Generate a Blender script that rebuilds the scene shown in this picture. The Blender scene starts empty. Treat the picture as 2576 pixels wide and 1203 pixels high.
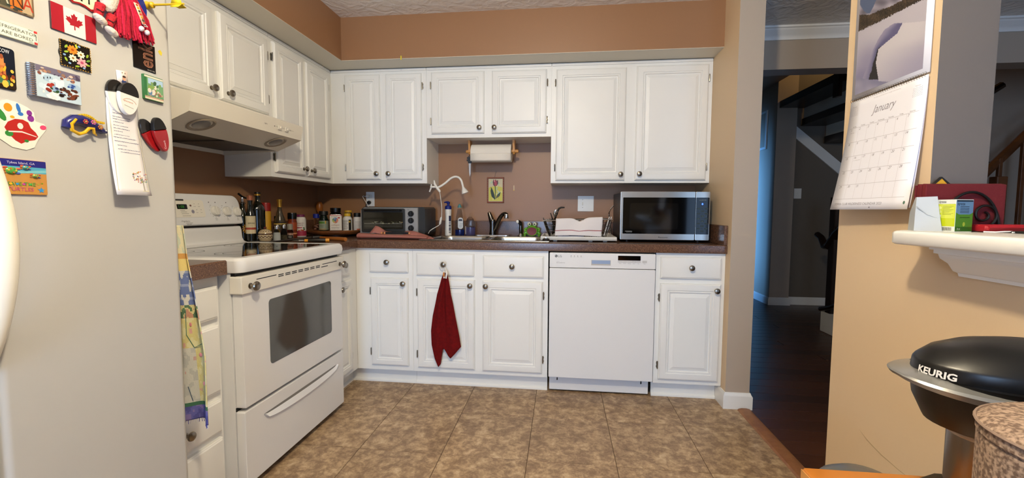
import bpy, bmesh, math, random
from mathutils import Matrix, Vector, Euler
random.seed(7)
SC = bpy.context.scene
COL = SC.collection
PI = math.pi

# ---------------------------------------------------------------- camera
CAM_POS = Vector((1.8985, -3.1912, 1.1172))
YAW, PITCH, ROLL, FPX = 0.1141, 0.0668, 0.0054, 1084.83
_f = Vector((-math.sin(YAW) * math.cos(PITCH), math.cos(YAW) * math.cos(PITCH), -math.sin(PITCH)))
_r = Vector((math.cos(YAW), math.sin(YAW), 0))
_u = _r.cross(_f)
_r2 = _r * math.cos(ROLL) + _u * math.sin(ROLL)
_u2 = -_r * math.sin(ROLL) + _u * math.cos(ROLL)
cam_data = bpy.data.cameras.new('camera')
cam = bpy.data.objects.new('camera', cam_data)
COL.objects.link(cam)
_m = Matrix((( _r2.x, _u2.x, -_f.x, CAM_POS.x), (_r2.y, _u2.y, -_f.y, CAM_POS.y), (_r2.z, _u2.z, -_f.z, CAM_POS.z), (0, 0, 0, 1)))
cam.matrix_world = _m
cam_data.sensor_fit = 'HORIZONTAL'
cam_data.sensor_width = 36.0
cam_data.lens = FPX / 2576 * 36.0
cam_data.clip_start = 0.02
SC.camera = cam

# ---------------------------------------------------------------- colour management, world
SC.view_settings.view_transform = 'Standard'
SC.view_settings.look = 'None'
SC.view_settings.gamma = 1.0
SC.view_settings.use_curve_mapping = False
SC.view_settings.exposure = 0.40
SC.cycles.max_bounces = 8
world = bpy.data.worlds.new('world'); SC.world = world
world.use_nodes = True
world.node_tree.nodes['Background'].inputs[0].default_value = (0.55, 0.70, 1.0, 1)
world.node_tree.nodes['Background'].inputs[1].default_value = 0.0

# ---------------------------------------------------------------- lights
def lamp(name, kind, loc, power, color, size=0.3, size_y=None, direction=None, spread=None):
    d = bpy.data.lights.new(name, kind)
    d.energy = power; d.color = color
    if kind == 'AREA':
        if size_y: d.shape = 'RECTANGLE'; d.size = size; d.size_y = size_y
        else: d.shape = 'DISK'; d.size = size
        if spread: d.spread = spread
    else:
        d.shadow_soft_size = size
    o = bpy.data.objects.new(name, d); COL.objects.link(o); o.location = loc
    if direction: o.rotation_euler = Vector(direction).to_track_quat('-Z', 'Y').to_euler()
    return o
lamp('kitchen_ceiling_light', 'POINT', (1.76, -2.82, 2.20), 69, (1.0, 0.86, 0.62), 0.055)
lamp('added_daylight_fill', 'AREA', (1.45, -5.85, 1.15), 66, (0.42, 0.64, 1.0), 0.9, 1.7, (0.12, 1, 0))  # added cool fill behind the camera for the dishwasher front, no known window
lamp('patio_door_daylight', 'AREA', (4.65, -5.85, 1.05), 17, (0.42, 0.64, 1.0), 1.0, 1.9, (-0.35, 1, 0))
lamp('front_door_daylight', 'AREA', (3.15, 3.15, 1.15), 14.0, (0.13, 0.42, 1.0), 0.5, 1.8, (1, -0.12, -0.1), 1.1)
lamp('stair_lamp', 'POINT', (5.1, 1.75, 3.0), 6.0, (1.0, 0.62, 0.25), 0.08)
lamp('dining_room_lamp', 'POINT', (5.2, -2.6, 2.0), 0.3, (1.0, 0.85, 0.7), 0.1)

# ---------------------------------------------------------------- materials
def lin(c):
    if isinstance(c, str):
        c = [int(c[i:i + 2], 16) / 255 for i in (0, 2, 4)]
        c = [x / 12.92 if x <= 0.04045 else ((x + 0.055) / 1.055) ** 2.4 for x in c]
    return (c[0], c[1], c[2], 1)
M = {}
def mat(name, color, rough=0.5, metal=0.0, noise=None, bump=None, coat=0, trans=0, ior=1.45, emit=None, spec=0.5, alpha=1):
    """noise=(scale, second colour, lo, hi[, detail]); bump=(scale, strength, distance)"""
    m = bpy.data.materials.new(name); m.use_nodes = True; nt = m.node_tree
    b = nt.nodes['Principled BSDF']
    b.inputs['Base Color'].default_value = lin(color)
    b.inputs['Roughness'].default_value = rough
    b.inputs['Metallic'].default_value = metal
    b.inputs['Coat Weight'].default_value = coat
    b.inputs['Coat Roughness'].default_value = 0.08
    b.inputs['Transmission Weight'].default_value = trans
    b.inputs['IOR'].default_value = ior
    b.inputs['Specular IOR Level'].default_value = spec
    b.inputs['Alpha'].default_value = alpha
    if emit:
        b.inputs['Emission Color'].default_value = lin(emit[0]); b.inputs['Emission Strength'].default_value = emit[1]
    tc = None
    if noise or bump:
        tc = nt.nodes.new('ShaderNodeTexCoord')
    if noise:
        n = nt.nodes.new('ShaderNodeTexNoise'); n.inputs['Scale'].default_value = noise[0]
        n.inputs['Detail'].default_value = noise[4] if len(noise) > 4 else 4
        r = nt.nodes.new('ShaderNodeValToRGB')
        r.color_ramp.elements[0].position = noise[2]; r.color_ramp.elements[1].position = noise[3]
        r.color_ramp.elements[0].color = lin(color); r.color_ramp.elements[1].color = lin(noise[1])
        nt.links.new(tc.outputs['Object'], n.inputs['Vector']); nt.links.new(n.outputs['Fac'], r.inputs['Fac'])
        nt.links.new(r.outputs['Color'], b.inputs['Base Color'])
    if bump:
        n = nt.nodes.new('ShaderNodeTexNoise'); n.inputs['Scale'].default_value = bump[0]; n.inputs['Detail'].default_value = 5
        p = nt.nodes.new('ShaderNodeBump'); p.inputs['Strength'].default_value = bump[1]; p.inputs['Distance'].default_value = bump[2]
        nt.links.new(tc.outputs['Object'], n.inputs['Vector']); nt.links.new(n.outputs['Fac'], p.inputs['Height'])
        nt.links.new(p.outputs['Normal'], b.inputs['Normal'])
    M[name] = m
    return m
mat('brown_paint', '98704F', 0.40, bump=(90, 0.12, 0.002))
mat('tan_paint', 'D6BD9A', 0.5, bump=(90, 0.12, 0.002))
mat('jamb_gray', '655F5C', 0.6, bump=(90, 0.12, 0.002))  # darker gray than taupe_paint, for the column's end and hall faces
mat('taupe_paint', 'B5A695', 0.55, bump=(90, 0.12, 0.002))
mat('cream_paint', 'D6D0C0', 0.5, bump=(90, 0.1, 0.002))
mat('cabinet_white', 'ECEBE6', 0.38, noise=(3, 'F0EFEA', 0.3, 0.8), bump=(14, 0.05, 0.004))
mat('trim_white', 'EDECE8', 0.3)
mat('appliance_white', 'E8E7E5', 0.3, coat=0.3)
mat('dishwasher_white', 'E6E6E6', 0.5)
mat('mw_glass', '060606', 0.07, spec=0.35)
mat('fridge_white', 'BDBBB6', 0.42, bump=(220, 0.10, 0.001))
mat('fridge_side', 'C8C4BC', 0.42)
mat('almond', 'F0EADB', 0.35)
mat('ring_silver', '8A8986', 0.28, 0.55)
mat('hinge_metal', '9A958C', 0.25, 1.0)
mat('strip_white', 'E6E1D5', 0.32)
mat('almond_dark', 'A79B88', 0.45)
mat('filter_gray', '5D574E', 0.5, 0.3, bump=(300, 0.4, 0.003))
mat('nickel', '8E8578', 0.28, 1.0)
mat('chrome', 'C9C9C9', 0.10, 1.0)
mat('dark_chrome', '5A5652', 0.18, 1.0)
mat('steel', 'B4B0A8', 0.26, 1.0, bump=(40, 0.02, 0.002))
mat('black', '0C0B0A', 0.35)
mat('black_gloss', '050505', 0.06, coat=0.5)
mat('black_matte', '121110', 0.6)
mat('charcoal', '2A2926', 0.4)
mat('wood_orange', '96561E', 0.35, noise=(6, 'A8662A', 0.35, 0.7), coat=0.2)
mat('wood_brown', '5B351C', 0.35, noise=(9, '7A4A26', 0.35, 0.7))
mat('wood_light', 'C98F4C', 0.4)
mat('oak', '7E5232', 0.38, noise=(25, '92643E', 0.35, 0.7))
mat('dark_wood', '1D110B', 0.3)
mat('paper', 'ECE8E0', 0.8)
mat('paper_towel', 'E6DFD2', 0.9, bump=(160, 0.3, 0.003))
mat('red_cloth', '6E1213', 0.95, noise=(60, '551011', 0.3, 0.8), bump=(350, 0.5, 0.002), spec=0.1)
mat('white_cloth', 'E4DEDA', 0.95, bump=(260, 0.4, 0.002), spec=0.1)
mat('pink_vinyl', 'A3665A', 0.45, bump=(20, 0.15, 0.004))
mat('gray_plastic', '4A4C4C', 0.35, bump=(250, 0.15, 0.001))
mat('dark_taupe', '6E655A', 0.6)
mat('tweed', '5E4B3E', 0.9, noise=(190, '9A8472', 0.42, 0.60, 6), bump=(220, 0.6, 0.002))
mat('silver_plastic', 'A6A4A0', 0.30, 0.25)
mat('glass', 'F6F8F8', 0.02, trans=1.0, ior=1.10)
mat('white_plastic', 'E2DED4', 0.35)
mat('green_lcd', '0A1D08', 0.3, emit=('1E6A10', 0.6))
mat('blue_led', '0A20FF', 0.3, emit=('2A4BFF', 6.0))
mat('upper_glow_wall', '8C5E2E', 0.7)
# flat print: colour comes from the mesh
def print_mat(name, rough, coat=0.0, bump=None, metal=0.0):
    m = mat(name, 'FFFFFF', rough, metal, bump=bump, coat=coat); nt = m.node_tree
    a = nt.nodes.new('ShaderNodeAttribute'); a.attribute_name = 'Col'
    nt.links.new(a.outputs['Color'], nt.nodes['Principled BSDF'].inputs['Base Color'])
print_mat('print', 0.45); print_mat('print_gloss', 0.15, 0.3); print_mat('print_cloth', 0.95, bump=(320, 0.4, 0.002))
print_mat('print_fuzzy', 0.95, bump=(180, 0.8, 0.004))

def counter_mat():
    m = mat('laminate', '4A3022', 0.22); nt = m.node_tree; b = nt.nodes['Principled BSDF']
    tc = nt.nodes.new('ShaderNodeTexCoord')
    n = nt.nodes.new('ShaderNodeTexNoise'); n.inputs['Scale'].default_value = 240; n.inputs['Detail'].default_value = 6; n.inputs['Roughness'].default_value = 0.7
    r = nt.nodes.new('ShaderNodeValToRGB'); e = r.color_ramp.elements
    e[0].position = 0.36; e[0].color = lin('40291D'); e[1].position = 0.68; e[1].color = lin('A8805F')
    x = e.new(0.46); x.color = lin('5C4233'); x = e.new(0.58); x.color = lin('6C4E3C')
    nt.links.new(tc.outputs['Object'], n.inputs['Vector']); nt.links.new(n.outputs['Fac'], r.inputs['Fac']); nt.links.new(r.outputs['Color'], b.inputs['Base Color'])
counter_mat()
def tile_mat():
    m = mat('vinyl_tile', '80684E', 0.38); nt = m.node_tree; b = nt.nodes['Principled BSDF']
    g = nt.nodes.new('ShaderNodeNewGeometry'); oi = nt.nodes.new('ShaderNodeObjectInfo')
    mul = nt.nodes.new('ShaderNodeVectorMath'); mul.operation = 'SCALE'; mul.inputs[0].default_value = (37, 17, 51)
    nt.links.new(oi.outputs['Random'], mul.inputs['Scale'])
    add = nt.nodes.new('ShaderNodeVectorMath'); nt.links.new(g.outputs['Position'], add.inputs[0]); nt.links.new(mul.outputs[0], add.inputs[1])
    n = nt.nodes.new('ShaderNodeTexNoise'); n.inputs['Scale'].default_value = 21; n.inputs['Detail'].default_value = 12; n.inputs['Roughness'].default_value = 0.76; n.inputs['Distortion'].default_value = 0.25
    r = nt.nodes.new('ShaderNodeValToRGB'); e = r.color_ramp.elements
    e[0].position = 0.30; e[0].color = lin('6E553C'); e[1].position = 0.72; e[1].color = lin('DCC6A4')
    x = e.new(0.46); x.color = lin('92775A'); x = e.new(0.56); x.color = lin('B89C78')
    n2 = nt.nodes.new('ShaderNodeTexNoise'); n2.inputs['Scale'].default_value = 2.2; n2.inputs['Detail'].default_value = 3
    mx = nt.nodes.new('ShaderNodeMix'); mx.data_type = 'RGBA'; mx.blend_type = 'MULTIPLY'; mx.inputs['Factor'].default_value = 0.5
    r2 = nt.nodes.new('ShaderNodeValToRGB'); r2.color_ramp.elements[0].position = 0.3; r2.color_ramp.elements[0].color = (0.62, 0.58, 0.54, 1); r2.color_ramp.elements[1].position = 0.65
    nt.links.new(add.outputs[0], n.inputs['Vector']); nt.links.new(add.outputs[0], n2.inputs['Vector'])
    nt.links.new(n.outputs['Fac'], r.inputs['Fac']); nt.links.new(n2.outputs['Fac'], r2.inputs['Fac'])
    nt.links.new(r.outputs['Color'], mx.inputs['A']); nt.links.new(r2.outputs['Color'], mx.inputs['B']); nt.links.new(mx.outputs['Result'], b.inputs['Base Color'])
    bp = nt.nodes.new('ShaderNodeBump'); bp.inputs['Strength'].default_value = 0.35; bp.inputs['Distance'].default_value = 0.002
    nt.links.new(n.outputs['Fac'], bp.inputs['Height']); nt.links.new(bp.outputs['Normal'], b.inputs['Normal'])
tile_mat()
mat('grout', '5C4632', 0.8)
def ceiling_mat():
    m = mat('ceiling_texture', 'F8F5EF', 0.75); nt = m.node_tree; b = nt.nodes['Principled BSDF']
    tc = nt.nodes.new('ShaderNodeTexCoord')
    n = nt.nodes.new('ShaderNodeTexNoise'); n.inputs['Scale'].default_value = 9; n.inputs['Detail'].default_value = 5; n.inputs['Distortion'].default_value = 2.2
    bp = nt.nodes.new('ShaderNodeBump'); bp.inputs['Strength'].default_value = 0.6; bp.inputs['Distance'].default_value = 0.015
    nt.links.new(tc.outputs['Object'], n.inputs['Vector']); nt.links.new(n.outputs['Fac'], bp.inputs['Height']); nt.links.new(bp.outputs['Normal'], b.inputs['Normal'])
ceiling_mat()
def plank_mat():
    m = mat('hardwood', '2A180E', 0.33); nt = m.node_tree; b = nt.nodes['Principled BSDF']
    g = nt.nodes.new('ShaderNodeNewGeometry'); oi = nt.nodes.new('ShaderNodeObjectInfo')
    mp = nt.nodes.new('ShaderNodeMapping'); mp.inputs['Scale'].default_value = (4, 110, 1)
    n = nt.nodes.new('ShaderNodeTexNoise'); n.inputs['Scale'].default_value = 1.0; n.inputs['Detail'].default_value = 6
    ad = nt.nodes.new('ShaderNodeMath'); ad.operation = 'MULTIPLY_ADD'; ad.inputs[1].default_value = 0.5
    r = nt.nodes.new('ShaderNodeValToRGB'); e = r.color_ramp.elements
    e[0].position = 0.35; e[0].color = lin('2E190F'); e[1].position = 0.95; e[1].color = lin('4A2A18')
    nt.links.new(g.outputs['Position'], mp.inputs['Vector']); nt.links.new(mp.outputs[0], n.inputs['Vector'])
    nt.links.new(oi.outputs['Random'], ad.inputs[0]); nt.links.new(n.outputs['Fac'], ad.inputs[2])
    nt.links.new(ad.outputs[0], r.inputs['Fac']); nt.links.new(r.outputs['Color'], b.inputs['Base Color'])
plank_mat()

# ---------------------------------------------------------------- mesh building helpers
class MB:
    def __init__(s): s.v = []; s.f = []; s.c = []; s.m = []; s.F = Matrix.Identity(4); s.col = (1, 1, 1, 1); s.mi = 0
    def frame(s, F): s.F = F; return s
    def color(s, c): s.col = lin(c); return s
    def slot(s, i): s.mi = i; return s
    def add(s, vs, fs):
        o = len(s.v)
        s.v += [tuple(s.F @ Vector(p)) for p in vs]
        for f in fs: s.f.append([i + o for i in f]); s.c.append(s.col); s.m.append(s.mi)
        return s
    def loops(s, L, cap0=True, cap1=True, closed=True):
        n = len(L[0]); vs = [p for l in L for p in l]; fs = []
        for i in range(len(L) - 1):
            for j in range(n if closed else n - 1):
                k = (j + 1) % n
                fs.append([i * n + j, i * n + k, (i + 1) * n + k, (i + 1) * n + j])
        if cap0: fs.append(list(range(n))[::-1])
        if cap1: fs.append([(len(L) - 1) * n + j for j in range(n)])
        return s.add(vs, fs)
    def box(s, x0, x1, y0, y1, z0, z1, b=0.0):
        if x0 > x1: x0, x1 = x1, x0
        if y0 > y1: y0, y1 = y1, y0
        if z0 > z1: z0, z1 = z1, z0
        if b <= 0:
            R = lambda z: [(x0, y0, z), (x1, y0, z), (x1, y1, z), (x0, y1, z)]
            return s.loops([R(z0), R(z1)])
        b = min(b, (x1 - x0) / 2.01, (y1 - y0) / 2.01, (z1 - z0) / 2.01)
        def R(z, i):
            a, c, d, e = x0 + i, x1 - i, y0 + i, y1 - i
            if i >= b: k = 0.3 * b
            else: k = b
            return [(a + k, d, z), (c - k, d, z), (c, d + k, z), (c, e - k, z), (c - k, e, z), (a + k, e, z), (a, e - k, z), (a, d + k, z)]
        return s.loops([R(z0, b), R(z0 + b * .3, b * .3), R(z0 + b, 0), R(z1 - b, 0), R(z1 - b * .3, b * .3), R(z1, b)])
    def rrect(s, u0, u1, v0, v1, w0, w1, r, seg=4, e=0.0):
        """rounded-corner slab in the u,v plane, thickness w0..w1, edge easing e"""
        def ring(w, i):
            P = []
            for cx, cy, a0 in ((u1 - r, v1 - r, 0), (u0 + r, v1 - r, PI / 2), (u0 + r, v0 + r, PI), (u1 - r, v0 + r, 1.5 * PI)):
                for k in range(seg + 1):
                    a = a0 + PI / 2 * k / seg
                    P.append((cx + (r - i) * math.cos(a), cy + (r - i) * math.sin(a), w))
            return P
        if e: return s.loops([ring(w0, 0), ring(w1 - e, 0), ring(w1 - e * .3, e * .3), ring(w1, e)])
        return s.loops([ring(w0, 0), ring(w1, 0)])
    def poly(s, pts, w0, w1):
        return s.loops([[(p[0], p[1], w0) for p in pts], [(p[0], p[1], w1) for p in pts]])
    def flat(s, pts, w):
        return s.add([(p[0], p[1], w) for p in pts], [list(range(len(pts)))])
    def oval(s, u, v, ru, rv, w, n=14, rot=0):
        c, d = math.cos(rot), math.sin(rot)
        return s.flat([(u + ru * math.cos(a) * c - rv * math.sin(a) * d, v + ru * math.cos(a) * d + rv * math.sin(a) * c) for a in [2 * PI * k / n for k in range(n)]], w)
    def lathe(s, prof, c=(0, 0, 0), seg=20, axis='z', sx=1, sy=1, cap0=True, cap1=True, rot=0):
        L = []
        for r, z in prof:
            ring = []
            for k in range(seg):
                a = 2 * PI * k / seg + rot
                x, y = max(r, 1e-5) * math.cos(a) * sx, max(r, 1e-5) * math.sin(a) * sy
                if axis == 'z': p = (c[0] + x, c[1] + y, c[2] + z)
                elif axis == 'y': p = (c[0] + x, c[1] + z, c[2] + y)
                elif axis == '-y': p = (c[0] + x, c[1] - z, c[2] + y)
                else: p = (c[0] + z, c[1] + x, c[2] + y)
                ring.append(p)
            L.append(ring)
        return s.loops(L, cap0, cap1)
    def tube(s, pts, r, seg=8, closed=False):
        P = [Vector(p) for p in pts]; n = len(P)
        R = r if isinstance(r, (list, tuple)) else [r] * n
        prev = None; L = []
        for i in range(n):
            if closed: t = P[(i + 1) % n] - P[i - 1]
            else: t = P[min(i + 1, n - 1)] - P[max(i - 1, 0)]
            t.normalize()
            if prev is None:
                a = Vector((0, 0, 1)) if abs(t.z) < 0.9 else Vector((1, 0, 0))
                prev = t.cross(a).normalized()
            else:
                prev = (prev - t * prev.dot(t)); prev = prev.normalized() if prev.length > 1e-6 else t.orthogonal().normalized()
            q = t.cross(prev)
            L.append([tuple(P[i] + (prev * math.cos(2 * PI * k / seg) + q * math.sin(2 * PI * k / seg)) * R[i]) for k in range(seg)])
        if closed: L.append(L[0]); return s.loops(L, False, False)
        return s.loops(L)
    def grid(s, fn, nu, nv):
        vs = [fn(i / nu, j / nv) for j in range(nv + 1) for i in range(nu + 1)]
        fs = [[j * (nu + 1) + i, j * (nu + 1) + i + 1, (j + 1) * (nu + 1) + i + 1, (j + 1) * (nu + 1) + i] for j in range(nv) for i in range(nu)]
        return s.add(vs, fs)
    def sphere(s, c, rx, ry=None, rz=None, seg=14, rings=8):
        ry = ry or rx; rz = rz or rx
        return s.loops([[(c[0] + rx * math.sin(a) * math.cos(2 * PI * k / seg), c[1] + ry * math.sin(a) * math.sin(2 * PI * k / seg), c[2] - rz * math.cos(a)) for k in range(seg)] for a in [0.02 + (PI - 0.04) * i / rings for i in range(rings + 1)]])
    def text(s, txt, u, v, size, w, align='LEFT', depth=0.0003, sx=1.0, rot=0, shear=0, vert=None, bold=0):
        cu = bpy.data.curves.new('t', 'FONT'); cu.body = txt; cu.size = size; cu.align_x = align; cu.extrude = 0; cu.resolution_u = 2; cu.shear = shear; cu.offset = bold
        if vert: cu.align_y = vert
        ob = bpy.data.objects.new('t', cu); COL.objects.link(ob)
        me = bpy.data.meshes.new_from_object(ob)
        c, d = math.cos(rot), math.sin(rot)
        vs = []
        for q in me.vertices:
            x, y = q.co.x * sx, q.co.y
            vs.append((u + x * c - y * d, v + x * d + y * c, w))
        s.add(vs, [list(p.vertices) for p in me.polygons])
        bpy.data.objects.remove(ob); bpy.data.curves.remove(cu); bpy.data.meshes.remove(me)
        return s
def cr(P, n=5):
    """smooth path through the points"""
    P = [Vector(p) for p in P]; Q = [P[0] * 2 - P[1]] + P + [P[-1] * 2 - P[-2]]; out = []
    for i in range(1, len(Q) - 2):
        for k in range(n):
            t = k / n; a, b, c, d = Q[i - 1], Q[i], Q[i + 1], Q[i + 2]
            out.append(tuple(0.5 * ((2 * b) + (c - a) * t + (2 * a - 5 * b + 4 * c - d) * t * t + (3 * b - a - 3 * c + d) * t ** 3)))
    return out + [tuple(P[-1])]
FY = lambda y=0: Matrix(((1, 0, 0, 0), (0, 0, -1, y), (0, 1, 0, 0), (0, 0, 0, 1)))      # faces -y : u=x v=z w=-y
FXP = lambda x=0: Matrix(((0, 0, 1, x), (1, 0, 0, 0), (0, 1, 0, 0), (0, 0, 0, 1)))      # faces +x : u=y v=z w=+x
FXN = lambda x=0: Matrix(((0, 0, -1, x), (-1, 0, 0, 0), (0, 1, 0, 0), (0, 0, 0, 1)))    # faces -x : u=-y v=z
def FR(x, y, z, rz=0, rx=0, ry=0): return Matrix.Translation((x, y, z)) @ Euler((rx, ry, rz)).to_matrix().to_4x4()

def origin_of(o):
    v = Vector((0, 0, 0))
    while o is not None: v += o.location; o = o.parent
    return v
def obj(name, mb, m, parent=None, label=None, solid=None, sub=0, sharp=35, wrld=True):
    me = bpy.data.meshes.new(name)
    off = origin_of(parent) if (parent is not None and wrld) else Vector((0, 0, 0))
    me.from_pydata([(p[0] - off.x, p[1] - off.y, p[2] - off.z) for p in mb.v], [], mb.f)
    ms = m if isinstance(m, (list, tuple)) else [m]
    for k in ms: me.materials.append(M[k])
    me.polygons.foreach_set('material_index', mb.m)
    if any(k.startswith('print') for k in ms):
        a = me.color_attributes.new('Col', 'FLOAT_COLOR', 'CORNER')
        buf = []
        for p, c in zip(me.polygons, mb.c): buf += list(c) * p.loop_total
        a.data.foreach_set('color', buf)
    bm = bmesh.new(); bm.from_mesh(me); bmesh.ops.recalc_face_normals(bm, faces=bm.faces); bm.to_mesh(me); bm.free()
    me.polygons.foreach_set('use_smooth', [True] * len(me.polygons))
    me.set_sharp_from_angle(angle=math.radians(sharp))
    me.update()
    o = bpy.data.objects.new(name, me); COL.objects.link(o)
    if parent is not None: o.parent = parent
    if label: o['label'] = label
    if sharp == 35 and len(me.polygons) < 3000: md = o.modifiers.new('normals', 'WEIGHTED_NORMAL'); md.keep_sharp = True
    if solid: md = o.modifiers.new('thickness', 'SOLIDIFY'); md.thickness = solid; md.offset = 0
    if sub: md = o.modifiers.new('smooth', 'SUBSURF'); md.levels = sub; md.render_levels = sub
    return o
def thing(name, label, cat, loc, group=None, rz=0):
    o = bpy.data.objects.new(name, None); COL.objects.link(o); o.location = loc; o.rotation_euler = (0, 0, rz)
    o.empty_display_size = 0.05
    o['label'] = label; o['category'] = cat
    if group: o['group'] = group
    return o
def tag(o, label, cat, group=None):
    o['label'] = label; o['category'] = cat
    if group: o['group'] = group
    return o
def struct(name, mb, m, parent=None):
    o = obj(name, mb, m, parent)
    if parent is None: o['kind'] = 'structure'
    return o
def empty_struct(name, loc=(0, 0, 0)):
    o = bpy.data.objects.new(name, None); COL.objects.link(o); o.location = loc; o['kind'] = 'structure'; return o
# ================================================================ SETTING
H = 2.352            # ceiling
ZS = 2.080           # soffit underside
DS = 0.464           # soffit depth
W = 2.835            # inner face of the right wall
W2 = 2.965           # its hall side
CT = 0.924           # counter top

# ---- floors
fl = empty_struct('floor')
o = obj('grout_bed', MB().box(-0.1, 2.915, -6.0, 0.05, -0.02, -0.002), 'grout', fl)
tx, ty, g = 0.3935, 0.409, 0.0014
tile_me = None
for i in range(-1, 6):
    for j in range(-1, 12):
        x0 = 0.972 + 0.3935 * (i - 1); x1 = x0 + tx
        y1 = -0.925 - ty * (j - 1); y0 = y1 - ty
        cx0, cx1 = max(x0 + g, 0.0), min(x1 - g, 2.915)
        cy0, cy1 = max(y0 + g, -6.0), min(y1 - g, -0.02)
        if cx1 - cx0 < 0.02 or cy1 - cy0 < 0.02: continue
        full = abs((cx1 - cx0) - (tx - 2 * g)) < 1e-4 and abs((cy1 - cy0) - (ty - 2 * g)) < 1e-4
        if full and tile_me is not None:
            t = bpy.data.objects.new('tile', tile_me); COL.objects.link(t); t.parent = fl
        else:
            a, b = cx1 - cx0, cy1 - cy0
            t = obj('tile', MB().box(0, a, 0, b, -0.012, 0.0, 0.0012), 'vinyl_tile', fl, wrld=False, sharp=8)
            if full: tile_me = t.data
        t.location = (cx0, cy0, 0)
fh = empty_struct('floor')
obj('subfloor', MB().box(2.915, 7.0, -6.0, 4.0, -0.02, -0.003), 'black_matte', fh)
pw = 0.115; row = 0; y = -3.2
pm = {}
while y < 3.4:
    x = 2.94 - random.random() * 0.6
    while x < 6.4:
        L = random.choice((0.8, 1.1, 1.4)); x0 = max(x, 2.935); x1 = min(x + L, 6.6)
        if x1 - x0 > 0.05:
            k = round(x1 - x0, 2)
            if k not in pm:
                t = obj('floorboard', MB().box(0, k - 0.003, 0, pw - 0.003, -0.012, 0.0, 0.0008), 'hardwood', fh, wrld=False, sharp=8); pm[k] = t.data
            else:
                t = bpy.data.objects.new('floorboard', pm[k]); COL.objects.link(t); t.parent = fh
            t.location = (x0, y, 0)
        x += L
    y += pw
struct('trim_1', MB().loops([[(2.895, y, -0.001), (2.903, y, 0.008), (2.92, y, 0.012), (2.945, y, 0.012), (2.962, y, 0.008), (2.968, y, -0.001)] for y in (-1.60, -0.70)]), 'oak')
# ---- ceiling
struct('ceiling', MB().box(-0.12, 7.0, -6.1, 0.0, H, H + 0.1), 'ceiling_texture')
struct('ceiling', MB().box(2.9, 4.38, 0.14, 4.0, 2.62, 2.7), 'taupe_paint')
struct('ceiling', MB().box(4.38, 7.0, 0.14, 4.0, 3.6, 3.7), 'taupe_paint')
# ---- walls
struct('wall_left', MB().box(-0.12, 0.0, -6.0, 0.12, 0, H), 'brown_paint')
struct('wall_back', MB().box(0.0, W, 0.0, 0.12, 0, H), 'brown_paint')
# soffits: brown face, pale underside
mb = MB().slot(0).box(0, DS, -6.0, 0, ZS + 0.002, H)
mb.slot(0).box(DS, W, -DS, 0, ZS + 0.002, H)
mb.slot(1).box(0, DS, -6.0, 0, ZS, ZS + 0.002).box(DS, W, -DS, 0, ZS, ZS + 0.002)
struct('wall_soffit', mb, ['brown_paint', 'cream_paint'])
# right stub wall (kitchen face tan, end and hall face taupe)
def two_tone(name, x0, x1, y0, y1, z0, z1, second='taupe_paint'):
    mb = MB()
    mb.slot(0).add([(x0, y0, z0), (x0, y1, z0), (x0, y1, z1), (x0, y0, z1)], [[0, 1, 2, 3]])
    mb.slot(1).add([(x0, y0, z0), (x1, y0, z0), (x1, y1, z0), (x0, y1, z0), (x0, y0, z1), (x1, y0, z1), (x1, y1, z1), (x0, y1, z1)],
                   [[0, 1, 5, 4], [1, 2, 6, 5], [2, 3, 7, 6], [4, 5, 6, 7], [0, 3, 2, 1]])
    me = bpy.data.meshes.new(name); me.from_pydata(mb.v, [], mb.f)
    for k in ('tan_paint', second): me.materials.append(M[k])
    me.polygons.foreach_set('material_index', mb.m)
    bm = bmesh.new(); bm.from_mesh(me); bmesh.ops.remove_doubles(bm, verts=bm.verts, dist=1e-5); bmesh.ops.recalc_face_normals(bm, faces=bm.faces); bm.to_mesh(me); bm.free()
    o = bpy.data.objects.new(name, me); COL.objects.link(o); o['kind'] = 'structure'; return o
two_tone('wall_right', W, W2, -0.68, 0.12, 0, H)
two_tone('wall_column', W, W2, -1.965, -1.607, 0, H, 'jamb_gray')
struct('wall_half', MB().box(W, W2, -2.70, -1.965, 0, 1.038), 'tan_paint')
struct('wall_dining', MB().box(6.6, 6.7, -6.0, 4.0, 0, 2.7), 'taupe_paint')
# rear wall with openings for the patio door and the added daylight fill
mb = MB()
for xa, xb in ((-0.12, 0.95), (1.95, 4.10), (5.20, 7.0)): mb.box(xa, xb, -6.1, -6.0, 0, H)
for xa, xb in ((0.95, 1.95), (4.10, 5.20)): mb.box(xa, xb, -6.1, -6.0, 2.1, H)
struct('wall_rear', mb, 'tan_paint')
# hall side of the back wall, header beam, far walls
struct('wall_hall_header', MB().box(W2, 7.0, 0.0, 0.14, 2.082, H), 'taupe_paint')
mb = MB()
prof = [(0, 0), (0.010, 0), (0.012, 0.014), (0.02, 0.03), (0.045, 0.05), (0.05, 0.062), (0.06, 0.066), (0.06, 0.078), (0, 0.078)]
mb.loops([[(x, -p[0], H - 0.078 + p[1]) for p in prof] for x in (W2 + 0.002, 6.6)])
struct('trim_crown', mb, 'trim_white')
struct('wall_hall_far', MB().box(4.38, 4.60, 2.24, 3.9, 0, 3.6), 'taupe_paint')
struct('wall_hall_end', MB().box(2.9, 4.38, 3.9, 4.0, 0, 2.62), 'taupe_paint')
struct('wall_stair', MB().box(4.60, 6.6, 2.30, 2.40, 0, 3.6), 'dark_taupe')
struct('hall_light_blocker', MB().box(2.97, 3.95, 2.45, 2.55, 0, 2.62), 'taupe_paint')  # unseen panel added to keep the front door daylight off the stair wall
# baseboards
def base_prof(t=0.014, h=0.093): return [(0, 0), (t, 0), (t, h * .78), (t * .55, h * .9), (t * .35, h), (0, h)]
mb = MB()
P = base_prof()
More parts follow.
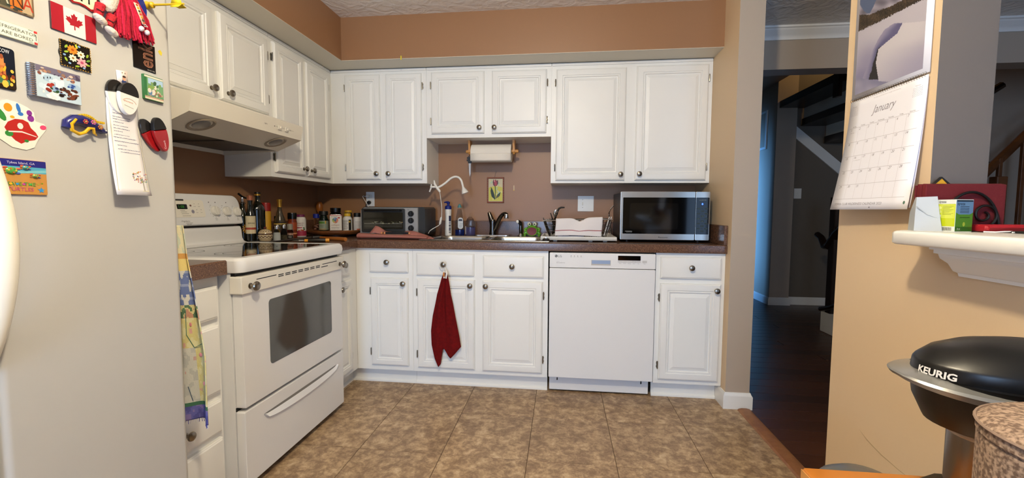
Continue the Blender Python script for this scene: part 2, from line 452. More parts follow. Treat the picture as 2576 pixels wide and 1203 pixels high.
# around the stub end: follows kitchen face, end face, hall face
def base_path(mb, path, prof):
    """path: list of (x,y) with outward normal to the right of travel"""
    L = []
    n = len(path)
    for i, p in enumerate(path):
        p = Vector(p); d0 = (p - Vector(path[i - 1])).normalized() if i else None
        d1 = (Vector(path[i + 1]) - p).normalized() if i < n - 1 else None
        n0 = Vector((d0.y, -d0.x)) if d0 else None; n1 = Vector((d1.y, -d1.x)) if d1 else None
        nn = n0 + n1 if (n0 and n1) else (n0 or n1)
        if n0 and n1: nn = nn / (1 + n0.dot(n1))
        L.append([(p.x + nn.x * a, p.y + nn.y * a, b) for a, b in prof])
    mb.loops(L)
# travel so that outward = right-hand side
base_path(mb, [(W, -0.54), (W, -0.68), (W2, -0.68), (W2, 0.0)], P)
struct('baseboard_right', mb, 'trim_white')
mb = MB(); base_path(mb, [(4.38, 3.9), (4.38, 2.24), (4.60, 2.24), (4.60, 2.30), (6.5, 2.30)], P); struct('baseboard_far', mb, 'trim_white')

# ---- staircase beyond the hall
st = thing('staircase', 'dim staircase with dark treads and rounded nosings, seen past the hall', 'staircase', (4.46, 0.3, 0))
obj('stringer', MB().frame(FY(2.295)).poly([(4.40, 2.30), (5.50, 1.36), (5.50, 1.22), (4.40, 2.16)], 0, 0.02), 'trim_white', st)
for k in range(5):
    x0 = 4.40 + 0.25 * k; zt = 2.395 - 0.205 * k
    pts = [(x0 + .31, 1.18), (x0 + .31, 2.27)]
    for a in [PI / 2 + PI / 2 * q / 5 for q in range(6)]: pts.append((x0 + .045 + .045 * math.cos(a), 2.225 + .045 * math.sin(a)))
    pts.append((x0, 1.18))
    obj('tread', MB().poly(pts, zt - .075, zt), 'dark_wood', st)
    obj('riser', MB().box(x0 + .285, x0 + .30, 1.20, 2.27, zt - .21, zt - .075), 'cream_paint', st)
obj('landing', MB().box(3.40, 4.375, 1.18, 2.23, 2.40, 2.44), 'dark_wood', st) if False else None
obj('hanging_post', MB().box(4.36, 4.395, 1.08, 1.17, 2.16, 2.60, 0.006), 'dark_wood', st)
# lower newel, volute and first step
nw = thing('stair_banister', 'black banister foot and curled rail end at the bottom of the stairs', 'banister', (4.36, 1.05, 0))
obj('bottom_step', MB().box(4.33, 4.457, 0.70, 1.12, 0, 0.19, 0.008), 'trim_white', nw)
obj('post', MB().box(4.33, 4.39, 0.98, 1.06, 0.19, 1.25, 0.005), 'dark_wood', nw)
obj('rail', MB().tube([(4.35, 1.27, 0.90), (4.35, 1.20, 0.87), (4.35, 1.14, 0.80), (4.35, 1.08, 0.80), (4.35, 0.98, 0.92), (4.35, 0.84, 1.02)], [0.028, 0.03, 0.035, 0.04, 0.035, 0.03], 10), 'dark_wood', nw)
obj('foot_rail', MB().tube([(4.33, 1.12, 0.205), (4.33, 1.0, 0.24), (4.33, 0.80, 0.33)], 0.022, 8), 'dark_wood', nw)
# second banister seen through the pass-through
bn = thing('stair_banister', 'brown stair rail with thin balusters in the dark behind the red napkins', 'banister', (5.3, 1.0, 0))
obj('rail', MB().tube([(4.75, 0.88, 0.99), (5.45, 0.95, 1.42), (5.85, 1.0, 1.83), (6.3, 1.0, 2.2)], 0.035, 8), 'wood_brown', bn)
for k in range(8):
    x = 4.9 + 0.17 * k; z = 1.08 + (x - 4.9) * 0.76
    obj('baluster', MB().box(x - 0.014, x + 0.014, 0.93, 0.96, 0, z - 0.02, 0.003), 'wood_brown', bn)
obj('newel', MB().box(5.50, 5.58, 0.86, 0.94, 0, 1.42, 0.006), 'wood_brown', bn)
rl = thing('wall_handrail', 'short dark handrail end on the wall beyond the grey column', 'handrail', (5.55, 1.0, 2.0))
obj('rail', MB().tube([(5.35, 1.0, 2.02), (5.45, 1.0, 2.10), (5.60, 1.0, 2.20)], [0.03, 0.032, 0.03], 8), 'dark_wood', rl)
obj('bracket', MB().tube([(5.46, 1.0, 2.10), (5.52, 1.2, 2.08), (5.52, 1.35, 2.08)], 0.010, 6), 'dark_wood', rl)
struct('wall_dining_far', MB().box(5.65, 7.0, 1.35, 1.45, 0, 2.62), 'taupe_paint')
pf = thing('wall_picture', 'pale framed picture on the blue-lit hall wall', 'picture', (4.38, 2.6, 2.1))
obj('frame', MB().frame(FXN(4.38)).box(-2.76, -2.46, 1.88, 2.35, 0.001, 0.018, 0.004), 'trim_white', pf)
obj('panel', MB().frame(FXN(4.38)).box(-2.73, -2.49, 1.91, 2.32, 0.016, 0.0195), 'taupe_paint', pf)
sw = thing('light_switch', 'light switch on the dark wall under the staircase', 'light switch', (4.61, 2.3, 1.33))
obj('plate', MB().frame(FY(2.3)).box(4.632, 4.714, 1.272, 1.392, 0.0003, 0.007, 0.002), 'trim_white', sw)
obj('toggle', MB().frame(FY(2.3)).box(4.667, 4.679, 1.318, 1.346, 0.006, 0.014, 0.002), 'trim_white', sw)

# ================================================================ CABINETS
def rect(u0, u1, v0, v1, i, w): return [(u0 + i, v0 + i, w), (u1 - i, v0 + i, w), (u1 - i, v1 - i, w), (u0 + i, v1 - i, w)]
DOOR = [(0, 0), (0, .010), (.003, .0145), (.0045, .0145), (.008, .019), (.014, .0205), (.040, .0205), (.044, .0165), (.046, .0185), (.052, .0185), (.056, .011), (.060, .010), (.062, .0125), (.080, .0175), (.0805, .0195)]
def door(parent, F, u0, u1, v0, v1, knob=None, hinge=None, tilt=0):
    mb = MB().frame(F); k = 1.0 if (u1 - u0) > 0.3 else 0.86
    mb.loops([rect(u0, u1, v0, v1, i * k, w) for i, w in DOOR])
    d = obj('door', mb, 'cabinet_white', parent, sharp=20)
    if knob: knob_at(d, F, knob[0], knob[1], 0.0205)
    if hinge:
        s = hinge
        for vv in (v0 + 0.085, v1 - 0.085): hinge_at(d, F, u0 if s < 0 else u1, vv, s)
    return d
def knob_at(parent, F, u, v, w, m='nickel', s=1.0):
    mb = MB().frame(F @ Matrix.Translation((u, v, w)) @ Matrix.Scale(s, 4))
    mb.lathe([(.010, 0), (.010, .002), (.006, .004), (.0055, .013), (.009, .016), (.0155, .020), (.0165, .023), (.0145, .0275), (.008, .030), (.001, .0305)], seg=18)
    return obj('knob', mb, m, parent)
def hinge_at(parent, F, u, v, s):
    mb = MB().frame(F)
    mb.tube([(u + s * .0045, v - .024, .010), (u + s * .0045, v - .020, .010), (u + s * .0045, v + .020, .010), (u + s * .0045, v + .024, .010)], [.002, .0038, .0038, .002], 8)
    mb.poly([(u, v - .017), (u + s * .007, v - .022), (u + s * .0105, v - .012), (u + s * .0085, v), (u + s * .0105, v + .012), (u + s * .007, v + .022), (u, v + .017)], 0.0, 0.0028)
    return obj('hinge', mb, 'hinge_metal', parent, label='tarnished chrome hinge')
def drawer(parent, F, u0, u1, v0, v1, knob=True, kw=None):
    mb = MB().frame(F)
    mb.loops([rect(u0, u1, v0, v1, i, w) for i, w in [(0, 0), (0, .013), (.003, .016), (.0045, .016), (.009, .0195), (.014, .0205)]])
    d = obj('drawer', mb, 'cabinet_white', parent, sharp=20)
    if knob: knob_at(d, F, (u0 + u1) / 2 if kw is None else kw, (v0 + v1) / 2 + 0.003, 0.0205)
    return d
DU = 0.2835
ZB, ZT = 1.2987, 2.0757
def trim_strip(F, u0, u1, parent):
    obj('top_moulding', MB().frame(F).box(u0, u1, ZT - 0.016, ZT + 0.001, 0.0005, 0.007, 0.003), 'cabinet_white', parent)
# back run uppers
F = FY(-DU)
c = thing('wall_cabinet', 'two-door upper cabinet above the toaster oven, left of the sink', 'cabinet', (0.30, 0, ZB))
obj('body', MB().box(DU + 0.001, 0.9735, -DU, -0.001, ZB, ZT), 'cabinet_white', c)
obj('face_strip', MB().frame(F).box(0.651, 0.683, 1.345, 2.03, 0.0, 0.0015), 'cabinet_white', c)
door(c, F, 0.394, 0.646, 1.324, 2.040, (0.625, 1.364), -1); door(c, F, 0.688, 0.942, 1.324, 2.041, (0.710, 1.364), 1)
trim_strip(F, DU + .008, 0.973, c)
c = thing('wall_cabinet', 'short two-door upper cabinet over the sink with the paper towel below', 'cabinet', (0.975, 0, 1.605))
obj('body', MB().box(0.9742, 1.822, -DU, -0.001, 1.606, ZT), 'cabinet_white', c)
door(c, F, 1.010, 1.375, 1.632, 2.042, (1.345, 1.667), -1); door(c, F, 1.426, 1.791, 1.629, 2.040, (1.446, 1.666), 1)
trim_strip(F, 0.975, 1.8215, c)
c = thing('wall_cabinet', 'large two-door upper cabinet above the microwave, right of the sink', 'cabinet', (1.823, 0, ZB))
obj('body', MB().box(1.8225, W - 0.001, -DU, -0.001, ZB, ZT), 'cabinet_white', c)
door(c, F, 1.853, 2.302, 1.315, 2.036, (2.274, 1.353), -1); door(c, F, 2.366, 2.808, 1.315, 2.041, (2.392, 1.355), 1)
trim_strip(F, 1.823, W - 0.002, c)
# left run uppers
F = FXP(DU)
c = thing('wall_cabinet', 'tall narrow-doored upper cabinet in the corner beside the range hood', 'cabinet', (0, -0.93, ZB))
obj('body', MB().box(0.001, DU, -0.931, -0.001, ZB, ZT), 'cabinet_white', c)
obj('face_strip', MB().frame(F).box(-0.622, -0.604, 1.345, 2.03, 0.0, 0.0015), 'cabinet_white', c)
door(c, F, -0.902, -0.626, 1.325, 2.045, (-0.654, 1.366), -1); door(c, F, -0.599, -0.330, 1.325, 2.036, (-0.570, 1.362), 1)
trim_strip(F, -0.93, -0.2905, c)
c = thing('wall_cabinet', 'short two-door upper cabinet over the range hood, partly behind the fridge', 'cabinet', (0, -1.72, 1.60))
obj('body', MB().box(0.001, DU, -1.75, -0.9318, 1.605, ZT), 'cabinet_white', c)
door(c, F, -1.289, -0.951, 1.632, 2.036, (-1.252, 1.668), 1); door(c, F, -1.665, -1.326, 1.630, 2.033, (-1.352, 1.667), -1)
trim_strip(F, -1.749, -0.932, c)

# base cabinets, back run
F = FY(-0.61)
ZF = 0.0986
def toe(c, x0, x1, y=-0.555):
    obj('toe_kick', MB().box(x0, x1, y, y + 0.015, 0.0, ZF), 'cabinet_white', c)
    obj('shoe_moulding', MB().loops([[(x, y, 0), (x, y - .012, 0), (x, y - .012, .010), (x, y - .007, .016), (x, y, .019)] for x in (x0, x1)]), 'cabinet_white', c)
c = thing('base_cabinet', 'narrow base cabinet with one drawer, in the corner left of the sink cabinet', 'cabinet', (0.62, 0, 0))
obj('body', MB().box(0.611, 0.981, -0.61, -0.02, ZF, 0.8755), 'cabinet_white', c)
drawer(c, F, 0.705, 0.955, 0.726, 0.851, kw=0.826); door(c, F, 0.710, 0.954, 0.132, 0.691, (0.929, 0.659), -1)
toe(c, 0.548, 0.981)
c = thing('base_cabinet', 'sink base cabinet with two drawer fronts and the red towel hanging on it', 'cabinet', (0.98, 0, 0))
obj('body', MB().box(0.982, 1.823, -0.61, -0.02, ZF, 0.8755), 'cabinet_white', c)
c_sink = c
drawer(c, F, 1.009, 1.372, 0.713, 0.850, kw=1.187); drawer(c, F, 1.427, 1.796, 0.711, 0.842, kw=1.607)
door(c, F, 1.013, 1.376, 0.128, 0.690, (1.351, 0.657), -1); door(c, F, 1.424, 1.792, 0.125, 0.688, (1.447, 0.656), 1)
toe(c, 0.982, 1.823)
c = thing('base_cabinet', 'one-door one-drawer base cabinet between the dishwasher and the tan wall', 'cabinet', (2.45, 0, 0))
obj('body', MB().box(2.449, W - 0.001, -0.61, -0.02, ZF, 0.8755), 'cabinet_white', c)
drawer(c, F, 2.474, 2.810, 0.727, 0.852, kw=2.641); door(c, F, 2.475, 2.812, 0.125, 0.698, (2.783, 0.663), -1)
toe(c, 2.449, W - 0.015)
# left run
F = FXP(0.61)
c = thing('base_cabinet', 'narrow corner base cabinet squeezed between the range and the corner', 'cabinet', (0, -0.93, 0))
obj('body', MB().box(0.02, 0.6102, -0.938, -0.6102, ZF, 0.8755), 'cabinet_white', c)
drawer(c, F, -0.93, -0.722, 0.722, 0.852, kw=-0.815); door(c, F, -0.925, -0.700, 0.126, 0.692, None, 1)
knob_at(c, F, -0.857, 0.652, 0.0205)
obj('toe_kick', MB().box(0.533, 0.548, -0.938, -0.555, 0, ZF), 'cabinet_white', c)
obj('shoe_moulding', MB().loops([[(0.548, y, 0), (0.560, y, 0), (0.560, y, .010), (0.555, y, .016), (0.548, y, .019)] for y in (-0.938, -0.567)]), 'cabinet_white', c)
c = thing('base_cabinet', 'four-drawer base cabinet between the fridge and the range, behind the patterned towel', 'cabinet', (0, -2.03, 0))
obj('body', MB().box(0.02, 0.61, -2.035, -1.714, 0.06, 0.870), 'cabinet_white', c)
F = FXP(0.61)
for v0, v1, kn in ((0.708, 0.830, 0), (0.428, 0.682, 0), (0.273, 0.399, 1), (0.074, 0.248, 1)):
    drawer(c, F, -2.02, -1.734, v0, v1, bool(kn), kw=-1.90)
obj('toe_kick', MB().box(0.53, 0.545, -2.035, -1.714, 0, 0.06), 'cabinet_white', c)

# ---- worktop (one continuous L) with the sink hole
SX0, SX1, SY0, SY1 = 1.035, 1.800, -0.560, -0.085
wt = thing('worktop', 'brown speckled laminate worktop running along the back wall and round the corner', 'worktop', (0.3, -0.3, 0.884))
mb = MB()
xs = [0.001, 0.60, SX0, SX1, W - 0.001]; ys = [-0.60, SY0, SY1, -0.001]
vs = {}; fs = []
def vid(x, y, z):
    k = (round(x, 4), round(y, 4), round(z, 4))
    if k not in vs: vs[k] = len(vs)
    return vs[k]
cells = set()
for i in range(4):
    for j in range(3):
        if i == 2 and j == 1: continue
        cells.add((i, j))
for (i, j) in cells:
    a, b, cc, d = xs[i], xs[i + 1], ys[j], ys[j + 1]
    for z, rev in ((CT, False), (0.876, True)):
        q = [vid(a, cc, z), vid(b, cc, z), vid(b, d, z), vid(a, d, z)]
        fs.append(q[::-1] if rev else q)
    for (di, dj, e) in ((-1, 0, ((a, d), (a, cc))), (1, 0, ((b, cc), (b, d))), (0, -1, ((a, cc), (b, cc))), (0, 1, ((b, d), (a, d)))):
        if (i + di, j + dj) not in cells:
            (p, q) = e
            if dj == -1 and j == 0: continue
            fs.append([vid(*p, 0.876), vid(*q, 0.876), vid(*q, CT), vid(*p, CT)])
mb.add(list(vs.keys()), fs)
mb.box(0.001, 0.60, -0.940, -0.60, 0.876, CT)
# rounded front edge: profile swept along x then round the inner corner to the range
fr = [(0.0, CT), (-0.030, CT), (-0.0345, CT - 0.004), (-0.035, CT - 0.010), (-0.035, 0.882), (-0.033, 0.876), (0.0, 0.876)]
mb.loops([[(W - 0.001, -0.60 + a, z) for a, z in fr], [(0.60 - a, -0.60 + a, z) for a, z in fr], [(0.60 - a, -0.940, z) for a, z in fr]])
obj('slab', mb, 'laminate', wt)
mb = MB().box(0.022, W - 0.001, -0.021, -0.001, CT + 0.0005, 1.037, 0.003)
obj('back_splash', mb, 'laminate', wt)
obj('side_splash', MB().box(0.001, 0.021, -0.940, -0.0215, CT + 0.0005, 1.037, 0.003), 'laminate', wt, label='splash along the left wall')
obj('side_splash', MB().box(W - 0.021, W - 0.001, -0.635, -0.0215, CT + 0.0005, 1.037, 0.003), 'laminate', wt, label='splash along the right wall')
wt = thing('worktop', 'small brown laminate worktop piece between the fridge and the range', 'worktop', (0.3, -1.85, 0.87))
mb = MB().loops([[(0.001, y, CT - .013), (0.001, y, CT), (0.650, y, CT), (0.6545, y, CT - 0.004), (0.655, y, CT - 0.010), (0.655, y, 0.871), (0.001, y, 0.871)] for y in (-2.035, -1.718)])
obj('slab', mb, 'laminate', wt)
obj('side_splash', MB().box(0.001, 0.021, -2.03, -1.715, CT + 0.0005, 1.03, 0.003), 'laminate', wt)

# ================================================================ SINK, FAUCET
sk = thing('sink', 'double-bowl stainless steel sink set in the brown worktop', 'sink', (1.41, -0.33, CT))
def basin(x0, x1, y0, y1):
    mb = MB(); n = 5
    def ring(i, z, r=0.07):
        P = []
        for cx, cy, a0 in ((x1 - r, y1 - r, 0), (x0 + r, y1 - r, PI / 2), (x0 + r, y0 + r, PI), (x1 - r, y0 + r, 1.5 * PI)):
            for k in range(n + 1):
                a = a0 + PI / 2 * k / n; P.append((cx + (r - i) * math.cos(a), cy + (r - i) * math.sin(a), z))
        return P
    mb.loops([ring(-0.012, CT + 0.004), ring(-0.004, CT + 0.007), ring(0.0, CT + 0.003), ring(0.004, CT - 0.01), ring(0.012, 0.80), ring(0.03, 0.775), ring(0.069, 0.772)], False, True)
    return mb
RZ = CT + 0.0065
b1 = (1.052, 1.400, -0.540, -0.155); b2 = (1.435, 1.783, -0.540, -0.155)
obj('bowl', basin(*b1), 'steel', sk); obj('bowl', basin(*b2), 'steel', sk)
mb = MB()
mb.box(1.005, 1.826, -0.566, -0.5505, CT + .0005, CT + 0.005, 0.002)
mb.box(1.005, 1.826, -0.1435, -0.055, CT + .0005, CT + 0.005, 0.002)
mb.box(1.005, 1.041, -0.5505, -0.1435, CT + .0005, CT + 0.005, 0.002); mb.box(1.411, 1.424, -0.5505, -0.1435, CT + .0005, CT + 0.005, 0.002); mb.box(1.794, 1.826, -0.5505, -0.1435, CT + .0005, CT + 0.005, 0.002)
obj('rim', mb, 'steel', sk)
DZ = CT + 0.0052
fa = thing('faucet', 'chrome single-lever faucet on the back rim of the sink', 'faucet', (1.41, -0.115, DZ))
mb = MB().rrect(-0.13, 0.13, -0.028, 0.028, 0, 0.010, 0.027, 5, 0.003); mb.v = [(x + 1.40, y - 0.112, z + DZ) for x, y, z in mb.v]
obj('base_plate', mb, 'chrome', fa)
obj('body', MB().lathe([(.026, 0), (.025, .01), (.022, .03), (.021, .075), (.024, .095), (.020, .11), (.004, .115)], (1.405, -0.115, DZ + .009), 20), 'dark_chrome', fa)
obj('spout', MB().tube(cr([(1.408, -0.115, .955), (1.425, -0.125, .985), (1.445, -0.14, 1.03), (1.468, -0.16, 1.068), (1.487, -0.18, 1.086), (1.505, -0.20, 1.092), (1.520, -0.215, 1.086)], 4), [.017 - .0002 * k for k in range(25)], 14), 'dark_chrome', fa)
obj('spout_tip', MB().lathe([(.014, 0), (.016, .004), (.016, .022), (.013, .032), (.006, .036)], (1.517, -0.212, 1.058), 16), 'chrome', fa)
obj('lever', MB().tube([(1.402, -0.115, 1.03), (1.394, -0.115, 1.055), (1.384, -0.115, 1.083), (1.378, -0.115, 1.10), (1.376, -0.115, 1.104)], [.021, .019, .015, .012, .004], 12), 'dark_chrome', fa)
sp = thing('sink_sprayer', 'black and chrome side sprayer on the sink rim beside the frog', 'sprayer', (1.606, -0.11, DZ))
obj('base', MB().lathe([(.022, 0), (.021, .006), (.015, .012), (.013, .020)], (1.608, -0.11, DZ), 16), 'chrome', sp)
obj('handle', MB().lathe([(.010, .018), (.012, .03), (.013, .06), (.011, .075), (.012, .09)], (1.608, -0.11, DZ), 14), 'dark_chrome', sp)
obj('head', MB().tube([(1.608, -0.11, 1.012), (1.604, -0.118, 1.028), (1.594, -0.128, 1.036), (1.588, -0.134, 1.037)], [.012, .014, .013, .012], 12), 'black', sp)
obj('nozzle', MB().lathe([(.010, 0), (.012, .003), (.010, .008), (.003, .009)], (1.588, -0.133, 1.036), 12, '-y'), 'white_plastic', sp)

# ================================================================ DISHWASHER
dw = thing('dishwasher', 'white built-in dishwasher under the worktop right of the sink', 'dishwasher', (2.135, -0.6, 0))
DX0, DX1 = 1.829, 2.443
obj('tub', MB().box(DX0 + .004, DX1 - .004, -0.60, -0.02, 0.112, 0.872), 'black_matte', dw)
F = FY(-0.602)
obj('door', MB().frame(F).box(DX0 + .002, DX1 - .001, 0.112, 0.776, 0, 0.036, 0.004), 'dishwasher_white', dw)
pn = obj('control_panel', MB().frame(F).box(DX0 + .002, DX1 - .001, 0.779, 0.868, 0, 0.037, 0.004), 'dishwasher_white', dw)
F2 = FY(-0.6392)
mb = MB().frame(F2)
mb.color('B8B4AE').flat([(2.075, .797), (2.187, .797), (2.187, .828), (2.075, .828)], 0.0)
mb.color('8FA3C4').flat([(2.078, .806), (2.184, .806), (2.184, .8265), (2.078, .8265)], 0.0004)
obj('pocket_handle', mb, 'print', pn, label='recessed pocket handle')
mb = MB().frame(F2); mb.rrect(2.228, 2.356, 0.829, 0.856, 0, 0.0012, 0.002, 2)
obj('display', mb, 'black_gloss', pn, label='black display window')
mb = MB().frame(F2)
for k in range(5): mb.rrect(2.2275 + k * .0262, 2.2528 + k * .0262, 0.8175, 0.8262, 0, 0.002, 0.001, 2, .0005)
mb.rrect(2.366, 2.392, 0.816, 0.829, 0, .0018, .003, 3, .0005)
obj('button', mb, mat('button_grey', 'C9C7C4', .4).name, pn)['kind'] = 'stuff'
mb = MB().frame(F2).color('3A3A3A')
cx, cy = 1.870, 0.848
mb.oval(cx, cy, .0078, .0078, .0004, 18); mb.color('E8E6E2').oval(cx - .002, cy + .001, .0022, .0022, .0006, 8)
mb.flat([(cx, cy - .004), (cx + .001, cy - .004), (cx + .001, cy + .003), (cx, cy + .003)], .0006); mb.flat([(cx, cy - .0045), (cx + .005, cy - .0045), (cx + .005, cy - .0035), (cx, cy - .0035)], .0006)
mb.color('3A3A3A').text('LG', 1.881, 0.8415, 0.0175, .0004, sx=1.05)
mb.color('8A8884').text('DirectDrive', 1.872, 0.806, 0.0085, .0004, sx=1.2)
mb.flat([(1.872, .8155), (1.890, .8155), (1.890, .8162), (1.872, .8162)], .0004)
for k in range(4):
    mb.color('3A3A3A').oval(1.957 + k * .0195, .850, .0022, .0022, .0004, 8)
    mb.color('8A8884').flat([(1.952 + k * .0195, .8425), (1.963 + k * .0195, .8425), (1.963 + k * .0195, .8435), (1.952 + k * .0195, .8435)], .0004)
for k, t in enumerate(('Heavy', 'Normal', 'Delicate', 'Rinse', 'Dry')): mb.text(t, 2.2405 + k * .0262, .809, .0055, .0004, 'CENTER')
mb.text('Start', 2.379, .809, .0055, .0004, 'CENTER')
obj('marking', mb, 'print', pn)
obj('kick_plate', MB().box(DX0 + .006, DX1 - .012, -0.572, -0.565, 0.010, 0.108, 0.003), 'dishwasher_white', dw)
for x in (DX0 + .055, DX1 - .055): obj('screw_slot', MB().frame(FY(-0.572)).poly([(x - .004, .070), (x + .004, .072), (x + .003, .098), (x - .003, .096)], 0, .0015), 'charcoal', dw)
# ================================================================ RANGE
rg = thing('range', 'white freestanding electric range with black glass cooktop', 'range', (0.35, -1.33, 0))
RY0, RY1 = -1.705, -0.948
obj('body', MB().box(0.03, 0.655, RY0, RY1, 0.04, 0.905), 'appliance_white', rg)
obj('foot', MB().box(0.08, 0.62, RY0 + .03, RY1 - .03, 0.0, 0.04), 'black_matte', rg, label='black base under the drawer')
# cooktop: rounded white rim
mb = MB()
def rr(x0, x1, y0, y1, z, r, n=5):
    P = []
    for cx, cy, a0, q in ((x1 - r, y1 - r, 0, r), (x0 + .01, y1 - .01, PI / 2, .01), (x0 + .01, y0 + .01, PI, .01), (x1 - r, y0 + r, 1.5 * PI, r)):
        for k in range(n + 1):
            a = a0 + PI / 2 * k / n; P.append((cx + q * math.cos(a), cy + q * math.sin(a), z))
    return P
mb.loops([rr(.04, .690, RY0, RY1, .872, .03), rr(.04, .706, RY0 - .008, RY1 + .006, .876, .03), rr(.04, .712, RY0 - .012, RY1 + .008, .900, .032), rr(.04, .708, RY0 - .010, RY1 + .006, .920, .03), rr(.04, .698, RY0, RY1, .930, .026), rr(.10, .668, RY0 + .028, RY1 - .03, .9315, .02), rr(.10, .665, RY0 + .031, RY1 - .033, .929, .02)])
obj('cooktop_rim', mb, 'appliance_white', rg)
mb = MB().loops([rr(.13, .664, RY0 + .032, RY1 - .034, .9285, .018), rr(.13, .664, RY0 + .032, RY1 - .034, .9298, .018)])
gl = obj('glass_top', mb, 'black_gloss', rg, label='black glass cooktop surface')
mb = MB().color('0E0E0E')
for cx, cy, r in ((.26, -1.15, .075), (.26, -1.52, .095), (.53, -1.15, .10), (.53, -1.52, .075)):
    n = 36
    for rad in (r, r * .62):
        pa = [(cx + rad * math.cos(2 * PI * k / n), cy + rad * math.sin(2 * PI * k / n), .9301) for k in range(n)]
        pb = [(cx + (rad - .002) * math.cos(2 * PI * k / n), cy + (rad - .002) * math.sin(2 * PI * k / n), .9301) for k in range(n)]
        mb.loops([pa, pb], False, False)
obj('burner_ring', mb, 'print', gl)['kind'] = 'stuff'
# lower guard: curved riser behind the cooktop
mb = MB(); pr = [(.03, .905), (.16, .9305), (.135, .932), (.118, .940), (.110, .955), (.106, 1.00), (.100, 1.018), (.090, 1.022), (.03, 1.022)]
mb.loops([[(x, y, z) for x, z in pr] for y in (RY0 + .004, RY1 - .004)])
obj('riser', mb, 'appliance_white', rg)
obj('riser_gap', MB().box(.03, .085, RY0 + .01, RY1 - .03, 1.021, 1.045), 'charcoal', rg, label='dark gap under the control panel')
# control panel, face leaning back
def on_panel(v): return .118 - (v - 1.035) * .21
A = Matrix(((0, -.205, .978, on_panel(1.035)), (1, 0, 0, 0), (0, .978, .205, 1.035), (0, 0, 0, 1)))   # u=y, v up the face, w out
mb = MB().frame(A)
def prf(w, i):
    P = []; u0, u1, v0, v1 = RY0 - .002 + i, RY1 + .002 - i, i, .160 - i
    for cx, cy, a0, r in ((u1 - .045, v1 - .045, 0, .045), (u0 + .045, v1 - .045, PI / 2, .045), (u0 + .008, v0 + .008, PI, .008), (u1 - .008, v0 + .008, 1.5 * PI, .008)):
        for k in range(7):
            a = a0 + PI / 2 * k / 6; P.append((cx + r * math.cos(a), cy + r * math.sin(a), w))
    return P
mb.loops([prf(-.055, .004), prf(-.008, 0), prf(-.002, .003), prf(0, .009)])
pn = obj('control_panel', mb, 'appliance_white', rg)
mb = MB().frame(A).rrect(-1.46, -1.196, .040, .126, .0003, .0016, .012, 4, .0008)
obj('keypad', mb, 'almond', pn, label='cream keypad panel')
mb = MB().frame(A).rrect(-1.352, -1.296, .080, .104, .0016, .0028, .003, 2)
dp = obj('display', mb, 'black_gloss', pn, label='black clock display with green digits')
obj('digits', MB().frame(A).text('1:08', -1.347, .0845, .021, .0030, sx=.95), 'green_lcd', dp)
mb = MB().frame(A)
mb.color('2A2622').rrect(-1.46, -1.308, .121, .129, .0016, .0022, .002, 2)
mb.color('6A645C')
for i, v in enumerate((.073, .065, .0565, .046)): mb.flat([(-1.338 + i * .002, v), (-1.312 + i * .009, v), (-1.312 + i * .009, v + .0014), (-1.338 + i * .002, v + .0014)], .0018)
for uu, vv, t in ((-1.252, .098, 'Clock'), (-1.226, .098, 'Timer'), (-1.244, .068, 'Clear'), (-1.218, .068, 'Start')):
    mb.oval(uu, vv + .009, .0025, .0014, .0018, 8); mb.text(t, uu, vv - .006, .0055, .0018, 'CENTER')
mb.color('9C96A0').oval(-1.268, .068, .009, .0095, .0018, 16); mb.color('5A5560').text('OFF', -1.268, .0665, .005, .0021, 'CENTER')
mb.color('7A5040').oval(-1.275, .098, .006, .005, .0018, 10)
mb.color('5A544C')
mb.text('Frigidaire', -1.344, .018, .0105, .0004, sx=1.2, shear=.3); mb.flat([(-1.325, .013), (-1.280, .013), (-1.285, .0115), (-1.320, .0115)], .0004); mb.text('GALLERY', -1.318, .0035, .0065, .0004, sx=1.1)
mb.color('A7A296').text('SELF CLEAN  SUPER OVEN', -1.46, .136, .007, .0004)
KN = ((-1.131, .071), (-1.055, .069), (-.982, .067))
for (ku, kv), (ta, tb) in zip(KN, (('Warm', 'Zone'), ('Left', 'Front'), ('Right', 'Front'))):
    mb.color('5A544C')
    mb.text(ta, ku, kv - .042, .0065, .0004, 'CENTER'); mb.text(tb, ku, kv - .049, .0065, .0004, 'CENTER')
    for k in range(9):
        a = math.radians(-220 + k * 32); mb.oval(ku + .034 * math.cos(a), kv + .034 * math.sin(a), .0016, .0016, .0004, 6)
    mb.text('OFF', ku - .022, kv + .028, .006, .0004, 'CENTER'); mb.text('Lo', ku + .036, kv + .010, .006, .0004, 'CENTER'); mb.text('Hi', ku + .030, kv - .024, .006, .0004, 'CENTER')
for ku in (-1.160, -1.118, -1.045): mb.color('3A3632').oval(ku, .117, .003, .003, .0004, 8)
obj('marking', mb, 'print', pn)
for ku, kv in KN:
    mb = MB().frame(A @ Matrix.Translation((ku, kv, 0)))
    mb.lathe([(.0265, .0), (.0265, .004), (.0245, .010), (.021, .0135), (.004, .0145)], seg=24)
    kb = obj('burner_knob', mb, 'white_plastic', pn)
    obj('grip', MB().frame(A @ Matrix.Translation((ku, kv, 0)) @ Matrix.Rotation(.22, 4, 'Z')).box(-.0065, .0065, -.0225, .0225, .012, .020, .003), 'white_plastic', kb)
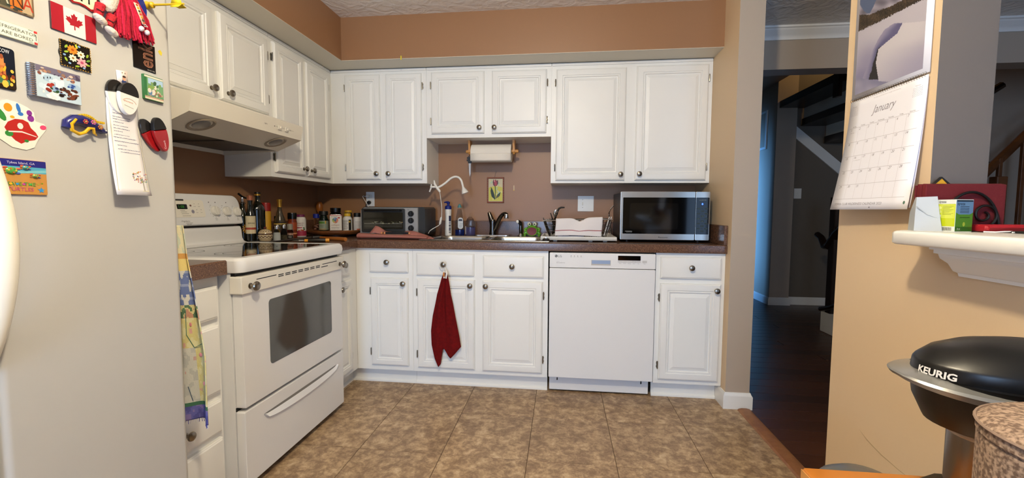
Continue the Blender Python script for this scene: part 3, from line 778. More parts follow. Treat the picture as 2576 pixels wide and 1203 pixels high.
# oven door
F = FXP(.655)
ov = obj('oven_door', MB().frame(F).rrect(RY0 + .004, RY1 - .004, .345, .792, .004, .042, .006, 3, .004), 'appliance_white', rg)
strip = obj('door_strip', MB().frame(F).rrect(RY0 - .008, RY1 + .003, .792, .860, .004, .052, .006, 3, .004), 'strip_white', rg, label='cream strip with vents and two screw-on knobs along the top of the oven door')
mb = MB().frame(F)
mb.rrect(-1.632, -1.512, .838, .8415, .0505, .0525, .0012, 2); mb.rrect(-1.16, -1.02, .839, .8425, .0505, .0525, .0012, 2)
for k in range(7):
    for v in (.834, .841): mb.rrect(-1.500 + k * .047, -1.465 + k * .047, v - .0055, v - .0015, .0505, .0525, .0012, 2)
mb.rrect(-1.17, -1.11, .8255, .8295, .0505, .0525, .0012, 2)
obj('vent_slot', mb, 'black', strip)['kind'] = 'stuff'
for y in (-1.667, -.990): knob_at(strip, F, y, .820, .052, 'nickel', 1.15)
wn = obj('oven_window', MB().frame(F).rrect(-1.552, -1.068, .468, .742, .0415, .0432, .016, 4), 'charcoal', ov, label='dark grey glass oven window')
wn.data.materials[0] = mat('oven_glass', '4B4A44', 0.08, coat=0.3)
obj('gap_line', MB().box(.650, .659, RY0 + .004, RY1 - .004, .330, .345), 'black', rg, label='dark gap between door and drawer')
obj('gap_line', MB().box(.640, .672, RY0 + .003, RY1 - .003, .855, .880), 'black', rg, label='dark gap under the cooktop')
dr = obj('storage_drawer', MB().frame(F).rrect(RY0 + .002, RY1 - .002, .034, .331, .004, .040, .006, 3, .004), 'appliance_white', rg)
# curved drawer grip: recess shade painted as a flat grey strip
NG = 28; top = []; mid = []; bot = []
for k in range(NG + 1):
    t = k / NG; u = -1.600 + t * .580; q = max(0, math.sin(PI * t)) ** .32
    top.append((u, .2765)); mid.append((u, .2765 - .013 * q)); bot.append((u, .2765 - .040 * q))
def strip(A_, B_, w0, w1):
    vs = []; fs = []
    for a_, b_ in zip(A_, B_): vs += [(a_[0], a_[1], w0), (b_[0], b_[1], w1)]
    for k in range(len(A_) - 1): fs.append([2 * k, 2 * k + 1, 2 * k + 3, 2 * k + 2])
    return vs, fs
mat('grip_shade_grey', '7E7B76', .5)
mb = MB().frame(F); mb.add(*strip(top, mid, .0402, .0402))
hd = obj('grip', mb, 'grip_shade_grey', dr, label='flat grey strip painted as shade above the drawer grip lip')
lo2 = [(a_[0], a_[1] - .003) for a_ in bot]
mb = MB().frame(F); mb.add(*strip(mid, bot, .0402, .0500)); mb.add(*strip(bot, lo2, .0500, .0400))
obj('grip_lip', mb, 'appliance_white', dr)

# ================================================================ RANGE HOOD
hd = thing('range_hood', 'cream under-cabinet range hood with two round lamps', 'range hood', (0.2, -1.29, 1.42))
HY0, HY1 = -1.655, -.934
pr = [(.001, 1.604), (.300, 1.604), (.474, 1.570), (.480, 1.565), (.468, 1.496), (.455, 1.490), (.448, 1.494)]
sh = [(.001, 1.604), (.30, 1.604), (.474, 1.570), (.482, 1.563), (.468, 1.493), (.462, 1.490), (.330, 1.436), (.001, 1.418), (.001, 1.43), (.26, 1.45), (.30, 1.50), (.001, 1.50)]
mb = MB().loops([[(x, y, z) for x, z in sh] for y in (HY0, HY0 + .012)]).loops([[(x, y, z) for x, z in [(.001, 1.604), (.30, 1.604), (.474, 1.570), (.482, 1.563), (.468, 1.493), (.462, 1.490), (.330, 1.436), (.001, 1.418)]] for y in (HY1 - .012, HY1)])
mb = MB()
for y0, y1 in ((HY0, HY0 + .012), (HY1 - .012, HY1)):
    mb.loops([[(x, y, z) for x, z in [(.001, 1.604), (.30, 1.604), (.474, 1.570), (.482, 1.563), (.468, 1.493), (.462, 1.490), (.330, 1.436), (.001, 1.418)]] for y in (y0, y1)])
mb.loops([[(x, y, z) for x, z in [(.001, 1.604), (.30, 1.604), (.474, 1.570), (.482, 1.563), (.468, 1.493), (.462, 1.490), (.330, 1.436), (.320, 1.438), (.320, 1.50), (.001, 1.50)]] for y in (HY0 + .012, HY1 - .012)])
sh = obj('shell', mb, 'almond', hd)
mb = MB().box(.005, .318, HY0 + .014, HY1 - .014, 1.440, 1.452)
fi = obj('filter', mb, 'filter_gray', hd, label='dark grease filter in the underside')
obj('filter_divider', MB().box(.005, .318, -1.305, -1.290, 1.434, 1.4405), 'filter_gray', fi)
obj('frame_line', MB().box(.003, .012, HY0 + .014, HY1 - .014, 1.420, 1.440), 'almond', hd)
# lamps on the sloping underside
ang = math.atan2(1.490 - 1.436, .462 - .330)
for y in (-1.530, -1.060):
    T = Matrix.Translation((.405, y, 1.4665)) @ Matrix.Rotation(-ang + PI, 4, 'Y')
    mb = MB().frame(T); mb.lathe([(.052, -.002), (.055, .003), (.050, .006), (.044, .003), (.040, -.003), (.001, -.004)], seg=24)
    l = obj('lamp', mb, 'almond_dark', hd)
    mb = MB().frame(T); mb.lathe([(.034, -.001), (.034, .004), (.030, .006), (.001, .006)], seg=20)
    obj('bulb', mb, 'silver_plastic', l)
# controls on the front face: leaning face between lip and top edge
B = Matrix(((0, .171, .985, .468), (1, 0, 0, 0), (0, .985, -.171, 1.493), (0, 0, 0, 1)))
mb = MB().frame(B).rrect(-1.245, -.985, .020, .050, 0, .001, .004, 3)
pn = obj('control_strip', mb, 'almond', hd)
mb = MB().frame(B).color('5A5248')
for u, t in ((-1.238, 'Lights'), (-1.16, ''), (-1.045, 'Fan')): mb.text(t, u, .034, .009, .0014)
mb.oval(-1.165, .036, .003, .003, .0014, 8)
mb.color('8D8576').flat([(-1.655 + .02, .063), (-.96, .063), (-.96, .0642), (-1.635, .0642)], .0003)
mb.flat([(-1.16, .0362), (-1.01, .0362), (-1.01, .0372), (-1.16, .0372)], .0012)
obj('marking', mb, 'print', pn)
for u in (-1.125, -1.070):
    mb = MB().frame(B).box(u - .014, u + .014, .024, .046, .001, .006, .002).box(u - .004, u + .004, .030, .042, .006, .012, .002)
    obj('rocker_switch', mb, 'white_plastic', pn)
hd_tape = tag(obj('tape_scrap', MB().frame(B).box(-1.352, -1.343, .040, .062, .0003, .0010), 'print', None), 'small yellow tape scrap on the front of the range hood', 'tape')
for c in hd_tape.data.color_attributes['Col'].data: c.color = lin('D8B43C')

# ================================================================ REFRIGERATOR
FX = .785; FY0, FY1 = -2.930, -2.045
fr = thing('refrigerator', 'large cream-white refrigerator covered with magnets', 'refrigerator', (.4, -2.49, 0))
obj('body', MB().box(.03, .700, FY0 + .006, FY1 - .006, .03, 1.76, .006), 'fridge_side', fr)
obj('toe_grille', MB().box(.06, .69, FY0 + .02, FY1 - .02, .0, .03), 'charcoal', fr)
def fdoor(y0, y1):
    mb = MB(); L = []
    def ring(z, i, r=.018):
        P = []
        xa, xb, ya, yb = .704, FX - i, y0 + i, y1 - i
        for cx, cy, a0, q in ((xb - r, yb - r, 0, r), (xa + .004, yb - .004, PI / 2, .004), (xa + .004, ya + .004, PI, .004), (xb - r, ya + r, 1.5 * PI, r)):
            for k in range(9):
                a = a0 + PI / 2 * k / 8; P.append((cx + q * math.cos(a), cy + q * math.sin(a), z))
        return P
    return mb.loops([ring(.06, .012), ring(.064, .003), ring(.075, 0), ring(1.74, 0), ring(1.752, .003), ring(1.757, .012)])
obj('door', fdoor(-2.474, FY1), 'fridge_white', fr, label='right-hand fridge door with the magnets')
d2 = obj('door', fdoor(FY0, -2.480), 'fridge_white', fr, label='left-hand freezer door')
mb = MB()
pts = []; rad = []
for k in range(17):
    t = k / 16; z = 1.30 - .50 * t
    pts.append((FX - .008 + .062 * math.sin(PI * t) ** .7, -2.494 + .010 * math.sin(PI * t), z)); rad.append(.020 - .004 * abs(2 * t - 1))
mb.tube(pts, rad, 12)
obj('handle', mb, 'almond', fr, label='bowed cream door handle')

# ---- magnets; frame: u = y, v = z, w = out of the door
G = FXP(FX)
def plaque(name, label, u0, u1, v0, v1, edge, th=.004, r=.003, cat='magnet', g='magnets on the fridge door'):
    t = thing(name, label, cat, (FX, (u0 + u1) / 2, (v0 + v1) / 2), g)
    mb = MB().frame(G).color(edge).rrect(u0, u1, v0, v1, .0, th, r, 4, min(.001, th * .3))
    obj('plate', mb, 'print_gloss', t)
    return t
def art(t, fn, u0, u1, v0, v1, w, m='print_gloss', name='picture'):
    mb = MB().frame(G @ Matrix.Translation((u0, v0, w)) @ Matrix.Diagonal((u1 - u0, v1 - v0, 1, 1)))
    fn(mb); return obj(name, mb, m, t)
E5 = .00012
def R(mb, c, a, b, x, y, k=1): mb.color(c).flat([(a, b), (x, b), (x, y), (a, y)], k * E5)
def blobs(mb, cols, n, u0, u1, v0, v1, s0, s1, k, rnd):
    for i in range(n):
        s = rnd.uniform(s0, s1)
        mb.color(rnd.choice(cols)).oval(rnd.uniform(u0, u1), rnd.uniform(v0, v1), s, s * rnd.uniform(.4, 1.2), (k + i * .05) * E5, 7, rnd.uniform(0, 3))
rn = random.Random(3)
# letter plate
t = plaque('letter_magnet', 'rusty magnet with the letters of a place name, topmost in the fridge corner', -2.475, -2.373, 1.515, 1.563, '6E5238', .003, .006)
def a(mb):
    R(mb, '6E6250', .02, .02, .98, .98); R(mb, '5A5A4C', .24, .10, .44, .9, 2); R(mb, '4A4638', .44, .1, .60, .9, 2); R(mb, 'C46A28', .60, .08, .79, .95, 3); R(mb, 'B09A78', .79, .08, .96, .95, 2)
    for ch, u, c in (('I', .27, 'C9C3AC'), ('A', .40, 'B9B4A0'), ('N', .62, '4A2A18'), ('A', .80, 'A83A24')): mb.color(c).text(ch, u, .22, .85, 4 * E5, sx=.32)
    blobs(mb, ['8A3A20', '3E3A30', '93826A', '2E3A34'], 12, .05, .95, .04, .2, .02, .06, 5, rn)
art(t, a, -2.475, -2.373, 1.515, 1.563, .0030)
t = plaque('quote_magnet', 'pale magnet strip with a joke about a refrigerator', -2.490, -2.372, 1.459, 1.489, 'B9BBA8', .006, .002)
def a(mb):
    R(mb, 'DDE0CE', .01, .04, .99, .96)
    mb.color('3A3C3A').text('ON A REFRIGERATOR', .16, .55, .30, 2 * E5, sx=.28); mb.text('YOU ARE BORED', .28, .18, .30, 2 * E5, sx=.28)
    R(mb, 'B83A3A', .94, .80, .99, .96, 2); R(mb, 'B83A3A', .94, .04, .99, .20, 2); R(mb, '3A3C3A', .86, .90, .93, .93, 2); R(mb, '3A3C3A', .86, .08, .93, .11, 2); R(mb, '3A3C3A', .965, .3, .975, .7, 2)
art(t, a, -2.490, -2.372, 1.459, 1.489, .0060)
t = plaque('night_city_magnet', 'dark magnet with a lit onion-domed church at night', -2.470, -2.412, 1.354, 1.437, '17181C', .003, .006)
def a(mb):
    R(mb, '161A26', .03, .03, .97, .97); R(mb, '2E2016', .03, .03, .97, .36, 2)
    R(mb, 'B96A3A', .50, .30, .72, .62, 3); R(mb, 'C98248', .56, .55, .68, .74, 4); mb.color('8A4A30').oval(.62, .76, .05, .06, 5 * E5, 10)
    blobs(mb, ['D9A928', 'C98830', '7A3A24', 'E0B648', '3A6A50'], 26, .35, .92, .12, .50, .03, .10, 6, rn)
    mb.color('E6E4E4').text('MOSCOW', .30, .86, .13, 9 * E5, sx=.9)
art(t, a, -2.470, -2.412, 1.354, 1.437, .0030)
# flag of Canada
t = plaque('flag_magnet', 'red and white Canadian flag magnet with maple leaf', -2.344, -2.251, 1.508, 1.567, '3A2A2C', .0035, .001)
LEAF = [(0, .50), (-.07, .36), (-.13, .39), (-.10, .16), (-.20, .27), (-.22, .21), (-.33, .24), (-.29, .11), (-.35, .08), (-.17, -.10), (-.19, -.18), (-.02, -.155), (-.025, -.37)]
LEAF = LEAF + [(-x, y) for x, y in LEAF[:0:-1]]
def a(mb):
    R(mb, 'E4DCD6', .01, .01, .99, .99); R(mb, '9C1C28', .01, .01, .27, .99, 2); R(mb, '9C1C28', .74, .01, .99, .99, 2)
    mb.color('9C1C28').flat([(.50 + x * .56, .50 + y * .72) for x, y in LEAF], 3 * E5)
art(t, a, -2.344, -2.251, 1.508, 1.567, .0035)
# floral black tray
t = thing('floral_magnet', 'black scalloped magnet painted with flowers and gold scrolls', 'magnet', (FX, -2.30, 1.463), 'magnets on the fridge door')
u0, u1, v0, v1 = -2.334, -2.264, 1.431, 1.496
pts = []
for k in range(64):
    a_ = 2 * PI * k / 64; c_, s_ = math.cos(a_), math.sin(a_)
    q = 1 / max(abs(c_), abs(s_)) ** .78; wv = 1 + .035 * math.cos(8 * a_) * (1 if k % 2 else .9)
    pts.append(((u0 + u1) / 2 + c_ * q * wv * .0315, (v0 + v1) / 2 + s_ * q * wv * .0295))
obj('plate', MB().frame(G).color('0E0C0A').poly(pts, 0, .0045), 'print_gloss', t)
def a(mb):
    for k in range(44):
        tt = k / 44 * 4; s = int(tt); f = tt - s
        p = [(-.42 + .84 * f, -.43), (.44, -.42 + .84 * f), (.42 - .84 * f, .43), (-.44, .42 - .84 * f)][s]
        mb.color('C79A3E').oval(.5 + p[0], .5 + p[1], .028, .014, E5 * (1 + k % 3 * .3), 8, k); mb.color('0E0C0A').oval(.5 + p[0], .5 + p[1], .013, .006, E5 * 2.4, 6, k)
    for cx, cy, r_, c1, c2, n in ((.40, .68, .15, 'D9822A', 'A84E14', 9), (.64, .60, .12, 'E2E2C8', '8A6A20', 8), (.40, .40, .12, 'DCE0C6', '9A6A2A', 8), (.66, .33, .16, 'E2A0A4', 'B04A6A', 7)):
        for k in range(n):
            b = 2 * PI * k / n; mb.color(c1).oval(cx + r_ * .6 * math.cos(b), cy + r_ * .6 * math.sin(b), r_ * .48, r_ * .28, E5 * (4 + k * .1), 8, b)
        mb.color(c2).oval(cx, cy, r_ * .32, r_ * .3, E5 * 6, 9)
    for cx, cy, an in ((.22, .74, 1), (.22, .56, .4), (.84, .62, 1.2), (.86, .46, .6), (.84, .30, 0), (.52, .16, .3), (.20, .30, 2), (.52, .84, 2)):
        mb.color(rn.choice(['8FA836', 'B5C23E', '5E8A3A'])).oval(cx, cy, .075, .035, E5 * 3, 8, an)
    for cx, cy in ((.60, .86), (.72, .16), (.30, .20), (.16, .44)): mb.color('7A9AC0').oval(cx, cy, .045, .035, E5 * 3, 7)
art(t, a, u0, u1, v0, v1, .0045)
# troika notebook
t = thing('notebook_magnet', 'small spiral notebook magnet with horses and a sleigh in snow', 'magnet', (FX, -2.347, 1.387), 'magnets on the fridge door')
obj('pad', MB().frame(G).color('8C8A90').box(-2.392, -2.298, 1.352, 1.420, 0, .011, .001), 'print', t)
def a(mb):
    R(mb, 'B9CCD8', 0, 0, 1, 1); R(mb, '6A6478', 0, .80, 1, 1, 2)
    blobs(mb, ['7A4A3E', 'B98A70', '4A4258', '8A6A5A', 'C9B8A8'], 26, .05, .97, .72, .96, .02, .06, 3, rn)
    blobs(mb, ['D9E2EA', 'A4BCD0', 'C6D6E2', '8AA6C8'], 20, .1, .95, .2, .7, .05, .14, 2, rn)
    blobs(mb, ['4A2418', '6A3420', '3A2018', '201410'], 26, .52, .95, .12, .44, .03, .07, 6, rn)
    blobs(mb, ['A8322A', '2E4A2A', '283050', '7A2A20'], 12, .22, .48, .24, .50, .03, .06, 6, rn)
    blobs(mb, ['D6DADC', 'EAECEA'], 8, .05, .5, .02, .2, .05, .12, 5, rn); blobs(mb, ['28458A'], 3, .7, .95, .5, .66, .03, .06, 6, rn)
    for p in ((.16, .62), (.24, .66), (.30, .68)): mb.color('30303A').oval(p[0], p[1], .012, .035, 7 * E5, 7)
art(t, a, -2.384, -2.299, 1.353, 1.419, .0111)
for k in range(15):
    v = 1.355 + k * .0045
    obj('wire_loop', MB().frame(G).tube([(-2.390 + .006 * math.cos(q), v, .007 + .007 * math.sin(q)) for q in [PI * .0 + 2 * PI * m_ / 8 for m_ in range(8)]], .0009, 5, True), 'chrome', t)
# hand print
t = thing('handprint_magnet', 'cut-out magnet of a child\'s handprint in finger paint', 'magnet', (FX, -2.41, 1.28), 'magnets on the fridge door')
pts = [(-2.452, 1.300), (-2.448, 1.326), (-2.436, 1.330), (-2.428, 1.334), (-2.415, 1.333), (-2.405, 1.330), (-2.395, 1.326), (-2.385, 1.318), (-2.383, 1.300), (-2.368, 1.297), (-2.363, 1.289), (-2.368, 1.280), (-2.380, 1.262), (-2.388, 1.244), (-2.402, 1.237), (-2.425, 1.240), (-2.444, 1.254), (-2.452, 1.272)]
obj('card', MB().frame(G).color('E6E2D6').poly(pts, 0, .0015), 'print', t)
mb = MB().frame(G)
mb.color('E08A1C').oval(-2.428, 1.319, .007, .0085, .0017, 12); mb.color('2E6AB4').oval(-2.411, 1.321, .0035, .010, .0017, 10, .2); mb.color('2E6AB4').oval(-2.408, 1.310, .005, .004, .00175, 8)
mb.color('7A2A86').oval(-2.393, 1.315, .005, .006, .0017, 9); mb.color('7A2A86').oval(-2.391, 1.304, .006, .007, .0017, 9); mb.color('2A7A32').oval(-2.440, 1.303, .006, .014, .0017, 10, .5)
mb.color('D0426A').oval(-2.370, 1.289, .0062, .0050, .0017, 10, .3); mb.color('E0A020').oval(-2.422, 1.301, .004, .003, .0017, 8)
mb.color('A81E18').flat([(-2.430, 1.290), (-2.418, 1.298), (-2.405, 1.299), (-2.396, 1.295), (-2.392, 1.284), (-2.384, 1.276), (-2.380, 1.268), (-2.386, 1.260), (-2.400, 1.256), (-2.410, 1.249), (-2.420, 1.255), (-2.430, 1.266), (-2.436, 1.278)], .0018)
mb.color('2A7A32').oval(-2.429, 1.267, .007, .006, .0019, 9); mb.color('2A7A32').oval(-2.401, 1.256, .004, .003, .0019, 8)
mb.color('E6D8D0').oval(-2.410, 1.285, .0050, .0065, .0020, 10); mb.color('E6D8D0').flat([(-2.430, 1.272), (-2.408, 1.275), (-2.383, 1.268), (-2.383, 1.2665), (-2.408, 1.272), (-2.430, 1.2695)], .0020)
obj('paint', mb, 'print', t)
# turtles
t = plaque('turtle_magnet', 'square beach magnet with sea turtles and a blue starfish', -2.470, -2.371, 1.144, 1.216, 'B87A38', .004, .004)
def a(mb):
    R(mb, 'C08A46', .01, .01, .99, .72); R(mb, '54A6C4', .01, .62, .99, .80, 2); R(mb, '2A2A7A', .01, .80, .99, .99, 3); mb.color('7CC0CC').flat([(.01, .60), (.5, .66), (.99, .74), (.99, .66), (.5, .60), (.01, .56)], 4 * E5)
    mb.color('D8D6E6').text('Tybee Island, GA', .32, .87, .09, 5 * E5, sx=.75)
    mb.color('3A9A4A').text('SAVE THE', .30, .25, .15, 8 * E5, sx=.75); mb.color('C04A7A').text('TURTLES', .30, .10, .15, 8 * E5, sx=.75)
    for k, c in enumerate(('D8A82A', '3A8AC0', 'B84A9A', '4AA84A')): mb.color(c).oval(.36 + k * .11, .30, .03, .03, 9 * E5, 8)
    mb.color('3A8AC8').flat([(.88 + (.07 if k % 2 == 0 else .03) * math.sin(PI * k / 5), .14 + (.09 if k % 2 == 0 else .04) * math.cos(PI * k / 5)) for k in range(10)], 7 * E5)
    mb.color('6A8A2A').oval(.90, .34, .02, .02, 7 * E5, 8); mb.color('A8A83A').oval(.83, .31, .02, .02, 7 * E5, 8)
art(t, a, -2.470, -2.371, 1.144, 1.216, .0040)
for u, v, s, c in ((-2.432, 1.192, 1.0, '5A9A3A'), (-2.408, 1.200, .62, '3A9AA0'), (-2.392, 1.184, .62, '8A9A4A')):
    mb = MB().frame(G).color(c); mb.sphere((u, v, .0045), .011 * s, .0075 * s, .004, 12, 6)
    for a_, c2 in ((.5, 'D0604A'), (2.4, 'C8503A'), (3.6, 'B87A3A'), (5.7, '4A5AA0')): mb.color(c2).sphere((u + .013 * s * math.cos(a_), v + .009 * s * math.sin(a_), .0045), .005 * s, .0025 * s, .0015, 8, 4)
    mb.color('C0703A').sphere((u - .012 * s, v + .001, .005), .0035 * s, .003 * s, .002, 8, 4)
    for q in range(6): mb.color(('D8B83A', '3A8A4A', 'C0582A')[q % 3]).sphere((u + .006 * s * math.cos(q), v + .004 * s * math.sin(q), .0078), .002 * s, .002 * s, .001, 6, 3)
    obj('turtle', mb, 'print_gloss', t)
# lizard shaped magnet
t = thing('carved_magnet', 'blue and yellow curled fish-shaped magnet with painted flowers', 'magnet', (FX, -2.29, 1.305), 'magnets on the fridge door')
mb = MB().frame(G).color('1C1C5A')
sp_ = [(-2.330, 1.296, .009), (-2.327, 1.308, .011), (-2.316, 1.316, .0125), (-2.302, 1.319, .013), (-2.286, 1.315, .0125), (-2.270, 1.308, .011), (-2.256, 1.303, .008), (-2.244, 1.301, .003)]
mb.tube([(u, v, .008) for u, v, r_ in sp_], [r_ for u, v, r_ in sp_], 12)
obj('body', mb, 'print_gloss', t)
mb = MB().frame(G).color('D6A61E').tube([(-2.318, 1.318, .019), (-2.327, 1.306, .017), (-2.325, 1.292, .015), (-2.310, 1.286, .014), (-2.299, 1.291, .015), (-2.292, 1.302, .019), (-2.283, 1.303, .019), (-2.279, 1.293, .016), (-2.272, 1.289, .013)], [.0025, .004, .004, .004, .0038, .0036, .0036, .003, .0015], 8)
obj('tail', mb, 'print_gloss', t)
mb = MB().frame(G)
for k in range(22):
    q = k / 21; u = -2.331 + .078 * q; v = 1.304 + .026 * math.sin(PI * min(1, q * 1.25) * .8) 
    mb.color('D9B42A').box(u, u + .0018, v, v + .005, .006, .013)
obj('crest', mb, 'print_gloss', t)
mb = MB().frame(G)
for cx, cy, c in ((-2.283, 1.3175, 'D8709A'), (-2.300, 1.316, 'C8503A'), (-2.268, 1.309, 'C87A3A')):
    for k in range(6): mb.color(c).sphere((cx + .004 * math.cos(k * PI / 3), cy + .004 * math.sin(k * PI / 3), .0205), .0022, .0018, .0012, 6, 3)
    mb.color('E8D060').sphere((cx, cy, .0212), .0016, .0016, .0012, 6, 3)
mb.color('E6E6E6').sphere((-2.250, 1.304, .014), .0018, .0018, .0014, 8, 4)
obj('flower', mb, 'print_gloss', t)['kind'] = 'stuff'
# shopping list
t = thing('shopping_list', 'long paper shopping list hanging under the white clip on the fridge', 'paper', (FX, -2.2, 1.27))
QP = lambda a_, b_: (-2.238 + .081 * a_ + (b_) * (-.007 + .012 * a_), 1.388 - .238 * b_, .004 + .024 * b_ ** 2 + .002 * math.sin(5 * a_))
obj('sheet', MB().frame(G).color('E6E2E2').grid(QP, 6, 14), 'print', t, solid=.0004)
mb = MB().frame(G); up = .0006
def q3(a_, b_, k=1): p = QP(a_, b_); return (p[0], p[1], p[2] + up * k)
def qrect(c, a0, b0, a1, b1, k=1): mb.color(c).add([q3(a0, b0, k), q3(a1, b0, k), q3(a1, b1, k), q3(a0, b1, k)], [[0, 1, 2, 3]])
rr_ = random.Random(11)
for k, (b_, ln) in enumerate(((.06, .5), (.095, .4), (.12, .42), (.15, .3), (.185, .66), (.21, .6), (.24, .35), (.275, .5), (.305, .6), (.335, .3), (.37, .58), (.40, .8), (.44, .85), (.48, .35), (.52, .82), (.55, .78))):
    a0 = .16 + (.06 if b_ > .46 else 0) + (.06 if b_ > .53 else 0); x_ = a0
    while x_ < min(.95, a0 + ln * .8):
        wd = rr_.uniform(.03, .07); h_ = rr_.uniform(.006, .012)
        mb.color('6C6E8C').add([q3(x_, b_ - h_), q3(x_ + wd * .5, b_ - h_ * .3), q3(x_ + wd, b_ - h_), q3(x_ + wd * .9, b_), q3(x_ + wd * .4, b_ - h_ * .1), q3(x_ + .004, b_)], [[0, 1, 4, 5], [1, 2, 3, 4]]); x_ += wd + .012
    if k in (4, 5, 11, 12, 1): qrect('5A5C7A', a0 - .03, b_ - .006, min(.96, a0 + ln * .85), b_ - .004, 1.4)
for e_ in ((.05, .03, .065, .95), (.93, .25, .945, .95), (.05, .945, .94, .955)): qrect('D6D0B0', *e_)
obj('handwriting', mb, 'print', t)
mb = MB().frame(G); 
qrect('A09A90', .80, .84, .835, .95, 1.5)
for k in range(46):
    a_ = rr_.uniform(.52, .97); b_ = .80 + rr_.uniform(-.055, .055) * (1.2 - abs(a_ - .78) * 2); p = q3(a_, b_, 2)
    mb.color(rr_.choice(['D07A4A', 'C8505A', '3A6A8A', '8AA05A', 'D0A050', '9A5A8A'])).add([(p[0] + .0016 * math.cos(q), p[1] + .0014 * math.sin(q), p[2]) for q in [i_ * PI / 3 for i_ in range(6)]], [list(range(6))])
for k in range(8):
    a_ = .55 + k * .055; p = q3(.815, .86, 1.4); p2 = q3(a_, .80, 1.4); mb.color('A09A90').add([p, (p[0] + .0008, p[1], p[2]), p2], [[0, 1, 2]])
obj('tree_drawing', mb, 'print', t)
# clips
def chip_clip(label, cu, cv, rot, w, h, body, text, tcol, arc=None, spread=0.0):
    t = thing('magnet_clip', label, 'clip', (FX, cu, cv))
    F_ = G @ Matrix.Translation((cu, cv, .002)) @ Matrix.Rotation(rot, 4, 'Z')
    def shape(v0, v1, g_):
        P = []
        for k in range(28):
            a_ = 2 * PI * k / 28; s_ = math.sin(a_); c_ = math.cos(a_)
            P.append((w * .5 * g_ * c_ * (1 + .12 * s_), h * .5 * g_ * s_))
        return P
    pts = shape(0, 0, 1.0)
    lo = [p for p in pts if p[1] <= h * .12]; 
    def clipy(pts, y, below):
        out = []
        n = len(pts)
        for i in range(n):
            p, q = pts[i], pts[(i + 1) % n]
            ip = (p[1] <= y) == below; iq = (q[1] <= y) == below
            if ip: out.append(p)
            if ip != iq:
                s = (y - p[1]) / (q[1] - p[1]); out.append((p[0] + s * (q[0] - p[0]), y))
        return out
    B_ = clipy(pts, h * .14, True); T_ = clipy(pts, h * .14, False)
    def slab(P, w0, w1, e):
        cx = sum(p[0] for p in P) / len(P); cy = sum(p[1] for p in P) / len(P)
        sh_ = lambda f: [(cx + (p[0] - cx) * f, cy + (p[1] - cy) * f) for p in P]
        return [[(p[0], p[1], w0) for p in P], [(p[0], p[1], w1 - e) for p in P], [(p[0], p[1], w1) for p in sh_(.93)]]
    back = MB().frame(F_ @ Matrix.Translation((spread, 0, 0)) @ Matrix.Rotation(-spread * 14, 4, 'Z')).color('1A1818').loops(slab(T_, .003, .009, .002)).color(body).loops(slab(B_, .003, .008, .002))
    obj('back_jaw', back, 'print_gloss', t)
    front = MB().frame(F_); front.color(body).loops(slab(B_, .012, .021, .003))
    fj = obj('front_jaw', front, 'print_gloss', t)
    front = MB().frame(F_); front.color('161414').loops(slab(T_, .012, .022, .003))
    obj('grip', front, 'print', fj, label='black rubber grip')
    obj('spring', MB().frame(F_).tube([(0, h * .12, .008), (0, h * .12, .013)], .003, 8), 'chrome', t)
    mb = MB().frame(F_).color(tcol)
    if arc:
        mb.text(text, -w * .30, -h * .12, .0065, .0213, sx=.85); mb.color('D08A5A').tube([(w * .36 * math.cos(q), -h * .16 + h * .16 * math.sin(q), .0213) for q in [PI * .1 + PI * .75 * k / 8 for k in range(9)]], .0004, 4)
        mb.color('A09890').flat([(-w * .25, -h * .22), (w * .22, -h * .26), (w * .22, -h * .275), (-w * .25, -h * .235)], .0213)
    else: mb.text(text, w * .05, -h * .42, .008, .0213, sx=1.0, rot=PI / 2 - .1)
    obj('lettering', mb, 'print', fj)
chip_clip('white plastic clip with black grips holding the shopping list', -2.196, 1.393, -.10, .050, .082, 'E2DED8', 'eInsurance', 'B86A4A', True, -.018)
chip_clip('red translucent clip with black grips, open like a heart', -2.111, 1.318, .26, .040, .092, '8E1418', 'Cusack', 'E6C8C8', None, -.020)
# small card
t = thing('photo_card', 'tiny pale card with a printed portrait tucked above the white clip', 'card', (FX, -2.195, 1.448))
obj('card', MB().frame(G).color('E2D4CC').add([(-2.209, 1.462, .003), (-2.182, 1.466, .005), (-2.181, 1.428, .005), (-2.207, 1.426, .003)], [[0, 1, 2, 3]]), 'print', t, solid=.0006)
mb = MB().frame(G).color('2A3A6A').oval(-2.192, 1.437, .0065, .0038, .0060, 12); mb.color('D8A080').oval(-2.192, 1.445, .0042, .0058, .0062, 12); mb.color('3A2A22').oval(-2.192, 1.4495, .0044, .0028, .0064, 12); mb.color('8A6A5A').oval(-2.196, 1.459, .002, .001, .006, 6).oval(-2.189, 1.459, .002, .001, .006, 6)
obj('portrait', mb, 'print', t)
# green booklet
t = thing('booklet_magnet', 'green and cream booklet-shaped magnet with a landscape', 'magnet', (FX, -2.113, 1.44), 'magnets on the fridge door')
obj('block', MB().frame(G).color('2E6A3A').box(-2.141, -2.085, 1.409, 1.474, 0, .008, .001), 'print', t)
def a(mb):
    R(mb, 'D8D0B4', .02, .02, .98, .14); R(mb, '6A9A6A', .14, .16, .98, .92); R(mb, 'A8C4DC', .2, .66, .97, .88, 2); R(mb, 'D8D2C0', .02, .90, .98, .97, 2); R(mb, '2E6A3A', 0, .14, .14, .9, 2)
    blobs(mb, ['3A5A3A', '7A9A4A', 'C09A8A', 'D8D0C0', '5A7A9A', '8A5A4A'], 34, .24, .93, .20, .72, .03, .11, 3, rn); R(mb, 'A83A2A', .02, .10, .98, .12, 3)
art(t, a, -2.141, -2.085, 1.409, 1.474, .0081)
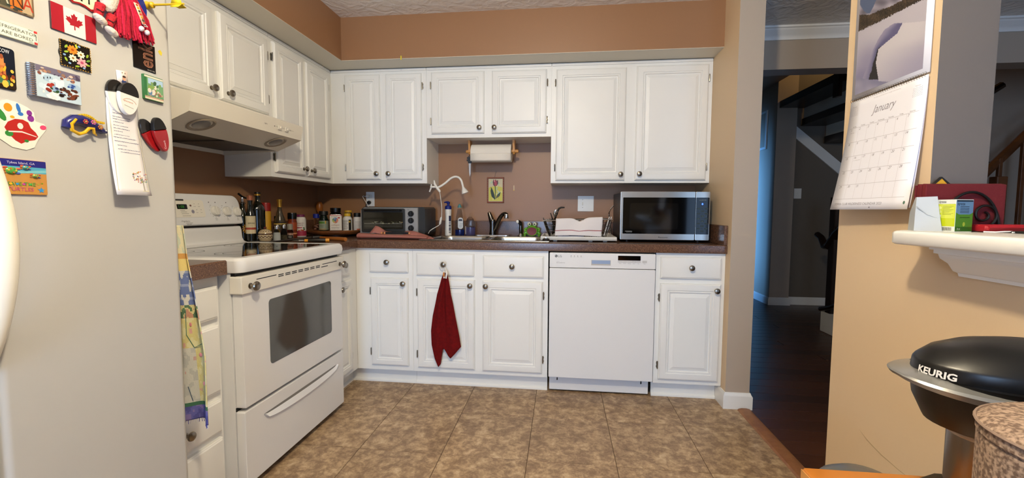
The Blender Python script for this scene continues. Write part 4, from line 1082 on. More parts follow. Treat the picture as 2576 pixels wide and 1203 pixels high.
# black magnet with copper lettering turned sideways
t = plaque('black_magnet', 'black magnet with copper letters turned sideways below the red fringe', -2.161, -2.099, 1.485, 1.557, '0C0A0A', .002, .001)
mb = MB().frame(G).color('8A5A42').text('enk', -2.108, 1.494, .056, .0023, rot=PI / 2, sx=.74, bold=.0012); mb.color('5A3A2C').text('enk', -2.109, 1.4955, .053, .0025, rot=PI / 2, sx=.74, bold=-.0006)
mb.color('B8B2A8').text('SINCE 1998', -2.124, 1.4875, .0042, .0023)
obj('lettering', mb, 'print', t)
# NY plate
t = thing('ny_magnet', 'cream NY magnet with a red rim, half hidden by the red-fringed doll', 'magnet', (FX, -2.28, 1.60), 'magnets on the fridge door')
pts = [(-2.318, 1.64), (-2.318, 1.604), (-2.309, 1.590), (-2.298, 1.583), (-2.285, 1.586), (-2.272, 1.585), (-2.258, 1.580), (-2.248, 1.584), (-2.243, 1.60), (-2.243, 1.64)]
obj('plate', MB().frame(G).color('8E1A1E').poly(pts, 0, .004), 'print_gloss', t)
cx, cy = -2.28, 1.615
mb = MB().frame(G).color('E6DCB8').flat([(cx + (x - cx) * .90, cy + (y - cy) * .87) for x, y in pts], .0042); mb.color('1A1818').text('NY', -2.304, 1.594, .032, .0044, sx=1.15)
obj('face', mb, 'print_gloss', t)
# blue plate
t = thing('round_magnet', 'round blue enamel magnet behind the red-fringed doll', 'magnet', (FX, -2.165, 1.64), 'magnets on the fridge door')
obj('disc', MB().frame(G).color('1E2A7A').lathe([(.050, 0), (.052, .002), (.050, .005), (.044, .004), (.001, .004)], (-2.170, 1.640, 0), 32), 'print_gloss', t)
mb = MB().frame(G).color('A05A40').flat([(-2.160, 1.622), (-2.128, 1.616), (-2.124, 1.606), (-2.134, 1.600), (-2.160, 1.604)], .0055); mb.color('C8C4C0').flat([(-2.158, 1.656), (-2.144, 1.646), (-2.145, 1.644), (-2.159, 1.654)], .0055)
obj('picture', mb, 'print_gloss', t)
# doll with red fringe
t = thing('folk_doll', 'white cloth doll with red wrapped legs and a long red fringe on the fridge', 'doll', (FX, -2.2, 1.60))
mb = MB().frame(G).color('DDD2C2').sphere((-2.232, 1.640, .020), .023, .052, .016, 14, 10); obj('body', mb, 'print_fuzzy', t)
for (a_, b_, c_) in (((-2.250, 1.600, .018), (-2.255, 1.580, .018), (-2.257, 1.570, .018)), ((-2.226, 1.584, .020), (-2.233, 1.565, .020), (-2.236, 1.556, .020))):
    lg = obj('leg', MB().frame(G).color('A81C26').tube([a_, b_, c_], [.010, .009, .008], 10), 'print_fuzzy', t, label='leg wrapped in red cloth')
    obj('strap', MB().frame(G).color('3A1014').tube([(b_[0] - .010, b_[1] + .004, b_[2] + .006), (b_[0], b_[1], b_[2] + .0105), (b_[0] + .009, b_[1] + .007, b_[2] + .006)], .0012, 5), 'print', lg)
for cx, cy, r_ in ((-2.254, 1.564, -.5), (-2.229, 1.546, -.45)):
    F_ = G @ Matrix.Translation((cx, cy, .020)) @ Matrix.Rotation(r_, 4, 'Z')
    obj('foot', MB().frame(F_).color('D8CCBC').sphere((0, 0, 0), .0165, .0085, .009, 12, 7), 'print_fuzzy', t)
mb = MB().frame(G); rf = random.Random(5)
for k in range(110):
    s_ = rf.random(); t0 = (-2.212 + .045 * s_, 1.655 + rf.uniform(-.006, .004), .012 + rf.uniform(0, .014))
    e0 = (-2.214 + .098 * s_ + rf.uniform(-.004, .004), 1.548 + .014 * (s_ - .45) + rf.uniform(-.006, .008) + .010 * abs(s_ - .5), .012 + rf.uniform(0, .012))
    m0 = tuple((t0[i] + e0[i]) / 2 + rf.uniform(-.003, .003) for i in range(3))
    m0 = (m0[0] + .006 * (s_ - .5), m0[1], m0[2] + .006)
    mb.color(rf.choice(['B41434', 'A80E2C', 'C81A40', '8E0A22'])).tube([t0, m0, e0], [.0022, .0027, .0018], 5)
fg = obj('fringe', mb, 'print_fuzzy', t); fg['kind'] = 'stuff'
mb = MB().frame(G); U = Vector((.019, -.058, 0))
def rib(a_, b_): return (-2.183 + .021 * b_ + a_, 1.636 - .046 * b_, .034)
mb.color('E2C2A0').add([rib(0, 0), rib(.013, 0), rib(.011, 1), rib(0.0, 1)], [[0, 1, 2, 3]])
rb = obj('ribbon', mb, 'print_cloth', t, solid=.001, label='woven ribbon in orange and yellow')
mb = MB().frame(G)
for k in range(7):
    p = rib(.0062, .08 + .14 * k); mb.color(('C8402A', 'D8A030', '3A3A2A')[k % 3]).oval(p[0], p[1], .0036, .0030, .0348, 6)
obj('weave', mb, 'print_cloth', rb)
mb = MB().frame(G)
obj('cord', MB().frame(G).color('E2D6D2').tube([(-2.163, 1.590, .036), (-2.158, 1.586, .037), (-2.150, 1.588, .036), (-2.156, 1.592, .036)], .0012, 5, True), 'print', t)
for u, v in ((-2.165, 1.578), (-2.150, 1.574)): obj('bead', MB().frame(G).color('E0D4D4').sphere((u, v, .034), .006, .007, .006, 10, 6), 'print_fuzzy', t)
# dart
t = thing('toy_dart', 'yellow suction dart stuck to the fridge door', 'dart', (FX, -2.115, 1.662))
obj('suction_cup', MB().frame(G).color('C8A214').lathe([(.0095, 0), (.010, .003), (.007, .009), (.008, .012), (.008, .017), (.004, .020)], (-2.114, 1.661, 0), 16), 'print', t)
obj('shaft', MB().frame(G).color('D0A818').tube([(-2.114, 1.661, .016), (-2.1155, 1.6595, .06), (-2.117, 1.658, .112)], [.0032, .0028, .0022], 8), 'print', t)
for k in range(3):
    a_ = k * 2 * PI / 3 + PI / 2 + .3; c_, s_ = math.cos(a_), math.sin(a_)
    obj('fin', MB().frame(G).color('E2C818').add([(-2.116, 1.6586, .072), (-2.116 + .016 * c_, 1.6586 + .016 * s_, .082), (-2.116 + .016 * c_, 1.6586 + .016 * s_, .104), (-2.1165, 1.658, .106)], [[0, 1, 2, 3]]), 'print', t, solid=.0009)
st_ = tag(obj('sticker', MB().frame(G).color('D8C440').poly([(-2.0885, 1.550), (-2.082, 1.556), (-2.076, 1.550), (-2.078, 1.541), (-2.084, 1.543)], 0.0, .0006), 'print', None), 'small yellow sticker near the edge of the fridge door', 'sticker')

# ================================================================ PATTERNED TOWEL on the side of the fridge
t = thing('tea_towel', 'yellow and blue flower-patterned tea towel hanging beside the fridge', 'towel', (.72, -2.0, 1.06))
def tw(u, v):
    L_ = .704 - .025 * v
    T_ = ((0, .740), (.17, .750), (.44, .781), (.65, .802), (1, .806)); R_ = T_[-1][1]
    for (a_, x_), (b_, y_) in zip(T_, T_[1:]):
        if v <= b_: R_ = x_ + (y_ - x_) * (v - a_) / (b_ - a_); break
    x = L_ + (R_ - L_) * u
    y = -1.990 + .014 * math.sin(u * 9 + v * 2) * (.3 + v) + .010 * v
    return (x, y, 1.065 - .62 * v - .012 * (u - .5) * v)
nu, nv = 40, 150
mb = MB(); vs = [tw(i / nu, j / nv) for j in range(nv + 1) for i in range(nu + 1)]
rt = random.Random(9)
def n2(u, v, a_, b_, s_): return math.sin(u * a_ + s_) * math.sin(v * b_ + s_ * 1.7)
def twc(u, v):
    g_ = n2(u, v, 17, 41, 1.0) + .6 * n2(u, v, 43, 90, 2.3)
    if v > .925:
        return '4E4C88' if g_ > .35 else ('7C6C9C' if g_ < -.5 else '5C5C9A')
    if v > .905: return '3E6A4C'
    if v < .14: return 'D2C9A4' if g_ < .4 else 'B8C0AC'
    if v < .165: return 'C8944E'
    if v < .23: return 'DCC67C'
    if v < .40: return 'C9C6BC' if g_ > .35 else ('5E6C98' if abs((v * 60) % 4 - 2) > .4 else '8C96B4')
    if v < .47: return '4E6A4C' if g_ > .1 else ('C8BE86' if g_ > -.4 else 'B4846A')
    if u > .60 - .25 * (v < .62): return 'CC9A8C' if g_ > 1.1 else ('CABD80' if g_ > -.3 else 'D0C898')
    return 'C09C92' if g_ > 1.1 else ('C2BFB4' if g_ > -.2 else 'B2B0A8')
o_ = 0
for j in range(nv):
    for i in range(nu):
        mb.color(twc((i + .5) / nu, (j + .5) / nv)); a_ = j * (nu + 1) + i
        mb.f.append([a_, a_ + 1, a_ + nu + 2, a_ + nu + 1]); mb.c.append(mb.col); mb.m.append(0)
mb.v = vs
cl = obj('cloth', mb, 'print_cloth', t, solid=.003, sharp=80)
mb = MB(); 
for i in range(28):
    p = tw(i / 27, 1.0); mb.color(rt.choice(['5A5AA0', '4A4880', 'C8C4CC'])).tube([p, (p[0] + rt.uniform(-.003, .003), p[1], p[2] - .012)], .0011, 4)
obj('frayed_hem', mb, 'print_cloth', t)['kind'] = 'stuff'
mb = MB()
def stroke(c, pts, r): mb.color(c).tube([(lambda q: (q[0] + .0006, q[1] - .0025, q[2]))(tw(u, v)) for u, v in pts], r, 4)
stroke('3A6A5A', [(.55, .42), (.5, .55), (.6, .62), (.8, .60)], .0012); stroke('4A5A6A', [(.15, .62), (.2, .72), (.3, .80)], .0013); stroke('4A5A6A', [(.45, .82), (.5, .9)], .0012); stroke('2A4A2A', [(.05, .45), (.2, .5), (.1, .56)], .002)
for u, v in ((.7, .66), (.85, .80), (.6, .50), (.3, .74)): p = tw(u, v); mb.color('D88A8A').sphere((p[0], p[1] - .003, p[2]), .006, .0015, .007, 8, 5)
obj('printed_flower', mb, 'print_cloth', cl)['kind'] = 'stuff'
obj('hanging_loop', MB().tube([(.684, -1.998, 1.062), (.680, -2.012, 1.080), (.690, -2.030, 1.088), (.694, -2.040, 1.078)], .002, 6), 'almond', t)
hk = thing('adhesive_hook', 'small hook on the side of the fridge holding the tea towel', 'hook', (.69, -2.046, 1.08))
obj('plate', MB().rrect(.675, .705, -1.11, -1.06, 2.0505, 2.0445, .004, 3).frame(Matrix.Identity(4)), 'trim_white', hk) if False else obj('plate', MB().box(.678, .697, -2.0505, -2.0445, 1.05, 1.11, .002), 'trim_white', hk)
obj('prong', MB().tube([(.690, -2.046, 1.068), (.690, -2.034, 1.066), (.690, -2.030, 1.076)], .0025, 6), 'trim_white', hk)
# ================================================================ THINGS ON THE WORKTOP AND THE BACK WALL
def arc_band(mb, c, r, z0, z1, a0, a1, col, n=10, sx=1, sy=1):
    mb.color(col); L = [[(c[0] + r * sx * math.cos(a), c[1] + r * sy * math.sin(a), c[2] + z) for a in [math.radians(a0 + (a1 - a0) * k / n) for k in range(n + 1)]] for z in (z0, z1)]
    return mb.loops(L, False, False, False)
def wrap_text(mb, txt, c, r, z, size, amid, col, sx=1.0, dw=.0004, sxx=1, syy=1):
    t = MB().text(txt, 0, 0, size, 0, 'CENTER', sx=sx)
    if not t.v: return mb
    mb.color(col); vs = []
    for u, v, w in t.v:
        a = math.radians(amid) + u / r
        vs.append((c[0] + (r * sxx + dw) * math.cos(a), c[1] + (r * syy + dw) * math.sin(a), c[2] + z + v))
    return mb.add(vs, t.f)
def az(x, y): return math.degrees(math.atan2(CAM_POS.y - y, CAM_POS.x - x))
# tray beside the range
TZ = 0.931
t = thing('tray', 'thin dark metal tray of bottles and spices beside the range', 'tray', (.15, -.69, CT))
obj('sheet', MB().box(.046, .262, -.938, -.418, CT + .0012, TZ - .0012, .002), 'charcoal', t)
obj('rim', MB().tube([(.262, -.418, TZ + .002), (.262, -.938, TZ + .002), (.046, -.938, TZ + .002), (.046, -.418, TZ + .002)], .0022, 6, True), 'steel', t)
mat('green_glass', '0B0F08', .06, coat=.4); mat('olive_glass', '1A1A0A', .08, coat=.4)
mat('copper_foil', '9E6248', .4, .4); mat('gold_foil', 'C0953E', .3, .8)
mat('sand_white', 'DDE0DA', .9); mat('pepper_dark', '5A5238', .9, noise=(300, '2A2418', .4, .6)); mat('pink_salt', 'C8907A', .8, noise=(200, 'E0B8A4', .4, .6))
mat('blue_liquid', '0F2F8C', .1, trans=.6); mat('violet_liquid', '7A70A8', .1, trans=.6)
B = 'bottles and jars on the tray'
# oil bottle with pourer and sunflower
x, y = .076, -.901; t = thing('oil_bottle', 'dark oil bottle with a chrome pourer and a sunflower on it', 'bottle', (x, y, TZ), B)
obj('glass', MB().lathe([(.026, 0), (.028, .004), (.028, .13), (.024, .155), (.013, .175), (.011, .205), (.012, .215)], (x, y, TZ), 18), 'olive_glass', t)
obj('pourer', MB().lathe([(.016, 0), (.017, .004), (.009, .010), (.008, .028), (.006, .036)], (x, y, TZ + .215), 14), 'chrome', t)
obj('spout', MB().tube([(x - .006, y - .02, TZ + .272), (x, y, TZ + .256), (x + .008, y + .022, TZ + .247)], [.006, .006, .0045], 8), 'black', t)
a_ = math.radians(az(x, y) + 25); F_ = Matrix.Translation((x + .029 * math.cos(a_), y + .029 * math.sin(a_), TZ + .072)) @ Matrix(((-math.sin(a_), 0, math.cos(a_), 0), (math.cos(a_), 0, math.sin(a_), 0), (0, 1, 0, 0), (0, 0, 0, 1)))
mb = MB().frame(F_)
for k in range(10): mb.color('C8862A' if k % 2 else 'D69A38').sphere((.012 * math.cos(k * PI / 5), .016 * math.sin(k * PI / 5), 0), .0075, .0045, .0015, 8, 4) if False else mb.color('C8862A' if k % 2 else 'D69A38').poly([(.004 * math.cos(q), .004 * math.sin(q)) for q in (k * PI / 5 - .5, k * PI / 5 + .5)] + [(.019 * math.cos(k * PI / 5 + .1), .024 * math.sin(k * PI / 5 + .1)), (.019 * math.cos(k * PI / 5 - .1), .024 * math.sin(k * PI / 5 - .1))], 0, .002)
mb.color('2A140A').sphere((0, 0, .002), .006, .0065, .003, 10, 5)
obj('sunflower', mb, 'print', t)
# vinegar bottle
x, y = .136, -.916; t = thing('vinegar_bottle', 'slim dark bottle with a copper cap and a white and red label', 'bottle', (x, y, TZ), B)
obj('glass', MB().lathe([(.023, 0), (.0255, .004), (.0255, .135), (.022, .155), (.0135, .180), (.0125, .225), (.0135, .235)], (x, y, TZ), 18), 'green_glass', t)
obj('cap', MB().lathe([(.015, 0), (.015, .026), (.013, .028)], (x, y, TZ + .234), 16), 'copper_foil', t)
A_ = az(x, y); c = (x, y, TZ); mb = MB()
arc_band(mb, c, .0259, .045, .145, A_ - 95, A_ + 75, 'CBBE9C'); arc_band(mb, c, .0261, .068, .080, A_ - 95, A_ + 75, '9A3A28'); wrap_text(mb, 'SIMONS', c, .0261, .100, .012, A_ + 10, '2A2A1A', .9); wrap_text(mb, 'oil co', c, .0261, .088, .006, A_ + 10, '4A4A3A')
obj('label', mb, 'print', t)
# big olive oil bottle
x, y = .098, -.803; t = thing('olive_oil_bottle', 'largest black-green bottle with square shoulders and a gold cap', 'bottle', (x, y, TZ), B)
mb = MB(); 
def sq(r, z, k=.45):
    P = []
    for i in range(24):
        a = 2 * PI * i / 24; q = r / max(abs(math.cos(a)), abs(math.sin(a))) ** k; b = a + .9; P.append((x + q * math.cos(b), y + q * math.sin(b), z))
    return P
mb.loops([sq(.034, TZ), sq(.037, TZ + .004), sq(.037, TZ + .175), sq(.033, TZ + .200, .3), sq(.020, TZ + .222, .1), sq(.014, TZ + .235, 0), sq(.014, TZ + .262, 0)])
obj('glass', mb, 'green_glass', t)
obj('cap', MB().lathe([(.0165, 0), (.0165, .020), (.0150, .023)], (x, y, TZ + .262), 16), 'black', t); obj('cap_band', MB().lathe([(.017, 0), (.017, .010)], (x, y, TZ + .264), 16), 'gold_foil', t, label='gold band of the cap')
# spray can
x, y = .074, -.700; t = thing('spray_can', 'yellow can with a red cap behind the bottles', 'can', (x, y, TZ), B)
obj('can', MB().lathe([(.027, 0), (.028, .003), (.028, .168), (.025, .174)], (x, y, TZ), 18), 'print', t)
for d in t.children[0].data.color_attributes['Col'].data: d.color = lin('C8961E')
obj('cap', MB().lathe([(.0275, 0), (.0275, .045), (.025, .052), (.001, .054)], (x, y, TZ + .172), 18), 'red_cap' if 'red_cap' in M else mat('red_cap', '8E1A16', .4).name, t)
# gold-capped clear bottle
x, y = .143, -.668; t = thing('tall_bottle', 'clear long-necked bottle with gold foil and a dark label', 'bottle', (x, y, TZ), B)
mat('brown_tint', '6A5A40', .05, trans=.7, coat=.3)
obj('glass', MB().lathe([(.031, 0), (.034, .004), (.034, .09), (.030, .12), (.018, .155), (.0125, .185), (.012, .225), (.014, .235)], (x, y, TZ), 18), 'brown_tint', t)
obj('foil', MB().lathe([(.0135, 0), (.0135, .032), (.016, .036), (.016, .046), (.013, .049)], (x, y, TZ + .198), 16), 'gold_foil', t)
A_ = az(x, y); c = (x, y, TZ); mb = MB(); arc_band(mb, c, .0344, .03, .102, A_ - 95, A_ + 95, '201A14'); arc_band(mb, c, .0346, .090, .096, A_ - 95, A_ + 95, 'C8A848'); obj('label', mb, 'print', t)
# salt and pepper
for nm, x, y, fill, lab in (('salt_shaker', .242, -.842, 'sand_white', 'glass shaker of white salt with a chrome lid'), ('pepper_shaker', .222, -.750, 'pepper_dark', 'glass shaker of pepper with a chrome lid')):
    t = thing(nm, lab, 'shaker', (x, y, TZ), 'salt and pepper shakers')
    pr = [(.0195, 0), (.021, .003), (.020, .040), (.015, .062), (.012, .068)]
    obj('glass', MB().lathe(pr, (x, y, TZ), 12), 'glass', t)
    obj('contents', MB().lathe([(.018, .003), (.0185, .006), (.0178, .040 if 'salt_' in nm else .026), (.0165, .048 if 'salt_' in nm else .028), (.001, .049 if 'salt_' in nm else .028)], (x, y, TZ), 12), fill, t)
    obj('lid', MB().lathe([(.0145, 0), (.015, .012), (.013, .020), (.008, .026), (.001, .027)], (x, y, TZ + .068), 16), 'chrome', t)
# ceramic pot
x, y = .203, -.888; t = thing('sugar_pot', 'small cream ceramic pot with brown zigzag pattern and domed lid', 'pot', (x, y, TZ))
obj('bowl', MB().lathe([(.026, 0), (.030, .004), (.0375, .020), (.0385, .034), (.035, .048), (.034, .050)], (x, y, TZ), 24), 'print_gloss', t)
for d in t.children[0].data.color_attributes['Col'].data: d.color = lin('BCA988')
mb = MB().color('3A1A12').lathe([(.0372, .0450), (.0380, .0440), (.0378, .0395), (.0372, .0385)], (x, y, TZ), 24, cap0=False, cap1=False)
for k in range(26):
    a0 = 2 * PI * k / 26; up = k % 2
    q = lambda a, z: (x + (.0388 + .0002) * math.cos(a), y + .0390 * math.sin(a), TZ + z)
    z0, z1 = (.020, .030) if up else (.030, .020)
    mb.add([q(a0, z0), q(a0 + 2 * PI / 26, z1), q(a0 + 2 * PI / 26, z1 + .0045), q(a0, z0 + .0045)], [[0, 1, 2, 3]])
    mb.sphere((x + .0380 * math.cos(a0), y + .0380 * math.sin(a0), TZ + (.036 if up else .0165)), .0018, .0018, .0018, 6, 3)
obj('pattern', mb, 'print_gloss', t)
ld = obj('lid', MB().lathe([(.0350, 0), (.0345, .003), (.026, .013), (.012, .019), (.006, .021)], (x, y, TZ + .0495), 24), 'print_gloss', t)
for d in ld.data.color_attributes['Col'].data: d.color = lin('BCA988')
mb = MB().color('4A2218')
for k in range(14):
    a0 = 2 * PI * k / 14; q = lambda a, r, z: (x + r * math.cos(a), y + r * math.sin(a), TZ + .0495 + z)
    mb.add([q(a0, .0335, .0055), q(a0 + .22, .0215, .0165), q(a0 + .34, .0215, .0165), q(a0 + .12, .0335, .0055)], [[0, 1, 2, 3]])
mb.color('5A1A14').sphere((x, y, TZ + .077), .008, .008, .007, 12, 7)
obj('lid_knob', mb, 'print_gloss', ld)
# spice jars and supplement bottle
def jar(name, label, x, y, z, r, h, cap_r, cap_h, body, cap, neck=None, group=B, shoulder=.8, sy=1, ridge=True, m='print', mcap='print', cat='bottle', parts=None):
    t = thing(name, label, cat, (x, y, z), group)
    nr = neck or cap_r * .9; hb = h - cap_h
    mb = MB().color(body).lathe([(r * .94, 0), (r, .003), (r, hb * shoulder), (r * .93, hb * (shoulder + .06)), ((r + nr) / 2, hb * (shoulder + .13)), (nr, hb * .99), (nr, hb)], (x, y, z), 20, sy=sy)
    obj('body', mb, m, t)
    mb = MB().color(cap).lathe([(cap_r, 0), (cap_r, cap_h * .85), (cap_r * .92, cap_h), (.001, cap_h)], (x, y, z + hb), 24)
    obj('cap', mb, mcap, t)
    return t
t = jar('spice_jar', 'amber-red spice jar with a wide black cap on the tray', .162, -.572, TZ, .0275, .162, .0275, .040, '6A2A14', '0A0A0A', shoulder=.86, m='print_gloss', mcap='print_gloss')
A_ = az(.162, -.572); mb = MB(); arc_band(mb, (.162, -.572, TZ), .0278, .052, .100, A_ - 80, A_ + 80, '94401E'); arc_band(mb, (.162, -.572, TZ), .0278, .024, .032, A_ - 80, A_ + 80, 'C8885A'); obj('label', mb, 'print', t)
t = jar('spice_jar', 'dull grey spice jar with black lid behind the amber jar', .085, -.605, TZ, .024, .140, .022, .022, '3A3834', '1A1A1A', shoulder=.86)
t = thing('salt_grinder', 'small clear jar of pink salt with a grey top', 'jar', (.222, -.688, TZ), B)
obj('glass', MB().lathe([(.017, 0), (.0185, .003), (.0185, .045), (.015, .058)], (.222, -.688, TZ), 16), 'glass', t)
obj('salt', MB().lathe([(.016, .003), (.0168, .006), (.0165, .036), (.001, .037)], (.222, -.688, TZ), 16), 'pink_salt', t)
obj('top', MB().lathe([(.016, 0), (.0165, .03), (.013, .036)], (.222, -.688, TZ + .058), 16), 'print', t)
for d in t.children[2].data.color_attributes['Col'].data: d.color = lin('8A8678')
mb = MB(); A_ = az(.222, -.688); arc_band(mb, (.222, -.688, TZ), .0188, .004, .024, A_ - 60, A_ + 60, '1A1816'); wrap_text(mb, 'PINK', (.222, -.688, TZ), .0189, .010, .009, A_, 'C8C0B0'); obj('label', mb, 'print', t)
x, y = .152, -.466; t = jar('supplement_bottle', 'white gummy vitamin bottle with a purple cap and red lettering', x, y, TZ, .034, .150, .026, .016, 'D6D2CA', '6A2048', shoulder=.84)
A_ = az(x, y); c = (x, y, TZ); mb = MB()
arc_band(mb, c, .0343, .006, .040, A_ - 90, A_ + 90, '9A2A44'); wrap_text(mb, 'SMARTY', c, .0344, .086, .0125, A_ - 6, '8A2A3A', .95); wrap_text(mb, 'PANTS', c, .0344, .073, .0125, A_ - 6, '8A2A3A', .95)
arc_band(mb, c, .0344, .058, .066, A_ - 50, A_ + 15, 'A84A5A', 6); 
for k, (da, zz, cc) in enumerate(((5, .046, 'C8502A'), (-18, .043, 'D0603A'), (22, .044, 'B83A2A'), (36, .050, '4A6A3A'), (32, .060, '4A6A4A'))): mb.color(cc).sphere((x + .034 * math.cos(math.radians(A_ + da)), y + .034 * math.sin(math.radians(A_ + da)), TZ + zz), .006, .006, .005, 8, 5)
obj('label', mb, 'print', t)

# ---- turntable with supplements
LX, LY, LZ = .270, -.242, .9665
t = thing('turntable', 'round wooden turntable full of supplement bottles in the corner', 'turntable', (LX, LY, CT))
obj('base', MB().lathe([(.10, 0), (.10, .012), (.06, .014)], (LX, LY, CT + .0008), 32), 'wood_brown', t)
obj('plate', MB().lathe([(.150, .014), (.180, .020), (.192, .033), (.193, .043), (.188, .0465), (.182, .044), (.178, .0415), (.001, .0415)], (LX, LY, CT), 48), 'wood_brown', t)
G2 = 'supplement bottles on the turntable'
x, y = .176, -.318; t = thing('pill_jar', 'clear jar of peach tablets with a bright blue lid', 'jar', (x, y, LZ), G2)
obj('body', MB().lathe([(.020, 0), (.021, .003), (.021, .088)], (x, y, LZ), 18), 'glass', t)
obj('lid', MB().color('12268A').lathe([(.0215, 0), (.0220, .026), (.020, .029), (.001, .029)], (x, y, LZ + .088), 20), 'print', t)
rj = random.Random(4)
for k in range(9): obj('tablet', MB().color('C48E74').sphere((x + rj.uniform(-.009, .009), y + rj.uniform(-.009, .009), LZ + .008 + .004 * k), .008, .007, .004, 10, 5), 'print', t)
x, y = .235, -.325; t = jar('supplement_bottle', 'dark green bottle with a black cap and a pale green label', x, y, LZ, .032, .137, .030, .028, '0C1A12', '141614', neck=.022, group=G2, shoulder=.72, m='print_gloss')
A_ = az(x, y); c = (x, y, LZ); mb = MB(); arc_band(mb, c, .0323, .006, .070, A_ - 80, A_ + 80, '8A9684'); arc_band(mb, c, .0325, .050, .064, A_ - 80, A_ + 10, '4A7A2A'); arc_band(mb, c, .0325, .048, .070, A_ + 14, A_ + 28, 'C8A848', 3); wrap_text(mb, 'JOINT', c, .0325, .034, .010, A_ - 18, '2A3A2A'); wrap_text(mb, 'CARE', c, .0325, .024, .008, A_ - 18, '2A3A2A'); arc_band(mb, c, .0325, .008, .013, A_ - 60, A_ + 30, 'B88A4A')
obj('label', mb, 'print', t)
x, y = .325, -.325; t = thing('supplement_bottle', 'square white-labelled bottle with black cap, tallest on the turntable, a coloured disc printed on it', 'bottle', (x, y, LZ), G2)
A_ = math.radians(az(x, y)); F_ = Matrix.Translation((x, y, LZ)) @ Matrix.Rotation(A_ + PI / 2, 4, 'Z')
obj('body', MB().frame(F_).color('140E0E').box(-.041, .041, -.030, .030, 0, .118, .008), 'print_gloss', t)
obj('label', MB().frame(F_).color('DAD4CA').box(-.0385, .0385, -.0312, -.0300, .004, .112, .0005), 'print', t)
F3 = F_ @ FY(-.0313)
mb = MB().frame(F3).color('B04A54').flat([(-.0385, .1065), (.0385, .1065), (.0385, .112), (-.0385, .112)], .0002)
cols = ['C8705A', '5A7AA8', '7A9AB8', '6A8A5A', 'A8B85A', 'C89A5A', 'B8605A', 'D88A6A']
for k in range(8):
    a0, a1 = k * PI / 4, (k + 1) * PI / 4
    mb.color(cols[k]).flat([(-.0035 + .0075 * math.cos(a0), .0735 + .0075 * math.sin(a0)), (-.0035 + .020 * math.cos(a0), .0735 + .020 * math.sin(a0)), (-.0035 + .020 * math.cos((a0 + a1) / 2), .0735 + .020 * math.sin((a0 + a1) / 2)), (-.0035 + .020 * math.cos(a1), .0735 + .020 * math.sin(a1)), (-.0035 + .0075 * math.cos(a1), .0735 + .0075 * math.sin(a1))], .0003)
mb.color('4A6A8A').oval(-.0035, .0735, .0075, .0075, .0004, 12); mb.color('B83A3A').oval(.020, .091, .0085, .005, .0004, 12)
mb.color('5A5450').text('YOUTHEORY', -.030, .097, .0068, .0003); mb.color('9A6A5A').text('collagen', -.003, .0365, .0150, .0003, 'CENTER', sx=1.1); mb.text('the', -.006, .047, .006, .0003)
mb.color('8A8480')
for v, a_, b_ in ((.0245, -.030, .028), (.0225, -.030, .020), (.0195, -.026, .020), (.012, -.030, -.004), (.014, .006, .022)): mb.flat([(a_, v), (b_, v), (b_, v + .0011), (a_, v + .0011)], .0003)
obj('printing', mb, 'print', t)
obj('cap', MB().color('0A0A0A').lathe([(.036, 0), (.037, .006), (.030, .010), (.035, .014), (.036, .040), (.034, .042), (.001, .042)], (x, y, LZ + .118), 28), 'print_gloss', t)
x, y = .396, -.295; t = jar('supplement_bottle', 'white bottle with a yellow cap and black side panel', x, y, LZ, .0325, .122, .022, .020, 'D6D2C8', 'D0A82A', group=G2, shoulder=.80)
A_ = az(x, y); c = (x, y, LZ); mb = MB(); arc_band(mb, c, .0328, .004, .078, A_ + 12, A_ + 44, '14110E', 5); mb.color('C8A02A'); arc_band(mb, c, .0330, .058, .070, A_ + 14, A_ + 34, 'C8A02A', 3)
for k in range(9): arc_band(mb, c, .0328, .010 + k * .0075, .0125 + k * .0075, A_ - 60, A_ + (5 if k % 3 else -8), '6A6660', 6)
obj('label', mb, 'print', t)
x, y = .437, -.232; t = jar('supplement_bottle', 'white bottle with black cap at the right end of the turntable', x, y, LZ, .028, .125, .024, .028, 'CEC8C2', '101010', group=G2, shoulder=.84)
A_ = az(x, y); c = (x, y, LZ); mb = MB()
for k in range(6): arc_band(mb, c, .0283, .016 + k * .009, .018 + k * .009, A_ - 30, A_ + 55, '7A7672', 6)
arc_band(mb, c, .0283, .004, .012, A_ - 10, A_ + 60, 'B84A1A'); obj('label', mb, 'print', t)
x, y = .345, -.185; t = jar('supplement_bottle', 'bottle with a yellow cap behind the tallest bottle of the turntable', x, y, LZ, .030, .143, .026, .016, '3A342A', 'C89A28', group=G2, shoulder=.84)
x, y = .262, -.215; t = jar('supplement_bottle', 'pale bottle showing between the green bottle and the tallest bottle', x, y, LZ, .026, .108, .020, .016, 'BAB6AC', 'C8C4BA', group=G2, shoulder=.84)
# wooden pestle / rolling pin handle leaning in the corner
t = thing('rolling_pin', 'glossy wooden rolling pin standing upright in the far corner', 'rolling pin', (.052, -.055, CT))
obj('roller', MB().lathe([(.020, 0), (.0255, .01), (.0265, .05), (.0265, .14), (.025, .155), (.019, .165)], (.050, -.060, CT + .001), 20), 'wood_brown', t)
obj('handle', MB().lathe([(.010, .160), (.020, .175), (.0255, .20), (.0245, .225), (.016, .246), (.001, .252)], (.050, -.060, CT + .001), 18), 'wood_orange', t)
